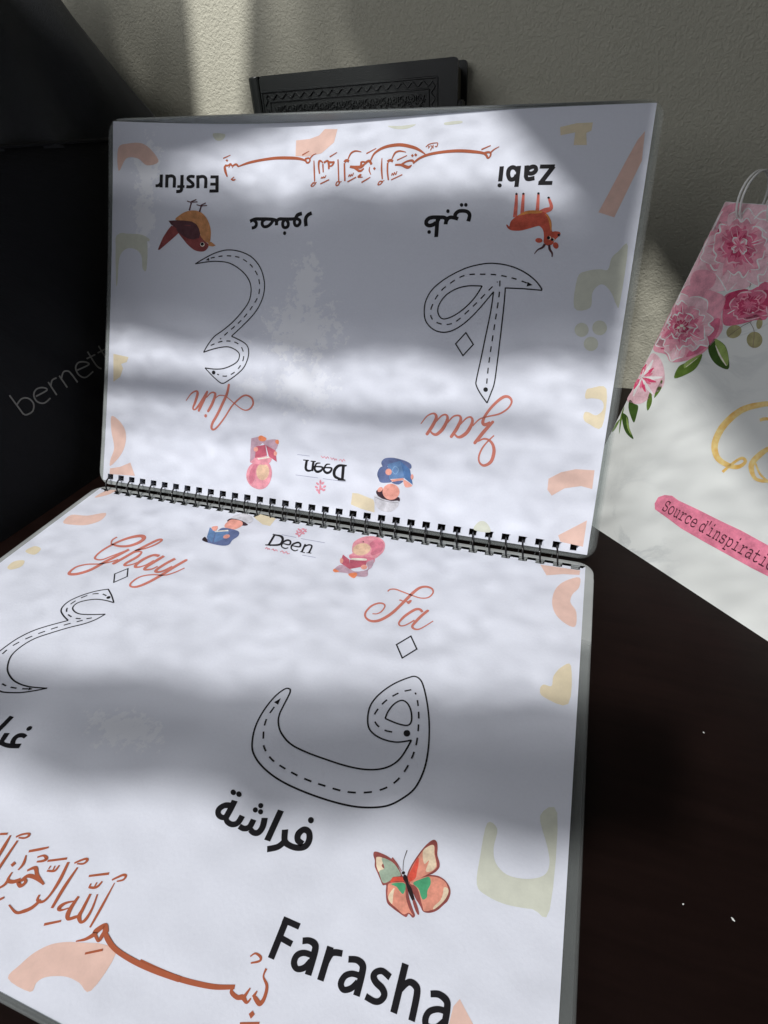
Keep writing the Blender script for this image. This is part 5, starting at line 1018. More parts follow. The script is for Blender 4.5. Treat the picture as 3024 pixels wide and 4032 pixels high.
art('printed_border_shape','L',
 F('beige',1,'10.48 80.72 9.86 76 14.83 73.7 17.66 77.84 14.41 81.59'))
art('printed_border_shape','L',
 F('beige',0,'119.48 6.31 121.61 2.47 132.72 4.06 132.84 11.48 127.84 11.18'))
art('printed_peony','C',
 F('roseP',0,'0.25 164.72 9.05 164.72 20.02 164.72 36.66 135.54 31.5 133.84 29.1 130.95 22.33 129.14 16.12 126.84 3.82 127.51 0.25 126.72 0.25 152.27'),
 F('roseL',1,'2.07 163.45 8.2 164.42 7.36 158.5 3.24 155.95 2.04 153.63 0.25 160.02'),
 F('roseL',1,'10.28 154.47 18.08 157.36 21.39 155.07 17.64 152.03 10.87 152.36'),
 F('roseM',1,'3.24 151.54 11.46 151.34 15.51 146.38 15.03 140.81 8.62 143.27'),
 F('roseD',1,'3.84 154.92 7.97 154.23 12.04 150.32 9.17 148.89 3.84 151.61'),
 F('roseM',1,'14.31 150.58 21.48 151.4 26.92 147.84 28.22 140.59 24.28 138.35 18.1 142.91'),
 F('roseD',1,'12.09 145.95 16.61 147.61 22.5 143.52 22.33 139.69 15.31 141.41'),
 F('roseL',1,'3.83 142.62 9.22 141.1 14.75 140.22 15.38 136.96 11.34 135.19 6.26 137.26'),
 F('roseL',1,'1.66 133.64 7.17 135.67 13.4 133.81 13.48 128.08 3.82 127.51'),
 F('roseL',1,'0.25 151.22 3.84 150.5 6.24 145.2 2.62 143.6 2.3 139.55 1.98 136.61'),
 S('wht',1,0,'3.54 151.57 6.23 147.43 10.08 143.47 14.59 141.58','0.59 0.7 0.61 0.47'),
 S('wht',1,0,'11.74 151.92 20.14 150.72 26.36 148.82 27.66 141.57 25.64 138.02','0.41 0.54 0.68 0.75 0.65'),
 S('wht',1,0,'2.92 144.21 7.46 138.58 11.47 136.06 13.92 138.42','0.46 0.63 0.67 0.54'),
 S('wht',1,0,'14.49 138.5 18.85 133.59 20.92 129.45','0.63 0.66 0.7'),
 S('wht',1,0,'15.92 155.04 20.55 156.03 25.67 153.96','0.6 0.51 0.44'),
 S('wht',1,0,'17.23 158.85 18.8 162.09 21.14 162.79','0.67 0.66 0.6'))
art('printed_peony','C',
 F('roseM',1,'21.84 126.21 25.37 129.14 32.01 130.93 36.94 135.06 44.38 122 39.79 119.31 34.08 116.02 28.17 114.63 24.24 120.4'),
 F('roseD',1,'23.2 127.61 30.3 130.89 31.42 125.85 26.7 121.5 24.21 121.54'),
 F('roseD',1,'33.42 128.46 38.59 132.15 42.45 125.38 37.27 123.74'),
 F('roseM',1,'30.36 125.64 35.02 127.68 39.85 123.19 35.36 119.98'),
 S('wht',1,0,'27.32 119.34 30.44 123.42 30.56 127.35 31.81 129.25','0.39 0.64 0.68 0.51'),
 S('wht',1,0,'31.26 123.02 35.54 121.7 40.85 123.4','0.39 0.49 0.57'))
art('printed_peony','C',
 F('roseL',1,'0.25 119.54 1.32 127.06 9.02 127.85 17.27 127.06 23.29 124.22 24.57 118.74 28.65 112.7 27.74 106.58 25.11 99.84 19.66 95.19 12.71 92.53 8.29 95.13 0.54 95.58 0.25 105.76 0.25 114.31'),
 F('roseL',1,'1.01 126.4 10.52 127.54 20.71 126.57 23.88 123.19 22.62 117.73 18.63 116.84 15.35 120.27 7.54 121.05 1.61 119.25'),
 F('roseD',1,'10.89 119.94 15.39 117.91 17.25 112.36 16.73 108.61 11.24 114.6'),
 F('roseL',1,'0.25 114.45 3.82 119.09 10.61 118.08 13.39 112.06 12.56 105.11 6.36 102.28 0.59 105.92'),
 F('roseD',1,'0.27 106.48 4.13 109.91 10.37 110.13 11.02 106.59 6.68 102.99'),
 F('roseP',1,'5.4 107.71 8.52 109.7 10.7 107.13 7.61 105.12'),
 F('roseM',1,'19.61 111.72 21.55 115.14 25.19 116.55 27.37 109.45 24.77 101.57 18.74 96.8 19.76 104.5'),
 S('roseD',1,0,'4.29 96.93 12.93 99.59 15.62 103.42','0.52 0.93 0.42'),
 S('wht',1,0,'0.8 118.99 8.16 119.97 14.48 119.5','0.49 0.82 0.44'),
 S('wht',1,0,'16.26 118.69 18.68 114.48 17.93 107.69 15.95 101.65','0.48 0.69 0.73 0.56'),
 S('wht',1,0,'2.52 103.85 8.88 101.67 14.71 103.8 16.44 107.93','0.44 0.63 0.73 0.55'),
 S('wht',1,0,'21.88 113.44 22.87 108.32 20.4 102.22','0.51 0.66 0.55'),
 F('roseP',1,'5.27 106.43 5.31 106.06 5.03 105.71 4.51 105.48 3.89 105.43 3.32 105.57 2.98 105.87 2.94 106.24 3.22 106.58 3.75 106.81 4.37 106.86 4.93 106.72'),
 F('cream',1,'8.12 108.67 8.34 108.04 8.23 107.51 7.82 107.23 7.23 107.27 6.61 107.62 6.12 108.2 5.91 108.83 6.02 109.36 6.43 109.64 7.03 109.6 7.65 109.24'),
 F('cream',1,'7.39 106 7.43 105.7 7.22 105.42 6.83 105.24 6.34 105.2 5.9 105.32 5.62 105.57 5.58 105.87 5.79 106.15 6.19 106.34 6.68 106.37 7.11 106.25'))
art('printed_chrysanthemum','C',
 F('roseP',1,'0.25 89.92 1.52 93.89 7.03 92.18 12.14 87.19 15.04 80.89 12.27 75.29 8.11 69.05 0.25 67.92 0.25 74.7 0.25 82.4'),
 S('chrM',1,0,'0.8 82.01 0.8 82.92 0.8 83.87','0.5 1.59 0.49'),
 S('wht',1,0,'0.8 82.41 0.8 85.63 0.8 88.7','0.53 1.68 0.51'),
 S('chrD',1,0,'0.84 82.69 0.8 85.09 0.8 87.98','0.57 1.8 0.54'),
 S('chrM',1,0,'1.41 82.82 1.33 84.32 0.8 86.75','0.6 1.9 0.58'),
 S('wht',1,0,'2.03 82.79 3.13 86.53 3.25 90.96','0.6 1.94 0.59'),
 S('chrD',1,0,'2.61 82.59 4.27 84.51 5.63 87.41','0.59 1.92 0.59'),
 S('chrM',1,0,'3.11 82.26 4.58 83 6.45 84.71','0.55 1.83 0.57'),
 S('wht',1,0,'3.47 81.83 7.98 82.77 12.48 84.67','0.51 1.69 0.52'),
 S('chrD',1,0,'3.64 81.34 6.66 81.07 10.49 81.47','0.48 1.59 0.49'),
 S('chrM',1,0,'3.63 80.84 5.33 80.17 8.29 79.66','0.48 1.55 0.48'),
 S('wht',1,0,'3.41 80.4 7.31 77.69 12.24 75.42','0.5 1.59 0.48'),
 S('chrD',1,0,'3.02 80.05 4.71 77.82 7.61 75.31','0.54 1.72 0.51'),
 S('chrM',1,0,'2.5 79.83 2.9 78.33 4.31 76.01','0.58 1.85 0.56'),
 S('wht',1,0,'1.9 79.78 1.61 75.77 2.45 71.12','0.6 1.96 0.6'),
 S('chrD',1,0,'1.29 79.88 0.8 77.67 0.8 74.41','0.6 1.98 0.61'),
 S('chrM',1,0,'0.8 80.15 0.8 79.17 0.8 77.09','0.57 1.92 0.6'),
 S('wht',1,0,'1.8 81.3 6.42 82.76','0.4 0.39'),
 S('chrD',1,0,'1.8 81.3 5.6 80.47','0.36 0.36'),
 S('wht',1,0,'1.8 81.3 5.08 78.38','0.39 0.39'),
 S('wht',1,0,'1.8 81.3 2.7 77.02','0.44 0.44'),
 S('chrD',1,0,'1.8 81.3 0.8 78.58','0.45 0.45'),
 S('wht',1,0,'1.8 81.3 0.8 79.83','0.4 0.41'),
 S('wht',1,0,'1.8 81.3 0.8 82.27','0.36 0.37'),
 S('chrD',1,0,'1.8 81.3 0.8 83.69','0.39 0.39'),
 S('wht',1,0,'1.8 81.3 0.83 85.06','0.44 0.44'),
 S('wht',1,0,'1.8 81.3 3.85 84.99','0.45 0.44'))
art('printed_leaf','C',
 F('leafD',1,'27.27 107.95 33.53 106.34 38.33 101.19 40.17 97.12 34.16 97.59 28.77 100.86 26.1 104.96'),
 F('leafL',1,'27.7 107.76 33.68 106.08 38.22 101.16 38.73 98.35 33.18 101.5'),
 S('cream',1,0,'29.46 105.25 33.72 101.66 38.73 98.35','0.31 0.71 0.3'))
art('printed_leaf','C',
 F('leafM',1,'25.24 100.18 26.39 95.29 24.78 91.07 18.65 85.97 17.63 91.43 20.56 94.83'),
 F('leafL',1,'25.24 100.18 23.76 96.38 20.93 91.79 19.97 94.65'),
 S('cream',1,0,'24.3 97.77 21.21 92.5','0.27 0.27'))
art('printed_leaf','C',
 F('leafP',1,'36.27 114.9 37.18 113.63 37.26 112.16 36.49 110.86 35.07 110.1 33.36 110.07 31.83 110.8 30.91 112.09 30.84 113.59 31.64 114.89 33.08 115.63 34.78 115.63'),
 S('leafB',1,0,'32.57 110.18 36.08 115.64 39.06 118.59','0.26 0.25 0.25'))
art('printed_leaf','C',
 F('leafP',1,'46.99 113.04 47.78 111.41 47.63 109.86 46.59 108.8 44.92 108.52 43.06 109.11 41.52 110.42 40.72 112.08 40.89 113.65 41.96 114.69 43.65 114.94 45.49 114.33'),
 S('leafB',1,0,'45.46 108.38 42.32 114.89 38.83 117.97','0.21 0.2 0.19'))
art('printed_leaf','C',
 F('leafP',1,'43.88 118.64 44.13 117.51 43.97 116.66 43.44 116.32 42.68 116.58 41.9 117.38 41.3 118.5 41.05 119.64 41.22 120.49 41.75 120.82 42.51 120.55 43.29 119.76'))
art('printed_leaf','C',
 F('leafD',1,'1.42 68.76 4.8 67.86 7.59 67.48 9.13 63.16 9.69 59.15 5.81 61.91 2.77 65.02'))
art('printed_leaf','C',
 F('leafM',1,'10.01 76.54 13.06 72.86 13.93 69.78 13.48 67.22 11.03 70.78'))
art('printed_leaf','C',
 F('leafM',1,'12.81 83.46 14.75 79.47 13.71 74.11 12.56 78.07'))
art('printed_leaf','C',
 F('leafD',1,'0.92 61.05 5.01 60.45 8.69 55.82 13.81 51.62 8.74 52.61 4.17 56.19'),
 F('leafL',1,'4.17 60.49 8.69 55.82 11.89 52.83 7.55 55.37'))
art('printed_leaf','C',
 F('leafM',1,'0.25 64.66 2.12 58.99 4.99 50.71 1.08 58.59'))
art('printed_leaf','C',
 F('leafM',1,'1.43 58 0.25 54.74 0.25 50.14 1.41 52.18'))
art('printed_stem','C',
 S('leafB',1,0,'26.48 137.07 29.79 133.81 30.66 131.78','0.29 0.3 0.33'))
art('printed_gold_script','C',
 S('gold',1,0,'66.45 90.02 61.19 87.73 54.86 82.76 51.37 74.11 51.91 65.54 55.88 60.27 61.3 58.92 66.15 59.92 67.81 63.18 65.58 64.02 63.22 59.81 61.57 55.22','1.86 2.43 2.95 3.2 2.97 2.5 2.23 1.9 1.38 1.31 1.27 1.28'),
 S('gold',1,0,'63.94 81.44 65.26 82.54 67.96 83.58','1.37 1.45 1.09'),
 S('gold',1,0,'74.5 73.99 71.75 69.22 70.64 63.25 74.3 58.84 77.75 58.69 81.17 60.38','1.43 2.42 2.38 1.49 1.41 1.3'),
 S('gold',1,0,'71.72 64.36 75.95 60.87 81.98 58.96','0.78 0.84 0.9'))
art('printed_banner','C',
 F('banner',0,'40.76 27.59 40.77 31.2 43.04 33.67 46.56 35.08 50.42 34.53 60.34 35.05 72.34 35.35 81.68 35.84 93.59 35.63 99.56 35.57 105.86 24.49 100.16 24.11 93.23 23.69 82.77 23.54 70.37 23.31 58.22 23.4 50.59 24.36 45.15 24.91 42.37 25.2'))
art('embroidered_word','M',
 S('thread',0,0,'44.31 74.46 47 61.39','0.89 0.92'),
 S('thread',1,0,'45.62 67.85 50.14 69.83 54.09 68.27 55.5 64.2 53.03 60.62 48.45 60.35 46.89 61.96','0.85 0.85 0.9 0.96 0.91 0.87 0.89'),
 S('thread',1,0,'58.83 67.55 67.2 68.09 65.29 70.51 60.99 71.18 57.93 68.67 58.26 64.47 61.97 61.87 67.16 62.86','0.87 0.92 0.89 0.88 0.95 0.94 0.89 0.92'),
 S('thread',0,0,'70.07 72.11 71.95 62.86','1 1.02'),
 S('thread',1,0,'70.63 69.29 73.03 72.04 76.47 72.31','0.98 0.94 0.9'),
 S('thread',0,0,'78.79 72.74 80.83 64.13','1.03 1.05'),
 S('thread',1,0,'79.36 70.65 82.48 73.71 85.92 73 87.45 70.14 89.23 64.21','1.01 0.94 0.96 1.06 1.09'),
 S('thread',1,0,'92.26 71.21 102.13 71.37 99.93 73.87 95.31 75.17 91.92 73.01 92.02 68.38 96.07 64.86 103.41 66.2','0.93 1.01 0.97 0.93 1.1 1.07 0.94 1'),
 S('thread',1,0,'104.65 79.06 107.36 68.82 110.3 65.35','1.14 1.15 1.1'),
 S('thread',0,0,'102.05 75.25 109.61 75.43','0.94 0.95'),
 S('thread',1,0,'114.31 79.6 117.29 69.17 120.11 66.14','1.18 1.19 1.12'),
 S('thread',0,0,'111.66 75.72 119.98 75.98','0.96 0.98'))
art('printed_peony_petals','C',
 F('roseP',1,'12.21 146.77 3.89 146.42 0.25 150.42 0.25 154.11 0.25 157.05 0.25 159.57 1.25 160.98 7.47 156.59 13.38 151.58'),
 F('roseL',1,'12.3 147.15 5.37 148.52 2.47 152.37 3.84 153.8 1.62 156.56 7.15 155.37 13.33 151.37'),
 S('roseL',1,0,'10.13 149.25 4.15 150.94 0.8 153.7','0.05 0.26 0.05'),
 S('roseL',1,0,'10.75 151.72 5.3 155.3 0.8 158.51','0.05 0.25 0.05'),
 S('roseP',1,0,'10.68 151.46 5.18 154.83 0.8 158','0.05 0.28 0.05'),
 S('wht',1,0,'0.8 150.42 0.8 154.11 0.8 157.05 0.8 159.57 1.25 160.98','0.18 0.57 0.78 0.63 0.26'),
 F('roseP',1,'11.8 150.65 6.7 155.51 4.76 159.4 7 161.06 10.35 160.14 12.14 163 17.19 159.7 18.29 155.39 17.78 150.96'),
 F('roseL',1,'12.45 150.68 7.8 154.99 10.19 157.31 12.23 157.67 13.87 158.26 16.72 155.33 17.53 150.94'),
 S('roseP',1,0,'13.8 152.43 11.59 156.25 9.34 160.62','0.06 0.32 0.06'),
 S('wht',1,0,'13.42 152.42 10.92 156.22 8.6 160.6','0.06 0.35 0.06'),
 S('wht',1,0,'14.63 152.47 13.05 156.3 10.95 160.65','0.06 0.34 0.06'),
 S('wht',1,0,'4.76 159.4 7 161.06 10.35 160.14 12.14 163 17.19 159.7','0.21 0.51 0.75 0.58 0.17'),
 F('roseP',1,'14.93 151.71 14.46 157.17 14.33 161.25 18.82 159.26 22.07 159.05 25.37 158.13 26.21 154.29 25.7 150.13 20.46 148.57'),
 F('roseL',1,'15.34 151.47 15.56 155.97 19.24 156.97 20.4 153.96 22.75 154.13 23.39 151.45 20.22 148.71'),
 S('roseP',1,0,'20.42 150.32 23.35 152.61 25.29 155.93','0.06 0.35 0.06'),
 S('roseL',1,0,'17.33 152.08 18.01 155.7 19.53 159.32','0.07 0.38 0.07'),
 S('wht',1,0,'17.8 151.81 18.84 155.22 20.43 158.79','0.07 0.37 0.07'),
 S('wht',1,0,'14.33 161.25 18.82 159.26 22.07 159.05 25.37 158.13 26.21 154.29','0.13 0.42 0.57 0.48 0.24'),
 F('roseP',1,'19.56 149.49 24.43 152.49 29.34 150.88 32.68 148.3 32.09 146.24 32.81 143.77 32.3 141.71 27.25 141.67 20.97 145.03'),
 F('roseL',1,'19.61 149.33 24.65 149.82 29.09 147.67 27.32 146.18 30.96 144.41 26.81 143.04 20.9 145.24'),
 S('roseL',1,0,'22.54 146.3 27.37 145.3 32.56 144.73','0.05 0.34 0.05'),
 S('roseP',1,0,'21.89 148.35 26.23 148.84 31.33 148.56','0.06 0.28 0.05'),
 S('roseL',1,0,'22.4 146.74 27.12 146.06 32.3 145.56','0.05 0.26 0.05'),
 S('wht',1,0,'29.34 150.88 32.68 148.3 32.09 146.24 32.81 143.77 32.3 141.71','0.13 0.48 0.7 0.57 0.25'),
 F('roseP',1,'21.3 146.9 28.63 144.42 33.28 141.35 33.66 137.83 31.4 137.2 33.92 132.89 28.13 134.25 23.18 138.55 18.82 143.76'),
 F('roseL',1,'21.03 146.56 27.28 143.97 29.18 139.98 26.39 140.21 28 137.54 23.78 139.33 18.93 143.89'),
 S('roseP',1,0,'22.17 143.99 26.95 140.84 32.22 137.18','0.04 0.26 0.04'),
 S('roseP',1,0,'21.08 142.59 25.11 138.38 30.27 134.47','0.05 0.32 0.05'),
 S('roseL',1,0,'22.11 143.91 26.85 140.7 32.11 137.03','0.04 0.28 0.04'),
 S('wht',1,0,'33.28 141.35 33.66 137.83 31.4 137.2 33.92 132.89 28.13 134.25','0.18 0.54 0.65 0.59 0.19'),
 F('roseP',1,'19.92 143.95 23.95 137.34 24.16 132.68 22.26 128.53 19.49 130.13 16.22 132.53 13 134.46 12.31 140.02 14.55 144.96'),
 F('roseL',1,'19.44 144.04 22.01 138.33 20.02 135.21 17.62 138.06 16.49 134.42 13.96 139.73 14.79 144.91'),
 S('roseP',1,0,'17.1 142.5 17.61 137.76 18.45 132.24','0.06 0.41 0.06'),
 S('wht',1,0,'18.04 142.33 19.25 137.48 20.26 131.96','0.06 0.39 0.06'),
 S('roseL',1,0,'16.05 142.69 15.77 138.08 16.43 132.55','0.07 0.43 0.06'),
 S('wht',1,0,'24.16 132.68 22.26 128.53 19.49 130.13 16.22 132.53 13 134.46','0.2 0.6 0.55 0.46 0.19'),
 F('roseP',1,'15.14 144.63 12.2 139.31 7.33 138.29 1.88 139.89 1.59 142.88 0.25 145 0.25 149.27 4.08 150.83 11.75 149.04'),
 F('roseL',1,'15.24 144.5 11.29 141.52 5.83 142.56 5.66 144.85 2 145.78 5.61 148.85 11.91 148.82'),
 S('wht',1,0,'10.67 147.41 5.4 147.04 0.8 145.66','0.06 0.36 0.06'),
 S('roseL',1,0,'12.12 145.54 7.98 143.72 2.81 141.96','0.06 0.39 0.07'),
 S('roseP',1,0,'11.62 146.18 7.09 144.87 1.81 143.23','0.06 0.35 0.07'),
 S('wht',1,0,'7.33 138.29 1.88 139.89 1.59 142.88 0.8 145 0.8 149.27','0.15 0.45 0.66 0.72 0.29'),
 F('roseL',1,'19.87 145.75 25.24 141.96 26.55 138.63 25.86 135.14 22.6 137.14 21.08 135.53 17.13 137.15 15.93 141.12 15.83 145.22'),
 F('roseM',1,'19.62 145.72 23.45 142.21 22.13 139.98 20.42 140.09 19.95 138.35 17.04 141.28 16.01 145.25'),
 S('roseL',1,0,'17.79 143.95 19.06 140.55 21.09 136.74','0.06 0.36 0.06'),
 S('roseM',1,0,'20.11 144.27 23.08 141.14 25.46 137.44','0.05 0.35 0.05'),
 S('roseL',1,0,'19.71 144.22 22.4 141.04 24.72 137.32','0.05 0.28 0.05'),
 S('wht',1,0,'26.55 138.63 25.86 135.14 22.6 137.14 21.08 135.53 17.13 137.15','0.19 0.62 0.64 0.55 0.19'),
 F('roseL',1,'16.8 144.83 15.34 141.26 13.06 139.47 9.27 140 8.63 142.43 6.22 144.1 4.74 147.26 7.94 148.78 13.24 148.2'),
 F('roseM',1,'16.55 145.06 15.22 141.92 11.08 142.48 10.7 144.41 7.77 144.45 9.28 147.52 13.4 148.05'),
 S('roseM',1,0,'14.52 145.35 12.51 143.36 9.78 141.41','0.07 0.41 0.07'),
 S('wht',1,0,'14.41 145.45 12.32 143.54 9.57 141.61','0.07 0.38 0.07'),
 S('roseL',1,0,'14.37 145.48 12.26 143.59 9.5 141.67','0.07 0.39 0.07'),
 S('wht',1,0,'13.06 139.47 9.27 140 8.63 142.43 6.22 144.1 4.74 147.26','0.16 0.47 0.69 0.58 0.25'),
 F('roseL',1,'13.78 146.78 8.78 145.7 5.16 147.06 3.25 150.91 4.97 152.17 3.05 155.12 6.58 155.24 10.63 153.6 14.35 150.38'),
 F('roseM',1,'13.82 146.98 9.59 147.34 7.02 150.32 9.21 150.94 7.01 153.12 10.6 153.43 14.32 150.22'),
 S('roseM',1,0,'12.52 148.83 8.94 149.94 4.82 151.48','0.05 0.33 0.05'),
 S('roseM',1,0,'12.57 149.17 9.04 150.54 4.94 152.14','0.05 0.32 0.05'),
 S('roseL',1,0,'12.52 148.84 8.94 149.96 4.83 151.5','0.05 0.29 0.05'),
 S('wht',1,0,'5.16 147.06 3.25 150.91 4.97 152.17 3.05 155.12 6.58 155.24','0.19 0.58 0.82 0.81 0.23'),
 F('roseL',1,'13.31 149.76 9.19 153.83 8.12 156.99 9.76 158.66 12.47 157.19 14.04 158.93 17.18 156.79 18.33 153.27 17.74 149.75'),
 F('roseM',1,'13.8 149.75 10.64 153.37 11.75 156.24 14.34 153.94 14.84 156.02 17.27 153.28 17.55 149.75'),
 S('roseL',1,0,'16.57 151.08 16.32 154.18 15.03 157.71','0.06 0.34 0.06'),
 S('roseL',1,0,'14.32 151.1 12.37 154.24 10.69 157.82','0.06 0.37 0.06'),
 S('roseM',1,0,'14.38 151.1 12.48 154.23 10.81 157.81','0.06 0.36 0.06'),
 S('wht',1,0,'8.12 156.99 9.76 158.66 12.47 157.19 14.04 158.93 17.18 156.79','0.21 0.51 0.67 0.55 0.17'),
 F('roseL',1,'16.55 150.29 18.21 153.93 20.5 155.69 23.56 154.36 24.61 152.55 27.21 151.39 27.45 148.8 24.4 147.25 19.83 147.09'),
 F('roseM',1,'16.82 150.03 18.59 152.97 22.32 152.49 22.05 150.41 24.35 150.15 23.67 147.97 19.68 147.22'),
 S('wht',1,0,'20.42 148.26 23.73 149.06 26.72 150.66','0.06 0.37 0.06'),
 S('roseM',1,0,'18.11 150.53 19.74 153 22.41 154.94','0.07 0.41 0.06'),
 S('wht',1,0,'19.84 148.83 22.73 150.05 25.63 151.73','0.06 0.39 0.06'),
 S('wht',1,0,'20.5 155.69 23.56 154.36 24.61 152.55 27.21 151.39 27.45 148.8','0.13 0.43 0.56 0.53 0.24'),
 F('roseL',1,'19.49 148.56 24.77 148.47 28.56 147.23 29.61 144.06 27.82 142.93 30.49 139.67 27.11 138.78 22.77 140.64 18.77 144.77'),
 F('roseM',1,'19.42 148.19 24 147.44 26.09 144.69 24.47 143.9 26.91 141.58 22.92 141.45 18.8 144.93'),
 S('wht',1,0,'20.51 144.49 24.16 141.86 28.44 139.85','0.05 0.24 0.04'),
 S('roseL',1,0,'20.73 145.62 24.52 143.84 28.8 142.01','0.04 0.23 0.04'),
 S('roseL',1,0,'20.92 146.66 24.84 145.65 29.14 143.98','0.05 0.3 0.04'),
 S('wht',1,0,'28.56 147.23 29.61 144.06 27.82 142.93 30.49 139.67 27.11 138.78','0.17 0.59 0.65 0.54 0.24'),
 F('roseM',1,'14.74 148.21 10.33 150.3 8.94 152.74 8.93 154.79 10.02 155.39 11.4 155.87 13.88 154.59 16.03 152.07 16.94 149.08'),
 F('roseD',1,'14.69 148.18 11.53 150.34 11.94 152.1 12.98 152.31 13.19 153.34 15.36 151.81 16.83 149.04'),
 S('roseM',1,0,'15.2 149.65 13.5 151.94 11.38 154.49','0.05 0.32 0.05'),
 S('roseP',1,0,'15.27 149.68 13.63 151.98 11.53 154.54','0.05 0.28 0.05'),
 S('roseP',1,0,'14.1 149.22 11.56 151.19 9.24 153.7','0.05 0.26 0.05'),
 S('roseP',1,0,'8.94 152.74 8.93 154.79 10.02 155.39 11.4 155.87 13.88 154.59','0.2 0.61 0.75 0.51 0.18'),
 F('roseM',1,'15.38 149.24 14.26 152.13 14.48 153.83 17.06 154.19 18.15 152.18 19.99 151.76 21.56 150.28 20.96 148.54 18.43 147.74'),
 F('roseD',1,'15.52 149.18 15.3 151.36 17.19 152.2 18.08 150.79 19.23 150.64 19.65 149.19 18.29 147.81'),
 S('roseD',1,0,'16.47 149.48 16.5 151.28 16.99 153.08','0.07 0.4 0.07'),
 S('roseM',1,0,'16.22 149.61 16.06 151.5 16.5 153.33','0.06 0.44 0.07'),
 S('roseD',1,0,'17.01 149.21 17.45 150.8 18.02 152.57','0.07 0.36 0.07'),
 S('roseP',1,0,'14.48 153.83 17.06 154.19 18.15 152.18 19.99 151.76 21.56 150.28','0.18 0.42 0.55 0.45 0.19'),
 F('roseM',1,'17.81 148.23 20.97 148.92 23.51 148 25.82 146.26 24.64 145.53 24.83 144.31 23.89 143.15 20.95 144.52 17.95 146.21'),
 F('roseD',1,'17.81 148.26 20.67 148.28 22 146.79 21.49 146.11 23.73 144.83 20.94 144.68 17.95 146.31'),
 S('roseM',1,0,'18.94 147.48 21.46 147.18 24.33 146.52','0.05 0.26 0.05'),
 S('roseD',1,0,'19.03 146.28 21.62 145.08 24.51 144.23','0.05 0.3 0.05'),
 S('roseP',1,0,'18.93 147.63 21.44 147.44 24.3 146.79','0.05 0.29 0.05'),
 S('roseP',1,0,'23.51 148 25.82 146.26 24.64 145.53 24.83 144.31 23.89 143.15','0.13 0.54 0.76 0.61 0.26'),
 F('roseM',1,'18.3 146.25 21.01 143.03 20.94 140.96 19.19 140.47 17.62 140.54 15.93 139.89 13.93 142.33 14.07 144.73 15.15 146.91'),
 F('roseD',1,'18.21 146.27 19.94 143.54 18.17 142.68 16.83 143.59 15.83 143.12 14.83 144.57 15.3 146.87'),
 S('roseM',1,0,'17.71 145.48 18.64 143.21 19.13 140.72','0.06 0.31 0.06'),
 S('roseD',1,0,'15.87 145.86 15.4 143.86 15.58 141.4','0.07 0.42 0.07'),
 S('roseD',1,0,'17.29 145.57 17.9 143.36 18.32 140.87','0.06 0.37 0.06'),
 S('roseP',1,0,'20.94 140.96 19.19 140.47 17.62 140.54 15.93 139.89 13.93 142.33','0.18 0.58 0.73 0.48 0.21'),
 F('roseM',1,'16.21 146.38 14.37 144.52 12.36 143.88 10.44 144.99 9.18 146.02 9.25 147.5 9.11 148.72 11.62 149.15 14.8 148.49'),
 F('roseD',1,'16.22 146.37 14.18 145.31 12.23 145.97 12.33 146.98 10.66 147.5 12.09 148.44 14.87 148.39'),
 S('roseD',1,0,'14.13 147.96 11.62 148.1 9.08 147.72','0.05 0.32 0.06'),
 S('roseM',1,0,'15.19 146.38 13.49 145.32 11.14 144.65','0.07 0.41 0.06'),
 S('roseM',1,0,'14.68 147.14 12.6 146.65 10.16 146.11','0.06 0.33 0.06'),
 S('roseP',1,0,'12.36 143.88 10.44 144.99 9.18 146.02 9.25 147.5 9.11 148.72','0.14 0.45 0.69 0.64 0.27'),
 F('roseL',1,'16.03 147.45 14.09 147.99 12.95 148.87 12.72 149.69 12.73 150.36 13.52 150.56 14.41 150.61 15.75 149.67 16.67 148.23'),
 F('roseM',1,'16.01 147.42 14.49 148.14 13.77 149.25 14.45 149.29 14.54 149.68 15.52 149.39 16.64 148.19'),
 S('roseL',1,0,'15.93 148.28 14.83 149.2 13.5 150.17','0.05 0.29 0.05'),
 S('roseM',1,0,'15.79 148.12 14.59 148.91 13.24 149.85','0.05 0.23 0.05'),
 S('wht',1,0,'15.58 147.86 14.22 148.46 12.83 149.36','0.05 0.26 0.05'),
 S('wht',1,0,'12.95 148.87 12.72 149.69 12.73 150.36 13.52 150.56 14.41 150.61','0.19 0.51 0.74 0.6 0.23'),
 F('roseL',1,'16.19 148.24 16.42 149.74 16.78 150.75 18.23 150.34 19.02 149.94 19.36 148.95 19.86 148.31 18.88 147.6 17.45 147.24'),
 F('roseM',1,'16.17 148.25 16.63 149.38 17.63 149.23 18.01 148.7 18.82 148.69 18.65 147.78 17.39 147.29'),
 S('roseL',1,0,'16.61 148.47 16.99 149.48 17.75 150.35','0.07 0.46 0.07'),
 S('wht',1,0,'16.76 148.34 17.26 149.26 18.05 150.12','0.07 0.4 0.07'),
 S('wht',1,0,'16.99 148.16 17.65 148.95 18.48 149.77','0.07 0.37 0.07'),
 S('wht',1,0,'16.78 150.75 18.23 150.34 19.02 149.94 19.36 148.95 19.86 148.31','0.14 0.46 0.65 0.61 0.21'),
 F('roseL',1,'17.1 147.88 19.34 147.64 20.8 146.81 21.3 145.72 20.75 145.41 20.84 144.67 19.83 144.4 18.17 145.44 16.71 146.95'),
 F('roseM',1,'17.11 147.9 18.91 147.22 19.43 146.44 19.4 145.99 19.88 145.32 18.25 145.62 16.73 146.99'),
 S('wht',1,0,'17.39 146.7 18.76 145.59 20.43 144.63','0.05 0.24 0.04'),
 S('roseL',1,0,'17.62 147.26 19.16 146.58 20.87 145.7','0.05 0.29 0.04'),
 S('roseM',1,0,'17.64 147.3 19.19 146.65 20.9 145.78','0.05 0.25 0.04'),
 S('wht',1,0,'20.8 146.81 21.3 145.72 20.75 145.41 20.84 144.67 19.83 144.4','0.17 0.52 0.67 0.58 0.24'),
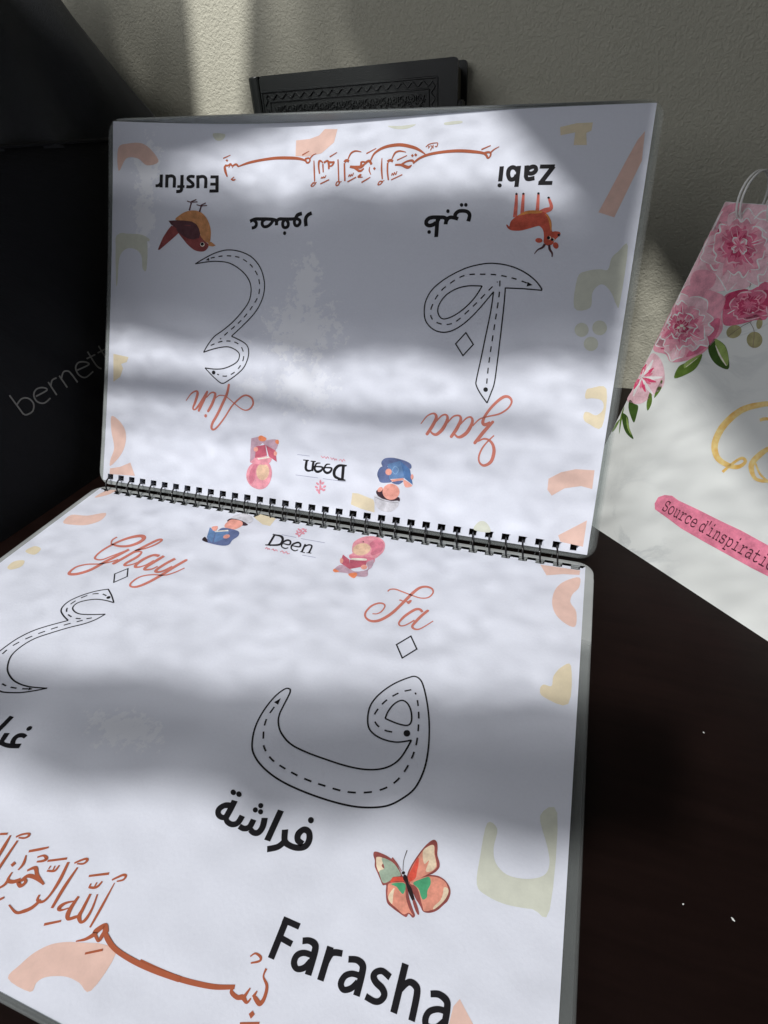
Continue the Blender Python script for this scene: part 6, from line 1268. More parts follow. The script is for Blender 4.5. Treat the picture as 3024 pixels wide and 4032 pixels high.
 F('roseL',1,'17.28 146.96 17.57 145.42 17.05 144.64 16 144.44 15.53 145.47 14.54 145.73 13.91 146.42 14.42 147.37 15.75 147.84'),
 F('roseM',1,'17.2 147.01 17.06 145.86 16.15 145.63 15.71 146.27 14.91 146 14.76 147.18 15.82 147.8'),
 S('wht',1,0,'15.83 147.33 15.04 146.71 14.47 145.8','0.07 0.46 0.07'),
 S('roseL',1,0,'16.79 146.79 16.71 145.76 16.31 144.75','0.07 0.39 0.07'),
 S('wht',1,0,'15.93 147.27 15.21 146.61 14.66 145.69','0.07 0.44 0.07'),
 S('wht',1,0,'17.05 144.64 16 144.44 15.53 145.47 14.54 145.73 13.91 146.42','0.18 0.36 0.48 0.4 0.21'))
art('printed_peony_petals','C',
 F('roseM',1,'36.53 123.8 39.62 122.35 41.37 121.06 39.4 119.92 38.15 119.22 36.52 118.71 34.33 119.05 33.22 120.82 33.77 123.05'),
 F('roseD',1,'36.58 123.81 38.47 122.29 38.19 120.54 36.35 121.27 35.83 120.29 34.38 121.15 33.91 123.09'),
 S('roseD',1,0,'36.25 122.95 37.71 121.56 38.98 119.87','0.05 0.29 0.05'),
 S('roseP',1,0,'34.71 122.53 35 120.8 36.03 119.02','0.06 0.3 0.05'),
 S('roseM',1,0,'36.27 122.96 37.74 121.57 39.01 119.88','0.05 0.28 0.05'),
 S('roseP',1,0,'41.37 121.06 39.4 119.92 38.15 119.22 36.52 118.71 34.33 119.05','0.18 0.59 0.67 0.48 0.2'),
 F('roseM',1,'35.47 123.04 36.06 120.62 35.03 119.15 32.95 118.26 31.87 119.19 30.22 119.44 29.57 120.71 29.98 122.63 32.64 123.87'),
 F('roseD',1,'35.19 123.12 34.96 121.19 33.13 120.04 32.5 121.18 31.19 120.66 30.94 122.35 32.77 123.84'),
 S('roseD',1,0,'33.53 122.86 32.68 121.34 31.78 119.57','0.06 0.34 0.06'),
 S('roseM',1,0,'33.08 122.99 31.88 121.57 30.89 119.82','0.06 0.39 0.06'),
 S('roseD',1,0,'34.06 122.7 33.61 121.07 32.81 119.28','0.06 0.43 0.06'),
 S('roseP',1,0,'35.03 119.15 32.95 118.26 31.87 119.19 30.22 119.44 29.57 120.71','0.18 0.53 0.57 0.48 0.22'),
 F('roseM',1,'33.1 123.37 30.31 122.16 28.05 121.41 26.24 123.07 26.02 124.19 26.28 125.47 26.84 126.56 29.65 126.4 32.58 125.56'),
 F('roseD',1,'33.08 123.48 30.52 122.74 28.81 123.69 29.14 124.57 28.02 125.28 29.67 126.33 32.6 125.46'),
 S('roseM',1,0,'31.66 125.13 29.16 125.56 26.37 125.58','0.05 0.33 0.05'),
 S('roseP',1,0,'31.99 123.74 29.74 123.12 27 122.87','0.06 0.38 0.06'),
 S('roseM',1,0,'32.03 123.58 29.8 122.83 27.08 122.56','0.06 0.33 0.06'),
 S('roseP',1,0,'28.05 121.41 26.24 123.07 26.02 124.19 26.28 125.47 26.84 126.56','0.15 0.42 0.71 0.7 0.26'),
 F('roseM',1,'32.35 125.04 28.87 126.16 27.37 127.57 28.21 128.95 29.52 129.44 31.06 129.92 32.68 129.82 34.21 128.16 34.72 126.08'),
 F('roseD',1,'32.37 125.04 30.15 126.41 30.08 127.93 31.61 127.78 31.48 129.11 33.87 128.02 34.61 126.03'),
 S('roseP',1,0,'33.3 126.32 32.18 127.87 30.61 129.52','0.05 0.26 0.05'),
 S('roseM',1,0,'31.9 125.71 29.71 126.81 27.87 128.37','0.05 0.26 0.05'),
 S('roseM',1,0,'33.2 126.28 32 127.79 30.41 129.44','0.05 0.32 0.05'),
 S('roseP',1,0,'27.37 127.57 28.21 128.95 29.52 129.44 31.06 129.92 32.68 129.82','0.2 0.55 0.72 0.63 0.21'),
 F('roseM',1,'33.46 126.05 33.36 128.65 33.31 130.65 36.13 131.36 37.48 130.96 38.89 130.23 39.61 128.76 39.3 126.62 36.37 125.21'),
 F('roseD',1,'33.74 125.96 33.85 128.22 35.6 128.71 36.62 128.35 37.85 128.73 38.13 126.96 36.25 125.24'),
 S('roseM',1,0,'34.57 126.58 34.81 128.51 35.61 130.53','0.06 0.33 0.06'),
 S('roseP',1,0,'35.84 126.21 37.02 127.85 38.01 129.8','0.06 0.33 0.06'),
 S('roseP',1,0,'35.21 126.4 35.92 128.18 36.82 130.16','0.06 0.33 0.06'),
 S('roseP',1,0,'33.31 130.65 36.13 131.36 37.48 130.96 38.89 130.23 39.61 128.76','0.17 0.55 0.55 0.47 0.21'),
 F('roseM',1,'36.2 125.21 39.44 125.99 41.9 125.82 42.24 124.8 43.04 123.8 44.09 122.66 41.83 121.68 39 121.89 36.15 123.45'),
 F('roseD',1,'36.2 125.25 39.08 125.6 41.56 124.43 40.39 123.82 41.3 123.1 39.01 122.46 36.16 123.54'),
 S('roseP',1,0,'37.26 124.19 39.75 123.9 42.56 123.64','0.05 0.28 0.05'),
 S('roseP',1,0,'37.26 124.26 39.75 124.01 42.56 123.76','0.05 0.31 0.05'),
 S('roseD',1,0,'37.27 124.77 39.77 124.89 42.58 124.72','0.05 0.33 0.05'),
 S('roseP',1,0,'41.9 125.82 42.24 124.8 43.04 123.8 44.09 122.66 41.83 121.68','0.16 0.51 0.59 0.65 0.23'),
 F('roseD',1,'34.07 125.25 33.94 126.86 35.07 127.43 36.71 127.63 37.23 127.02 37.99 126.48 38.41 125.55 37.59 124.66 35.57 124.42'),
 F('roseM',1,'34.15 125.21 34.51 126.37 35.86 126.37 36.41 126.02 36.98 125.8 36.92 125.03 35.5 124.46'),
 S('roseM',1,0,'35.73 124.84 36.96 125.35 37.97 126.14','0.06 0.33 0.06'),
 S('roseM',1,0,'35.05 125.22 35.77 126.01 36.68 126.87','0.06 0.41 0.06'),
 S('roseL',1,0,'35.4 125.03 36.38 125.67 37.34 126.49','0.06 0.39 0.06'),
 S('roseL',1,0,'35.07 127.43 36.71 127.63 37.23 127.02 37.99 126.48 38.41 125.55','0.17 0.48 0.56 0.5 0.21'),
 F('roseD',1,'35.17 125.11 37.22 125.78 38.65 125.3 38.84 124.55 39.31 123.83 38.88 123.14 38.23 122.53 36.57 122.96 34.96 123.81'),
 F('roseM',1,'35.15 125.04 36.93 125.29 37.72 124.42 37.23 123.98 38.2 123.39 36.6 123.15 34.97 123.87'),
 S('roseL',1,0,'35.74 124.6 37.25 124.55 38.93 124.34','0.05 0.3 0.05'),
 S('roseD',1,0,'35.72 124.51 37.22 124.4 38.91 124.17','0.05 0.33 0.05'),
 S('roseD',1,0,'35.66 124.1 37.11 123.69 38.79 123.39','0.05 0.27 0.05'),
 S('roseL',1,0,'38.65 125.3 38.84 124.55 39.31 123.83 38.88 123.14 38.23 122.53','0.17 0.52 0.71 0.62 0.25'),
 F('roseD',1,'35.38 124.24 36.8 122.99 37.23 121.96 36.61 121.2 35.66 121.4 34.65 121.46 33.39 121.51 33.52 122.79 33.81 124.07'),
 F('roseM',1,'35.4 124.24 36.26 123.09 35.78 122.37 34.99 122.69 34.65 122 33.65 122.8 33.88 124.07'),
 S('roseL',1,0,'35.11 123.74 35.72 122.72 36.21 121.53','0.05 0.28 0.06'),
 S('roseL',1,0,'34.67 123.69 34.94 122.63 35.36 121.43','0.06 0.3 0.06'),
 S('roseD',1,0,'34.41 123.66 34.5 122.58 34.88 121.37','0.06 0.39 0.06'),
 S('roseL',1,0,'37.23 121.96 36.61 121.2 35.66 121.4 34.65 121.46 33.39 121.51','0.19 0.55 0.58 0.51 0.21'),
 F('roseD',1,'34.37 123.74 32.82 122.57 31.25 122.26 30.11 122.9 30.03 123.64 29.08 124.32 29.67 125.1 31.34 125.67 33.61 125.11'),
 F('roseM',1,'34.33 123.82 32.78 123.08 31.57 123.54 31.65 124.14 30.64 124.46 31.61 125.17 33.64 125.05'),
 S('roseD',1,0,'33.15 124.62 31.47 124.54 29.65 124.24','0.05 0.34 0.06'),
 S('roseD',1,0,'33.58 123.84 32.23 123.18 30.49 122.74','0.06 0.34 0.06'),
 S('roseD',1,0,'33.51 123.97 32.11 123.4 30.35 122.99','0.06 0.31 0.06'),
 S('roseL',1,0,'31.25 122.26 30.11 122.9 30.03 123.64 29.08 124.32 29.67 125.1','0.14 0.49 0.6 0.54 0.26'),
 F('roseD',1,'33.54 124.4 31.15 124.8 30.06 125.7 29.7 126.75 31.15 126.65 31.57 127.3 32.65 127.67 33.81 126.58 34.64 125.26'),
 F('roseM',1,'33.55 124.41 31.83 125.07 31.64 125.9 32.47 126 32.16 126.74 33.65 126.47 34.59 125.22'),
 S('roseL',1,0,'33.49 125.11 32.21 125.86 30.78 126.75','0.05 0.28 0.05'),
 S('roseM',1,0,'33.46 125.08 32.16 125.82 30.72 126.7','0.05 0.28 0.05'),
 S('roseM',1,0,'33.91 125.43 32.96 126.43 31.6 127.37','0.05 0.3 0.05'),
 S('roseL',1,0,'30.06 125.7 29.7 126.75 31.15 126.65 31.57 127.3 32.65 127.67','0.17 0.65 0.72 0.62 0.24'))
art('printed_peony_petals','C',
 F('roseP',1,'9.29 105.84 7.68 100.05 3.63 97.66 0.25 97.77 0.25 99.72 0.25 100.77 0.25 104.64 0.25 107.93 5.16 109.23'),
 F('roseL',1,'9.1 106 6.13 102.1 1.21 100.88 0.98 103.34 0.25 104.33 0.25 107.62 5.35 109.07'),
 S('wht',1,0,'4.18 107.66 0.8 105.89 0.8 102.88','0.07 0.44 0.07'),
 S('wht',1,0,'5.26 106.79 1.38 104.34 0.8 101.17','0.07 0.36 0.07'),
 S('roseP',1,0,'5.67 106.45 2.12 103.74 0.8 100.51','0.07 0.37 0.07'),
 S('wht',1,0,'3.63 97.66 0.8 97.77 0.8 99.72 0.8 100.77 0.8 104.64','0.18 0.57 0.72 0.73 0.31'),
 F('roseP',1,'5.76 108.16 0.25 106.93 0.25 107.9 0.25 110.57 0.25 112.68 0.25 115.89 0.25 117.4 1.29 116.1 6.23 112.25'),
 F('roseL',1,'5.76 108.15 0.25 107.54 0.25 110.71 0.25 112.18 0.25 114.44 1.14 114.88 6.2 112.05'),
 S('wht',1,0,'3.82 108.91 0.8 108.72 0.8 109.67','0.06 0.38 0.06'),
 S('roseL',1,0,'3.98 110.22 0.8 111.04 0.8 112.24','0.06 0.32 0.06'),
 S('wht',1,0,'4.21 112.18 0.8 114.49 0.8 116.06','0.05 0.28 0.06'),
 S('wht',1,0,'0.8 107.9 0.8 110.57 0.8 112.68 0.8 115.89 0.8 117.4','0.22 0.63 0.83 0.85 0.27'),
 F('roseP',1,'5.49 110.97 0.25 114.56 0.25 118.42 0.25 121.25 0.25 120.94 0.48 123.36 4.91 122.97 8.22 118.37 9.3 112.75'),
 F('roseL',1,'5.41 110.93 0.56 114.94 0.25 118.06 3.08 117.37 3.3 119.36 7.07 117.86 9.11 112.67'),
 S('wht',1,0,'4.75 112.96 0.8 116.48 0.8 120.89','0.06 0.32 0.06'),
 S('wht',1,0,'5.86 113.47 2.51 117.36 0.8 121.82','0.06 0.39 0.06'),
 S('roseL',1,0,'5.56 113.33 1.98 117.12 0.8 121.57','0.06 0.32 0.06'),
 S('wht',1,0,'0.8 118.42 0.8 121.25 0.8 120.94 0.8 123.36 4.91 122.97','0.23 0.61 0.75 0.61 0.22'),
 F('roseP',1,'7.31 112.71 3.84 119.21 6.01 122.71 9.42 123.59 12.35 123.48 15.45 122.5 17.27 119.11 17.78 114.3 12.79 111.08'),
 F('roseL',1,'7.41 112.69 6.93 117.66 9.87 119.26 11.98 118.4 14.01 118.57 15.16 115.11 12.54 111.16'),
 S('roseP',1,0,'8.36 114.21 7.71 118.61 8.32 123.15','0.07 0.38 0.07'),
 S('roseP',1,0,'10.96 113.43 12.22 117.2 13.21 121.57','0.07 0.43 0.07'),
 S('roseL',1,0,'9.74 113.8 10.11 117.86 10.93 122.31','0.07 0.37 0.07'),
 S('wht',1,0,'6.01 122.71 9.42 123.59 12.35 123.48 15.45 122.5 17.27 119.11','0.19 0.55 0.65 0.57 0.24'),
 F('roseP',1,'11 112.23 14.23 116.15 17.56 117.84 22.2 115.98 21.29 113.21 24.85 111.58 24.05 108.38 19.92 106.95 13.8 108.18'),
 F('roseL',1,'11.05 112.16 14.54 114.76 18.59 113.69 17.83 111.49 20.09 110.54 18.7 108.71 13.67 108.36'),
 S('roseL',1,0,'14.01 110.76 17.76 111.96 21.92 113.32','0.06 0.34 0.06'),
 S('roseL',1,0,'14.46 110.1 18.54 110.83 22.76 112.1','0.06 0.36 0.06'),
 S('roseL',1,0,'14.93 109.42 19.35 109.65 23.63 110.83','0.06 0.34 0.06'),
 S('wht',1,0,'17.56 117.84 22.2 115.98 21.29 113.21 24.85 111.58 24.05 108.38','0.15 0.45 0.66 0.61 0.27'),
 F('roseP',1,'13.62 109.99 19.78 110.04 23.54 107.89 26.3 104.24 22.56 103.66 21.66 101.52 20.27 99.91 15.63 101.79 11.88 105.99'),
 F('roseL',1,'13.46 109.62 18.43 108.42 20.03 105.96 18.65 104.83 20.25 102.63 16.19 103.13 11.95 106.16'),
 S('roseL',1,0,'14.65 107.57 18.82 106.15 23.37 104.26','0.05 0.36 0.05'),
 S('wht',1,0,'14.25 106.66 18.15 104.55 22.67 102.52','0.05 0.32 0.05'),
 S('wht',1,0,'13.86 105.75 17.49 102.97 21.97 100.8','0.06 0.28 0.05'),
 S('wht',1,0,'23.54 107.89 26.3 104.24 22.56 103.66 21.66 101.52 20.27 99.91','0.17 0.51 0.74 0.75 0.27'),
 F('roseP',1,'12.41 106.42 16.29 100.85 17.56 96.54 14.68 94.73 12.71 93.02 9.53 95.63 6.58 96.55 5.52 101.61 7.69 106.55'),
 F('roseL',1,'12.11 106.43 14.97 101.48 13.03 97.71 10.94 99.26 9.79 97.03 6.7 101.6 7.9 106.54'),
 S('wht',1,0,'10.95 104.62 12.24 100.28 13.33 95.29','0.07 0.4 0.07'),
 S('roseL',1,0,'11.98 104.6 14.04 100.26 15.3 95.3','0.06 0.45 0.07'),
 S('roseL',1,0,'12.16 104.59 14.35 100.26 15.64 95.3','0.06 0.4 0.07'),
 S('wht',1,0,'17.56 96.54 14.68 94.73 12.71 93.02 9.53 95.63 6.58 96.55','0.2 0.63 0.65 0.55 0.23'),
 F('roseL',1,'6.86 107.71 2.93 105.82 0.25 106.29 0.25 108.82 0.25 110.52 0.25 112.42 0.25 114 2.64 113.86 6.52 111.2'),
 F('roseM',1,'6.83 108.1 3.22 107.73 0.25 109.34 2.3 110.39 0.25 111.75 2.76 112.6 6.53 111.05'),
 S('wht',1,0,'5.38 109 2.2 108.77 0.8 109.01','0.06 0.31 0.06'),
 S('wht',1,0,'5.24 110.46 1.95 111.35 0.8 111.87','0.05 0.37 0.06'),
 S('roseL',1,0,'5.37 109.07 2.18 108.89 0.8 109.15','0.06 0.34 0.06'),
 S('wht',1,0,'0.8 106.29 0.8 108.82 0.8 110.52 0.8 112.42 0.8 114','0.2 0.55 0.8 0.78 0.29'),
 F('roseL',1,'6.11 110.65 1.44 113.58 0.25 116.54 0.25 118.58 2.23 118.34 2.87 120.38 6.44 119.22 8.78 115.95 9.31 111.96'),
 F('roseM',1,'6.44 110.79 3.1 113.71 3.11 115.87 4.93 115.53 4.14 118.22 7.5 115.45 9.17 111.91'),
 S('roseM',1,0,'5.95 112.19 3.01 114.73 0.8 117.92','0.06 0.39 0.06'),
 S('wht',1,0,'7.71 112.9 6.12 115.95 3.71 119.22','0.06 0.33 0.06'),
 S('roseL',1,0,'8.04 113.03 6.69 116.18 4.33 119.46','0.07 0.34 0.06'),
 S('wht',1,0,'0.8 116.54 0.8 118.58 2.23 118.34 2.87 120.38 6.44 119.22','0.22 0.63 0.85 0.7 0.21'),
 F('roseL',1,'9.02 112.08 8.85 116.15 10.35 118.27 13.93 118.06 14.9 116.19 17.68 116.22 17.95 113.51 16.36 111.05 12.46 109.96'),
 F('roseM',1,'9.26 111.93 9.94 115.04 12.75 115.18 13.61 113.85 15.67 114.35 15.41 111.64 12.31 110.06'),
 S('roseM',1,0,'11.88 111.64 13.78 113.52 15.67 115.8','0.07 0.41 0.07'),
 S('roseM',1,0,'10.19 112.68 10.86 115.34 12.5 117.79','0.07 0.39 0.07'),
 S('roseL',1,0,'10.51 112.49 11.41 115 13.1 117.41','0.07 0.48 0.07'),
 S('wht',1,0,'10.35 118.27 13.93 118.06 14.9 116.19 17.68 116.22 17.95 113.51','0.17 0.41 0.52 0.48 0.26'),
 F('roseL',1,'12.01 110.38 16.33 111.75 19.71 112.05 21.26 109.77 22.19 108.25 23.16 106.53 20.7 105.03 16.63 105.95 12.38 107.57'),
 F('roseM',1,'12 110.43 15.96 110.84 19.28 109.28 17.86 108.27 20.35 107.08 16.58 106.31 12.36 107.71'),
 S('roseL',1,0,'13.88 107.73 17.54 106.55 21.53 106.04','0.05 0.31 0.05'),
 S('roseL',1,0,'13.81 108.23 17.42 107.42 21.4 106.99','0.05 0.28 0.05'),
 S('wht',1,0,'13.86 107.89 17.5 106.82 21.49 106.34','0.05 0.31 0.05'),
 S('wht',1,0,'19.71 112.05 21.26 109.77 22.19 108.25 23.16 106.53 20.7 105.03','0.17 0.52 0.64 0.62 0.26'),
 F('roseL',1,'12.58 107.69 16.56 105.28 18.42 103.04 16.65 101.23 14.73 101.12 13.95 98.78 10.98 100.66 8.48 103.17 9.14 106.66'),
 F('roseM',1,'12.35 107.62 15.38 105.31 15 102.4 12.59 103.73 12.14 102.3 9.92 103.62 9.29 106.7'),
 S('roseM',1,0,'12.62 106.49 14.98 104.38 16.9 101.75','0.06 0.35 0.06'),
 S('roseM',1,0,'10.69 105.9 11.63 103.33 13.25 100.56','0.07 0.36 0.06'),
 S('roseL',1,0,'10.89 105.96 11.98 103.44 13.63 100.69','0.07 0.37 0.06'),
 S('wht',1,0,'18.42 103.04 16.65 101.23 14.73 101.12 13.95 98.78 10.98 100.66','0.2 0.52 0.73 0.59 0.22'),
 F('roseL',1,'9.82 106.68 10.68 101.95 8.2 99.82 5.11 98.53 4.43 101.26 1.87 101.53 0.25 103.89 3 106.37 6.54 108.39'),
 F('roseM',1,'9.91 106.64 8.96 103.31 6.27 102.13 5.23 103.4 3.14 102.66 3.39 106.16 6.7 108.31'),
 S('roseM',1,0,'6.34 107.06 3.74 105.01 1.64 102.15','0.07 0.44 0.07'),
 S('roseL',1,0,'7.09 106.67 5.07 104.33 3.11 101.41','0.07 0.43 0.07'),
 S('wht',1,0,'7.46 106.48 5.74 103.99 3.85 101.04','0.07 0.44 0.07'),
 S('wht',1,0,'8.2 99.82 5.11 98.53 4.43 101.26 1.87 101.53 0.8 103.89','0.2 0.46 0.66 0.58 0.26'),
 F('roseM',1,'8.27 110.8 7.25 113.68 7.99 115.42 9.58 115.41 10.95 115.29 12.37 114.71 13.65 113.55 12.96 111.54 11 109.92'),
 F('roseL',1,'8.53 110.72 8.46 113.01 9.74 113.5 10.69 113.01 11.8 113.65 12.05 111.84 10.89 109.96'),
 S('wht',1,0,'10.79 110.84 11.9 112.45 12.55 114.47','0.07 0.46 0.07'),
 S('roseL',1,0,'10.04 111.08 10.6 112.88 11.13 114.94','0.07 0.37 0.07'),
 S('wht',1,0,'9.2 111.35 9.13 113.35 9.54 115.47','0.07 0.42 0.07'),
 S('wht',1,0,'7.99 115.42 9.58 115.41 10.95 115.29 12.37 114.71 13.65 113.55','0.17 0.57 0.67 0.57 0.22'),
 F('roseM',1,'10.45 110.31 12.6 112 14.66 112.16 17.08 110.81 16.38 109.8 16.38 108.7 16.27 107.65 13.79 107.79 11.11 108.44'),
 F('roseL',1,'10.46 110.26 12.68 110.93 14.75 110.21 14.59 109.45 14.67 108.79 13.66 108.17 11.08 108.53'),
 S('roseL',1,0,'11.4 110.22 13.28 110.94 15.59 111.22','0.06 0.35 0.06'),
 S('wht',1,0,'11.59 109.69 13.61 110 15.95 110.21','0.06 0.36 0.06'),
 S('wht',1,0,'11.67 109.46 13.75 109.61 16.1 109.78','0.06 0.31 0.06'),
 S('wht',1,0,'14.66 112.16 17.08 110.81 16.38 109.8 16.38 108.7 16.27 107.65','0.16 0.53 0.76 0.63 0.27'),
 F('roseM',1,'11.23 108.99 14.46 107.79 16.3 106.35 15.88 105.17 14.94 104.75 15.06 103.29 12.92 103.56 10.96 105.38 9.77 107.83'),
 F('roseL',1,'11.19 108.96 13.84 107.71 14.44 105.82 13.5 105.67 13.18 105.11 11.29 105.65 9.84 107.88'),
 S('roseM',1,0,'10.92 107.47 12.45 105.74 14.46 103.98','0.06 0.33 0.06'),
 S('roseM',1,0,'11.52 107.95 13.49 106.59 15.58 104.91','0.05 0.3 0.06'),
 S('roseM',1,0,'10.69 107.29 12.06 105.42 14.03 103.62','0.06 0.31 0.06'),
 S('wht',1,0,'16.3 106.35 15.88 105.17 14.94 104.75 15.06 103.29 12.92 103.56','0.21 0.57 0.8 0.7 0.22'),
 F('roseM',1,'10.43 107.87 11.8 105.22 10.83 103.78 9.35 103.38 8.04 103.67 6.74 104.75 5.6 105.38 5.78 107.34 7.92 108.66'),
 F('roseL',1,'10.34 107.9 10.93 105.73 9.02 104.57 8.34 106.11 7.22 105.38 6.48 107.12 8.04 108.62'),
 S('wht',1,0,'9.01 107.57 8.61 105.96 8.14 104.1','0.07 0.47 0.07'),
 S('roseL',1,0,'8.39 107.77 7.51 106.3 6.93 104.47','0.07 0.38 0.07'),
 S('wht',1,0,'9.98 107.27 10.3 105.43 10 103.53','0.07 0.43 0.07'),
 S('wht',1,0,'10.83 103.78 9.35 103.38 8.04 103.67 6.74 104.75 5.6 105.38','0.19 0.59 0.67 0.56 0.22'),
 F('roseM',1,'8.49 108.34 6.35 106.91 4.39 106.4 2.53 107.46 3.26 108.5 1.53 109.34 2.72 110.29 5.1 110.52 7.77 110.01'),
 F('roseL',1,'8.5 108.33 6.4 107.51 4.6 108.16 5.01 108.94 4.08 109.45 5.23 110.22 7.81 109.93'),
 S('roseM',1,0,'7.2 109.21 5.1 109.09 2.72 108.82','0.06 0.4 0.06'),
 S('roseL',1,0,'7.48 108.56 5.59 107.95 3.27 107.56','0.06 0.36 0.06'),
 S('roseM',1,0,'7.37 108.83 5.39 108.43 3.04 108.09','0.06 0.38 0.06'),
 S('wht',1,0,'4.39 106.4 2.53 107.46 3.26 108.5 1.53 109.34 2.72 110.29','0.17 0.53 0.75 0.75 0.28'),
 F('roseM',1,'7.46 109.52 4.13 110.42 2.5 111.82 2.89 113.69 4.55 113.63 4.76 115.01 6.69 114.73 8.66 113.24 9.29 110.83'),
 F('roseL',1,'7.63 109.64 5.34 110.91 5.3 112.21 5.95 112.71 6.37 113.28 8.22 112.94 9.21 110.77'),
 S('roseL',1,0,'7.22 110.43 5.23 111.56 3.31 113.11','0.05 0.37 0.06'),
 S('roseL',1,0,'8.02 111 6.65 112.55 4.87 114.19','0.06 0.38 0.06'),
 S('wht',1,0,'7.61 110.71 5.92 112.04 4.07 113.63','0.06 0.31 0.06'),
 S('wht',1,0,'2.5 111.82 2.89 113.69 4.55 113.63 4.76 115.01 6.69 114.73','0.22 0.69 0.81 0.64 0.22'),
 F('roseD',1,'9.94 109.63 12.01 109.59 13.52 109.31 13.81 108.27 13.31 107.87 13.57 107.1 12.71 106.88 11.1 107.56 9.61 108.65'),
 F('roseM',1,'9.95 109.65 11.71 109.38 12.59 108.45 11.82 108.29 12.18 107.75 11.15 107.73 9.62 108.7'),
 S('roseD',1,0,'10.38 108.88 11.81 108.3 13.44 107.68','0.05 0.33 0.05'),
 S('roseM',1,0,'10.34 108.74 11.72 108.05 13.35 107.41','0.05 0.31 0.05'),
 S('roseD',1,0,'10.41 108.94 11.84 108.4 13.47 107.8','0.05 0.33 0.05'),
 S('roseP',1,0,'13.52 109.31 13.81 108.27 13.31 107.87 13.57 107.1 12.71 106.88','0.2 0.54 0.72 0.65 0.25'),
 F('roseD',1,'10.16 109.04 11.4 107.71 11.86 106.66 10.97 106.38 10.37 106.22 9.76 105.83 8.78 106.54 8.43 107.75 8.9 109'),
 F('roseM',1,'10.12 109.04 11.02 107.85 10.46 107.1 9.96 107.13 9.57 106.95 8.7 107.76 8.96 109'),
 S('roseP',1,0,'9.3 108.55 9.34 107.48 9.64 106.26','0.07 0.43 0.07'),
 S('roseM',1,0,'10.13 108.58 10.8 107.54 11.24 106.33','0.06 0.38 0.07'),
 S('roseP',1,0,'9.65 108.56 9.94 107.5 10.3 106.29','0.07 0.38 0.07'),
 S('roseP',1,0,'11.86 106.66 10.97 106.38 10.37 106.22 9.76 105.83 8.78 106.54','0.19 0.58 0.76 0.55 0.22'),
 F('roseD',1,'9.55 108.64 8.25 107.64 7.17 106.95 5.81 107.43 5.62 108.02 5.22 108.62 5.39 109.49 7.03 109.7 8.8 109.72'),
 F('roseM',1,'9.49 108.73 8.25 107.96 7.05 108.14 7.05 108.64 6.13 108.77 7.16 109.53 8.83 109.67'),
 S('roseD',1,0,'8.45 109.27 7.05 109.04 5.56 108.6','0.06 0.37 0.06'),
 S('roseD',1,0,'8.64 109 7.38 108.56 5.93 108.07','0.06 0.34 0.07'),
 S('roseP',1,0,'8.86 108.68 7.78 108 6.37 107.45','0.07 0.45 0.07'),
 S('roseP',1,0,'7.17 106.95 5.81 107.43 5.62 108.02 5.22 108.62 5.39 109.49','0.16 0.46 0.77 0.79 0.29'),
 F('roseD',1,'8.83 109.23 7.04 110.08 5.74 110.83 5.82 111.68 6.55 111.68 6.61 112.31 7.43 112.16 8.72 111.17 9.55 109.81'),
 F('roseM',1,'8.85 109.25 7.35 110.08 6.83 111.12 7.46 111.07 7.42 111.51 8.58 111.06 9.52 109.79'),
 S('roseD',1,0,'8.91 110.05 7.96 111.06 6.74 112.12','0.06 0.39 0.06'),
 S('roseD',1,0,'8.86 110.02 7.87 111 6.64 112.04','0.06 0.34 0.06'),
 S('roseM',1,0,'8.72 109.9 7.63 110.8 6.37 111.83','0.06 0.37 0.06'),
 S('roseP',1,0,'5.74 110.83 5.82 111.68 6.55 111.68 6.61 112.31 7.43 112.16','0.22 0.66 0.8 0.65 0.22'),
 F('roseD',1,'8.95 109.84 8.8 111.46 9.27 112.43 10.31 112.28 10.87 111.88 11.96 112.27 12.32 110.93 11.66 109.89 10.2 109.24'),
 F('roseM',1,'9.02 109.81 9.36 111.02 10.1 111.25 10.48 110.85 11.15 111.11 11.21 110.11 10.14 109.26'),
 S('roseP',1,0,'9.41 110.14 9.63 111.23 10.15 112.33','0.07 0.4 0.07'),
 S('roseP',1,0,'10.06 109.82 10.77 110.67 11.4 111.72','0.07 0.38 0.07'),
 S('roseM',1,0,'9.54 110.07 9.86 111.11 10.41 112.21','0.07 0.43 0.07'),
 S('roseP',1,0,'9.27 112.43 10.31 112.28 10.87 111.88 11.96 112.27 12.32 110.93','0.17 0.46 0.63 0.51 0.27'),
 F('cream',1,'10.28 109.8 10.34 109.45 10.11 109.12 9.67 108.92 9.13 108.89 8.63 109.04 8.31 109.34 8.25 109.69 8.48 110.02 8.92 110.22 9.47 110.25 9.96 110.1'),
 F('cream',1,'8.96 108.56 9.02 108.27 8.86 108 8.53 107.84 8.12 107.82 7.73 107.96 7.47 108.21 7.42 108.5 7.57 108.77 7.91 108.93 8.32 108.95 8.71 108.81'),
 F('cream',1,'11.76 108.93 11.86 108.58 11.78 108.29 11.52 108.13 11.17 108.14 10.81 108.33 10.54 108.63 10.43 108.98 10.52 109.27 10.77 109.43 11.13 109.42 11.49 109.23'))
def mono(t): return ''.join(chr(0x1D670+ord(c)-65) if 'A' <= c <= 'Z' else chr(0x1D68A+ord(c)-97) if 'a' <= c <= 'z' else c for c in t)
cu = bpy.data.curves.new('printed_text', 'FONT'); cu.body = mono("Source d'inspiration"); cu.offset = -.004; tob = bpy.data.objects.new('printed_text_src', cu); COL.objects.link(tob)
dg = bpy.context.evaluated_depsgraph_get(); me = bpy.data.meshes.new_from_object(tob.evaluated_get(dg)); bpy.data.objects.remove(tob)
xs = [v_.co.x for v_ in me.vertices]; ys = [v_.co.y for v_ in me.vertices]; sx = 57.5/(max(xs)-min(xs)); sy = 6.4/.66
for v_ in me.vertices: v_.co = S_cal(45.6+(v_.co.x-min(xs))*sx, 26.5+v_.co.y*sy, .2)*MM
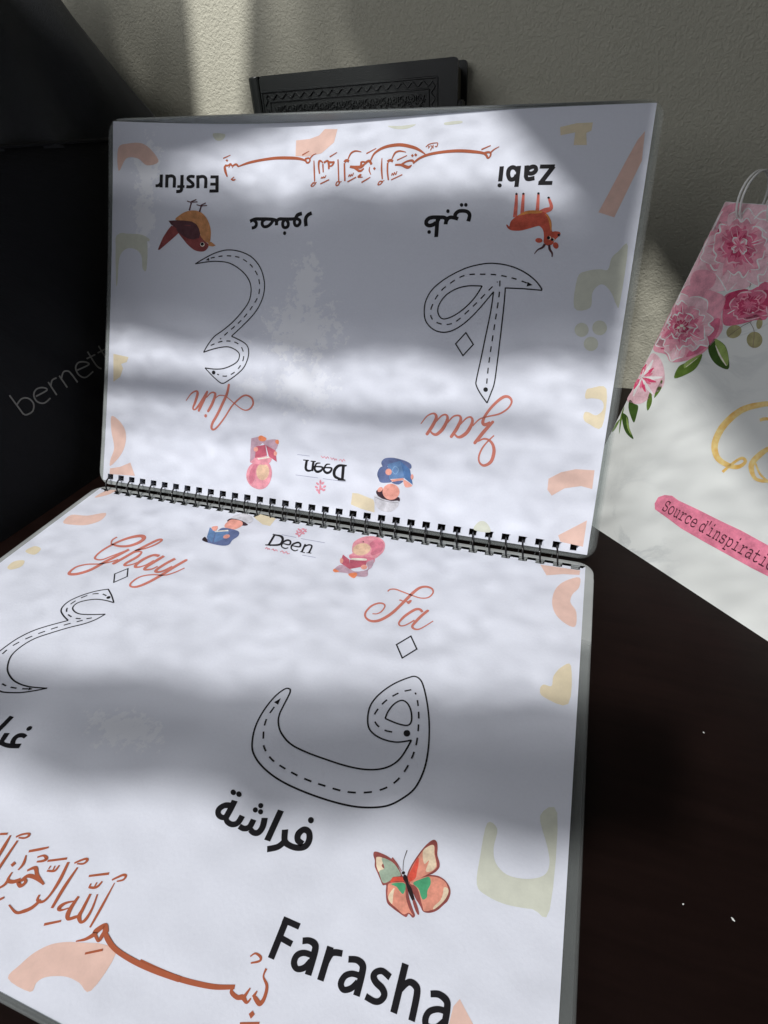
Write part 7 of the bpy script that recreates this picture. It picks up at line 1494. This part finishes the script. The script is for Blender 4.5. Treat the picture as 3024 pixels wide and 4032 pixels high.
add('printed_text', me, mat('textB'), cov)
# =====================================================================  crumbs on the table
def crumb(x, y, s, lab, rot):
    bm = bmesh.new(); bmesh.ops.create_icosphere(bm, subdivisions=2, radius=1)
    for v_ in bm.verts: v_.co = Vector((v_.co.x*s*1.7, v_.co.y*s, v_.co.z*s*.6))*(1+random.uniform(-.25, .25))*MM
    me = bpy.data.meshes.new('crumb'); bm.to_mesh(me); bm.free(); o = add('crumb', me, M_CARD)
    o.location = Vector((x, y, TABLE_Z+s*.5))*MM; o.rotation_euler.z = rot; o['label'] = lab; o['category'] = 'crumb'; o['group'] = 'specks on the table'
crumb(348.8, -139.6, .3, 'largest white crumb on the dark table, lower right', -.9)
crumb(348.2, -78.8, .2, 'tiny pale speck on the dark table below the calendar', 2.2)
crumb(336, -139.7, .18, 'faint speck on the dark table left of the largest crumb', .7)
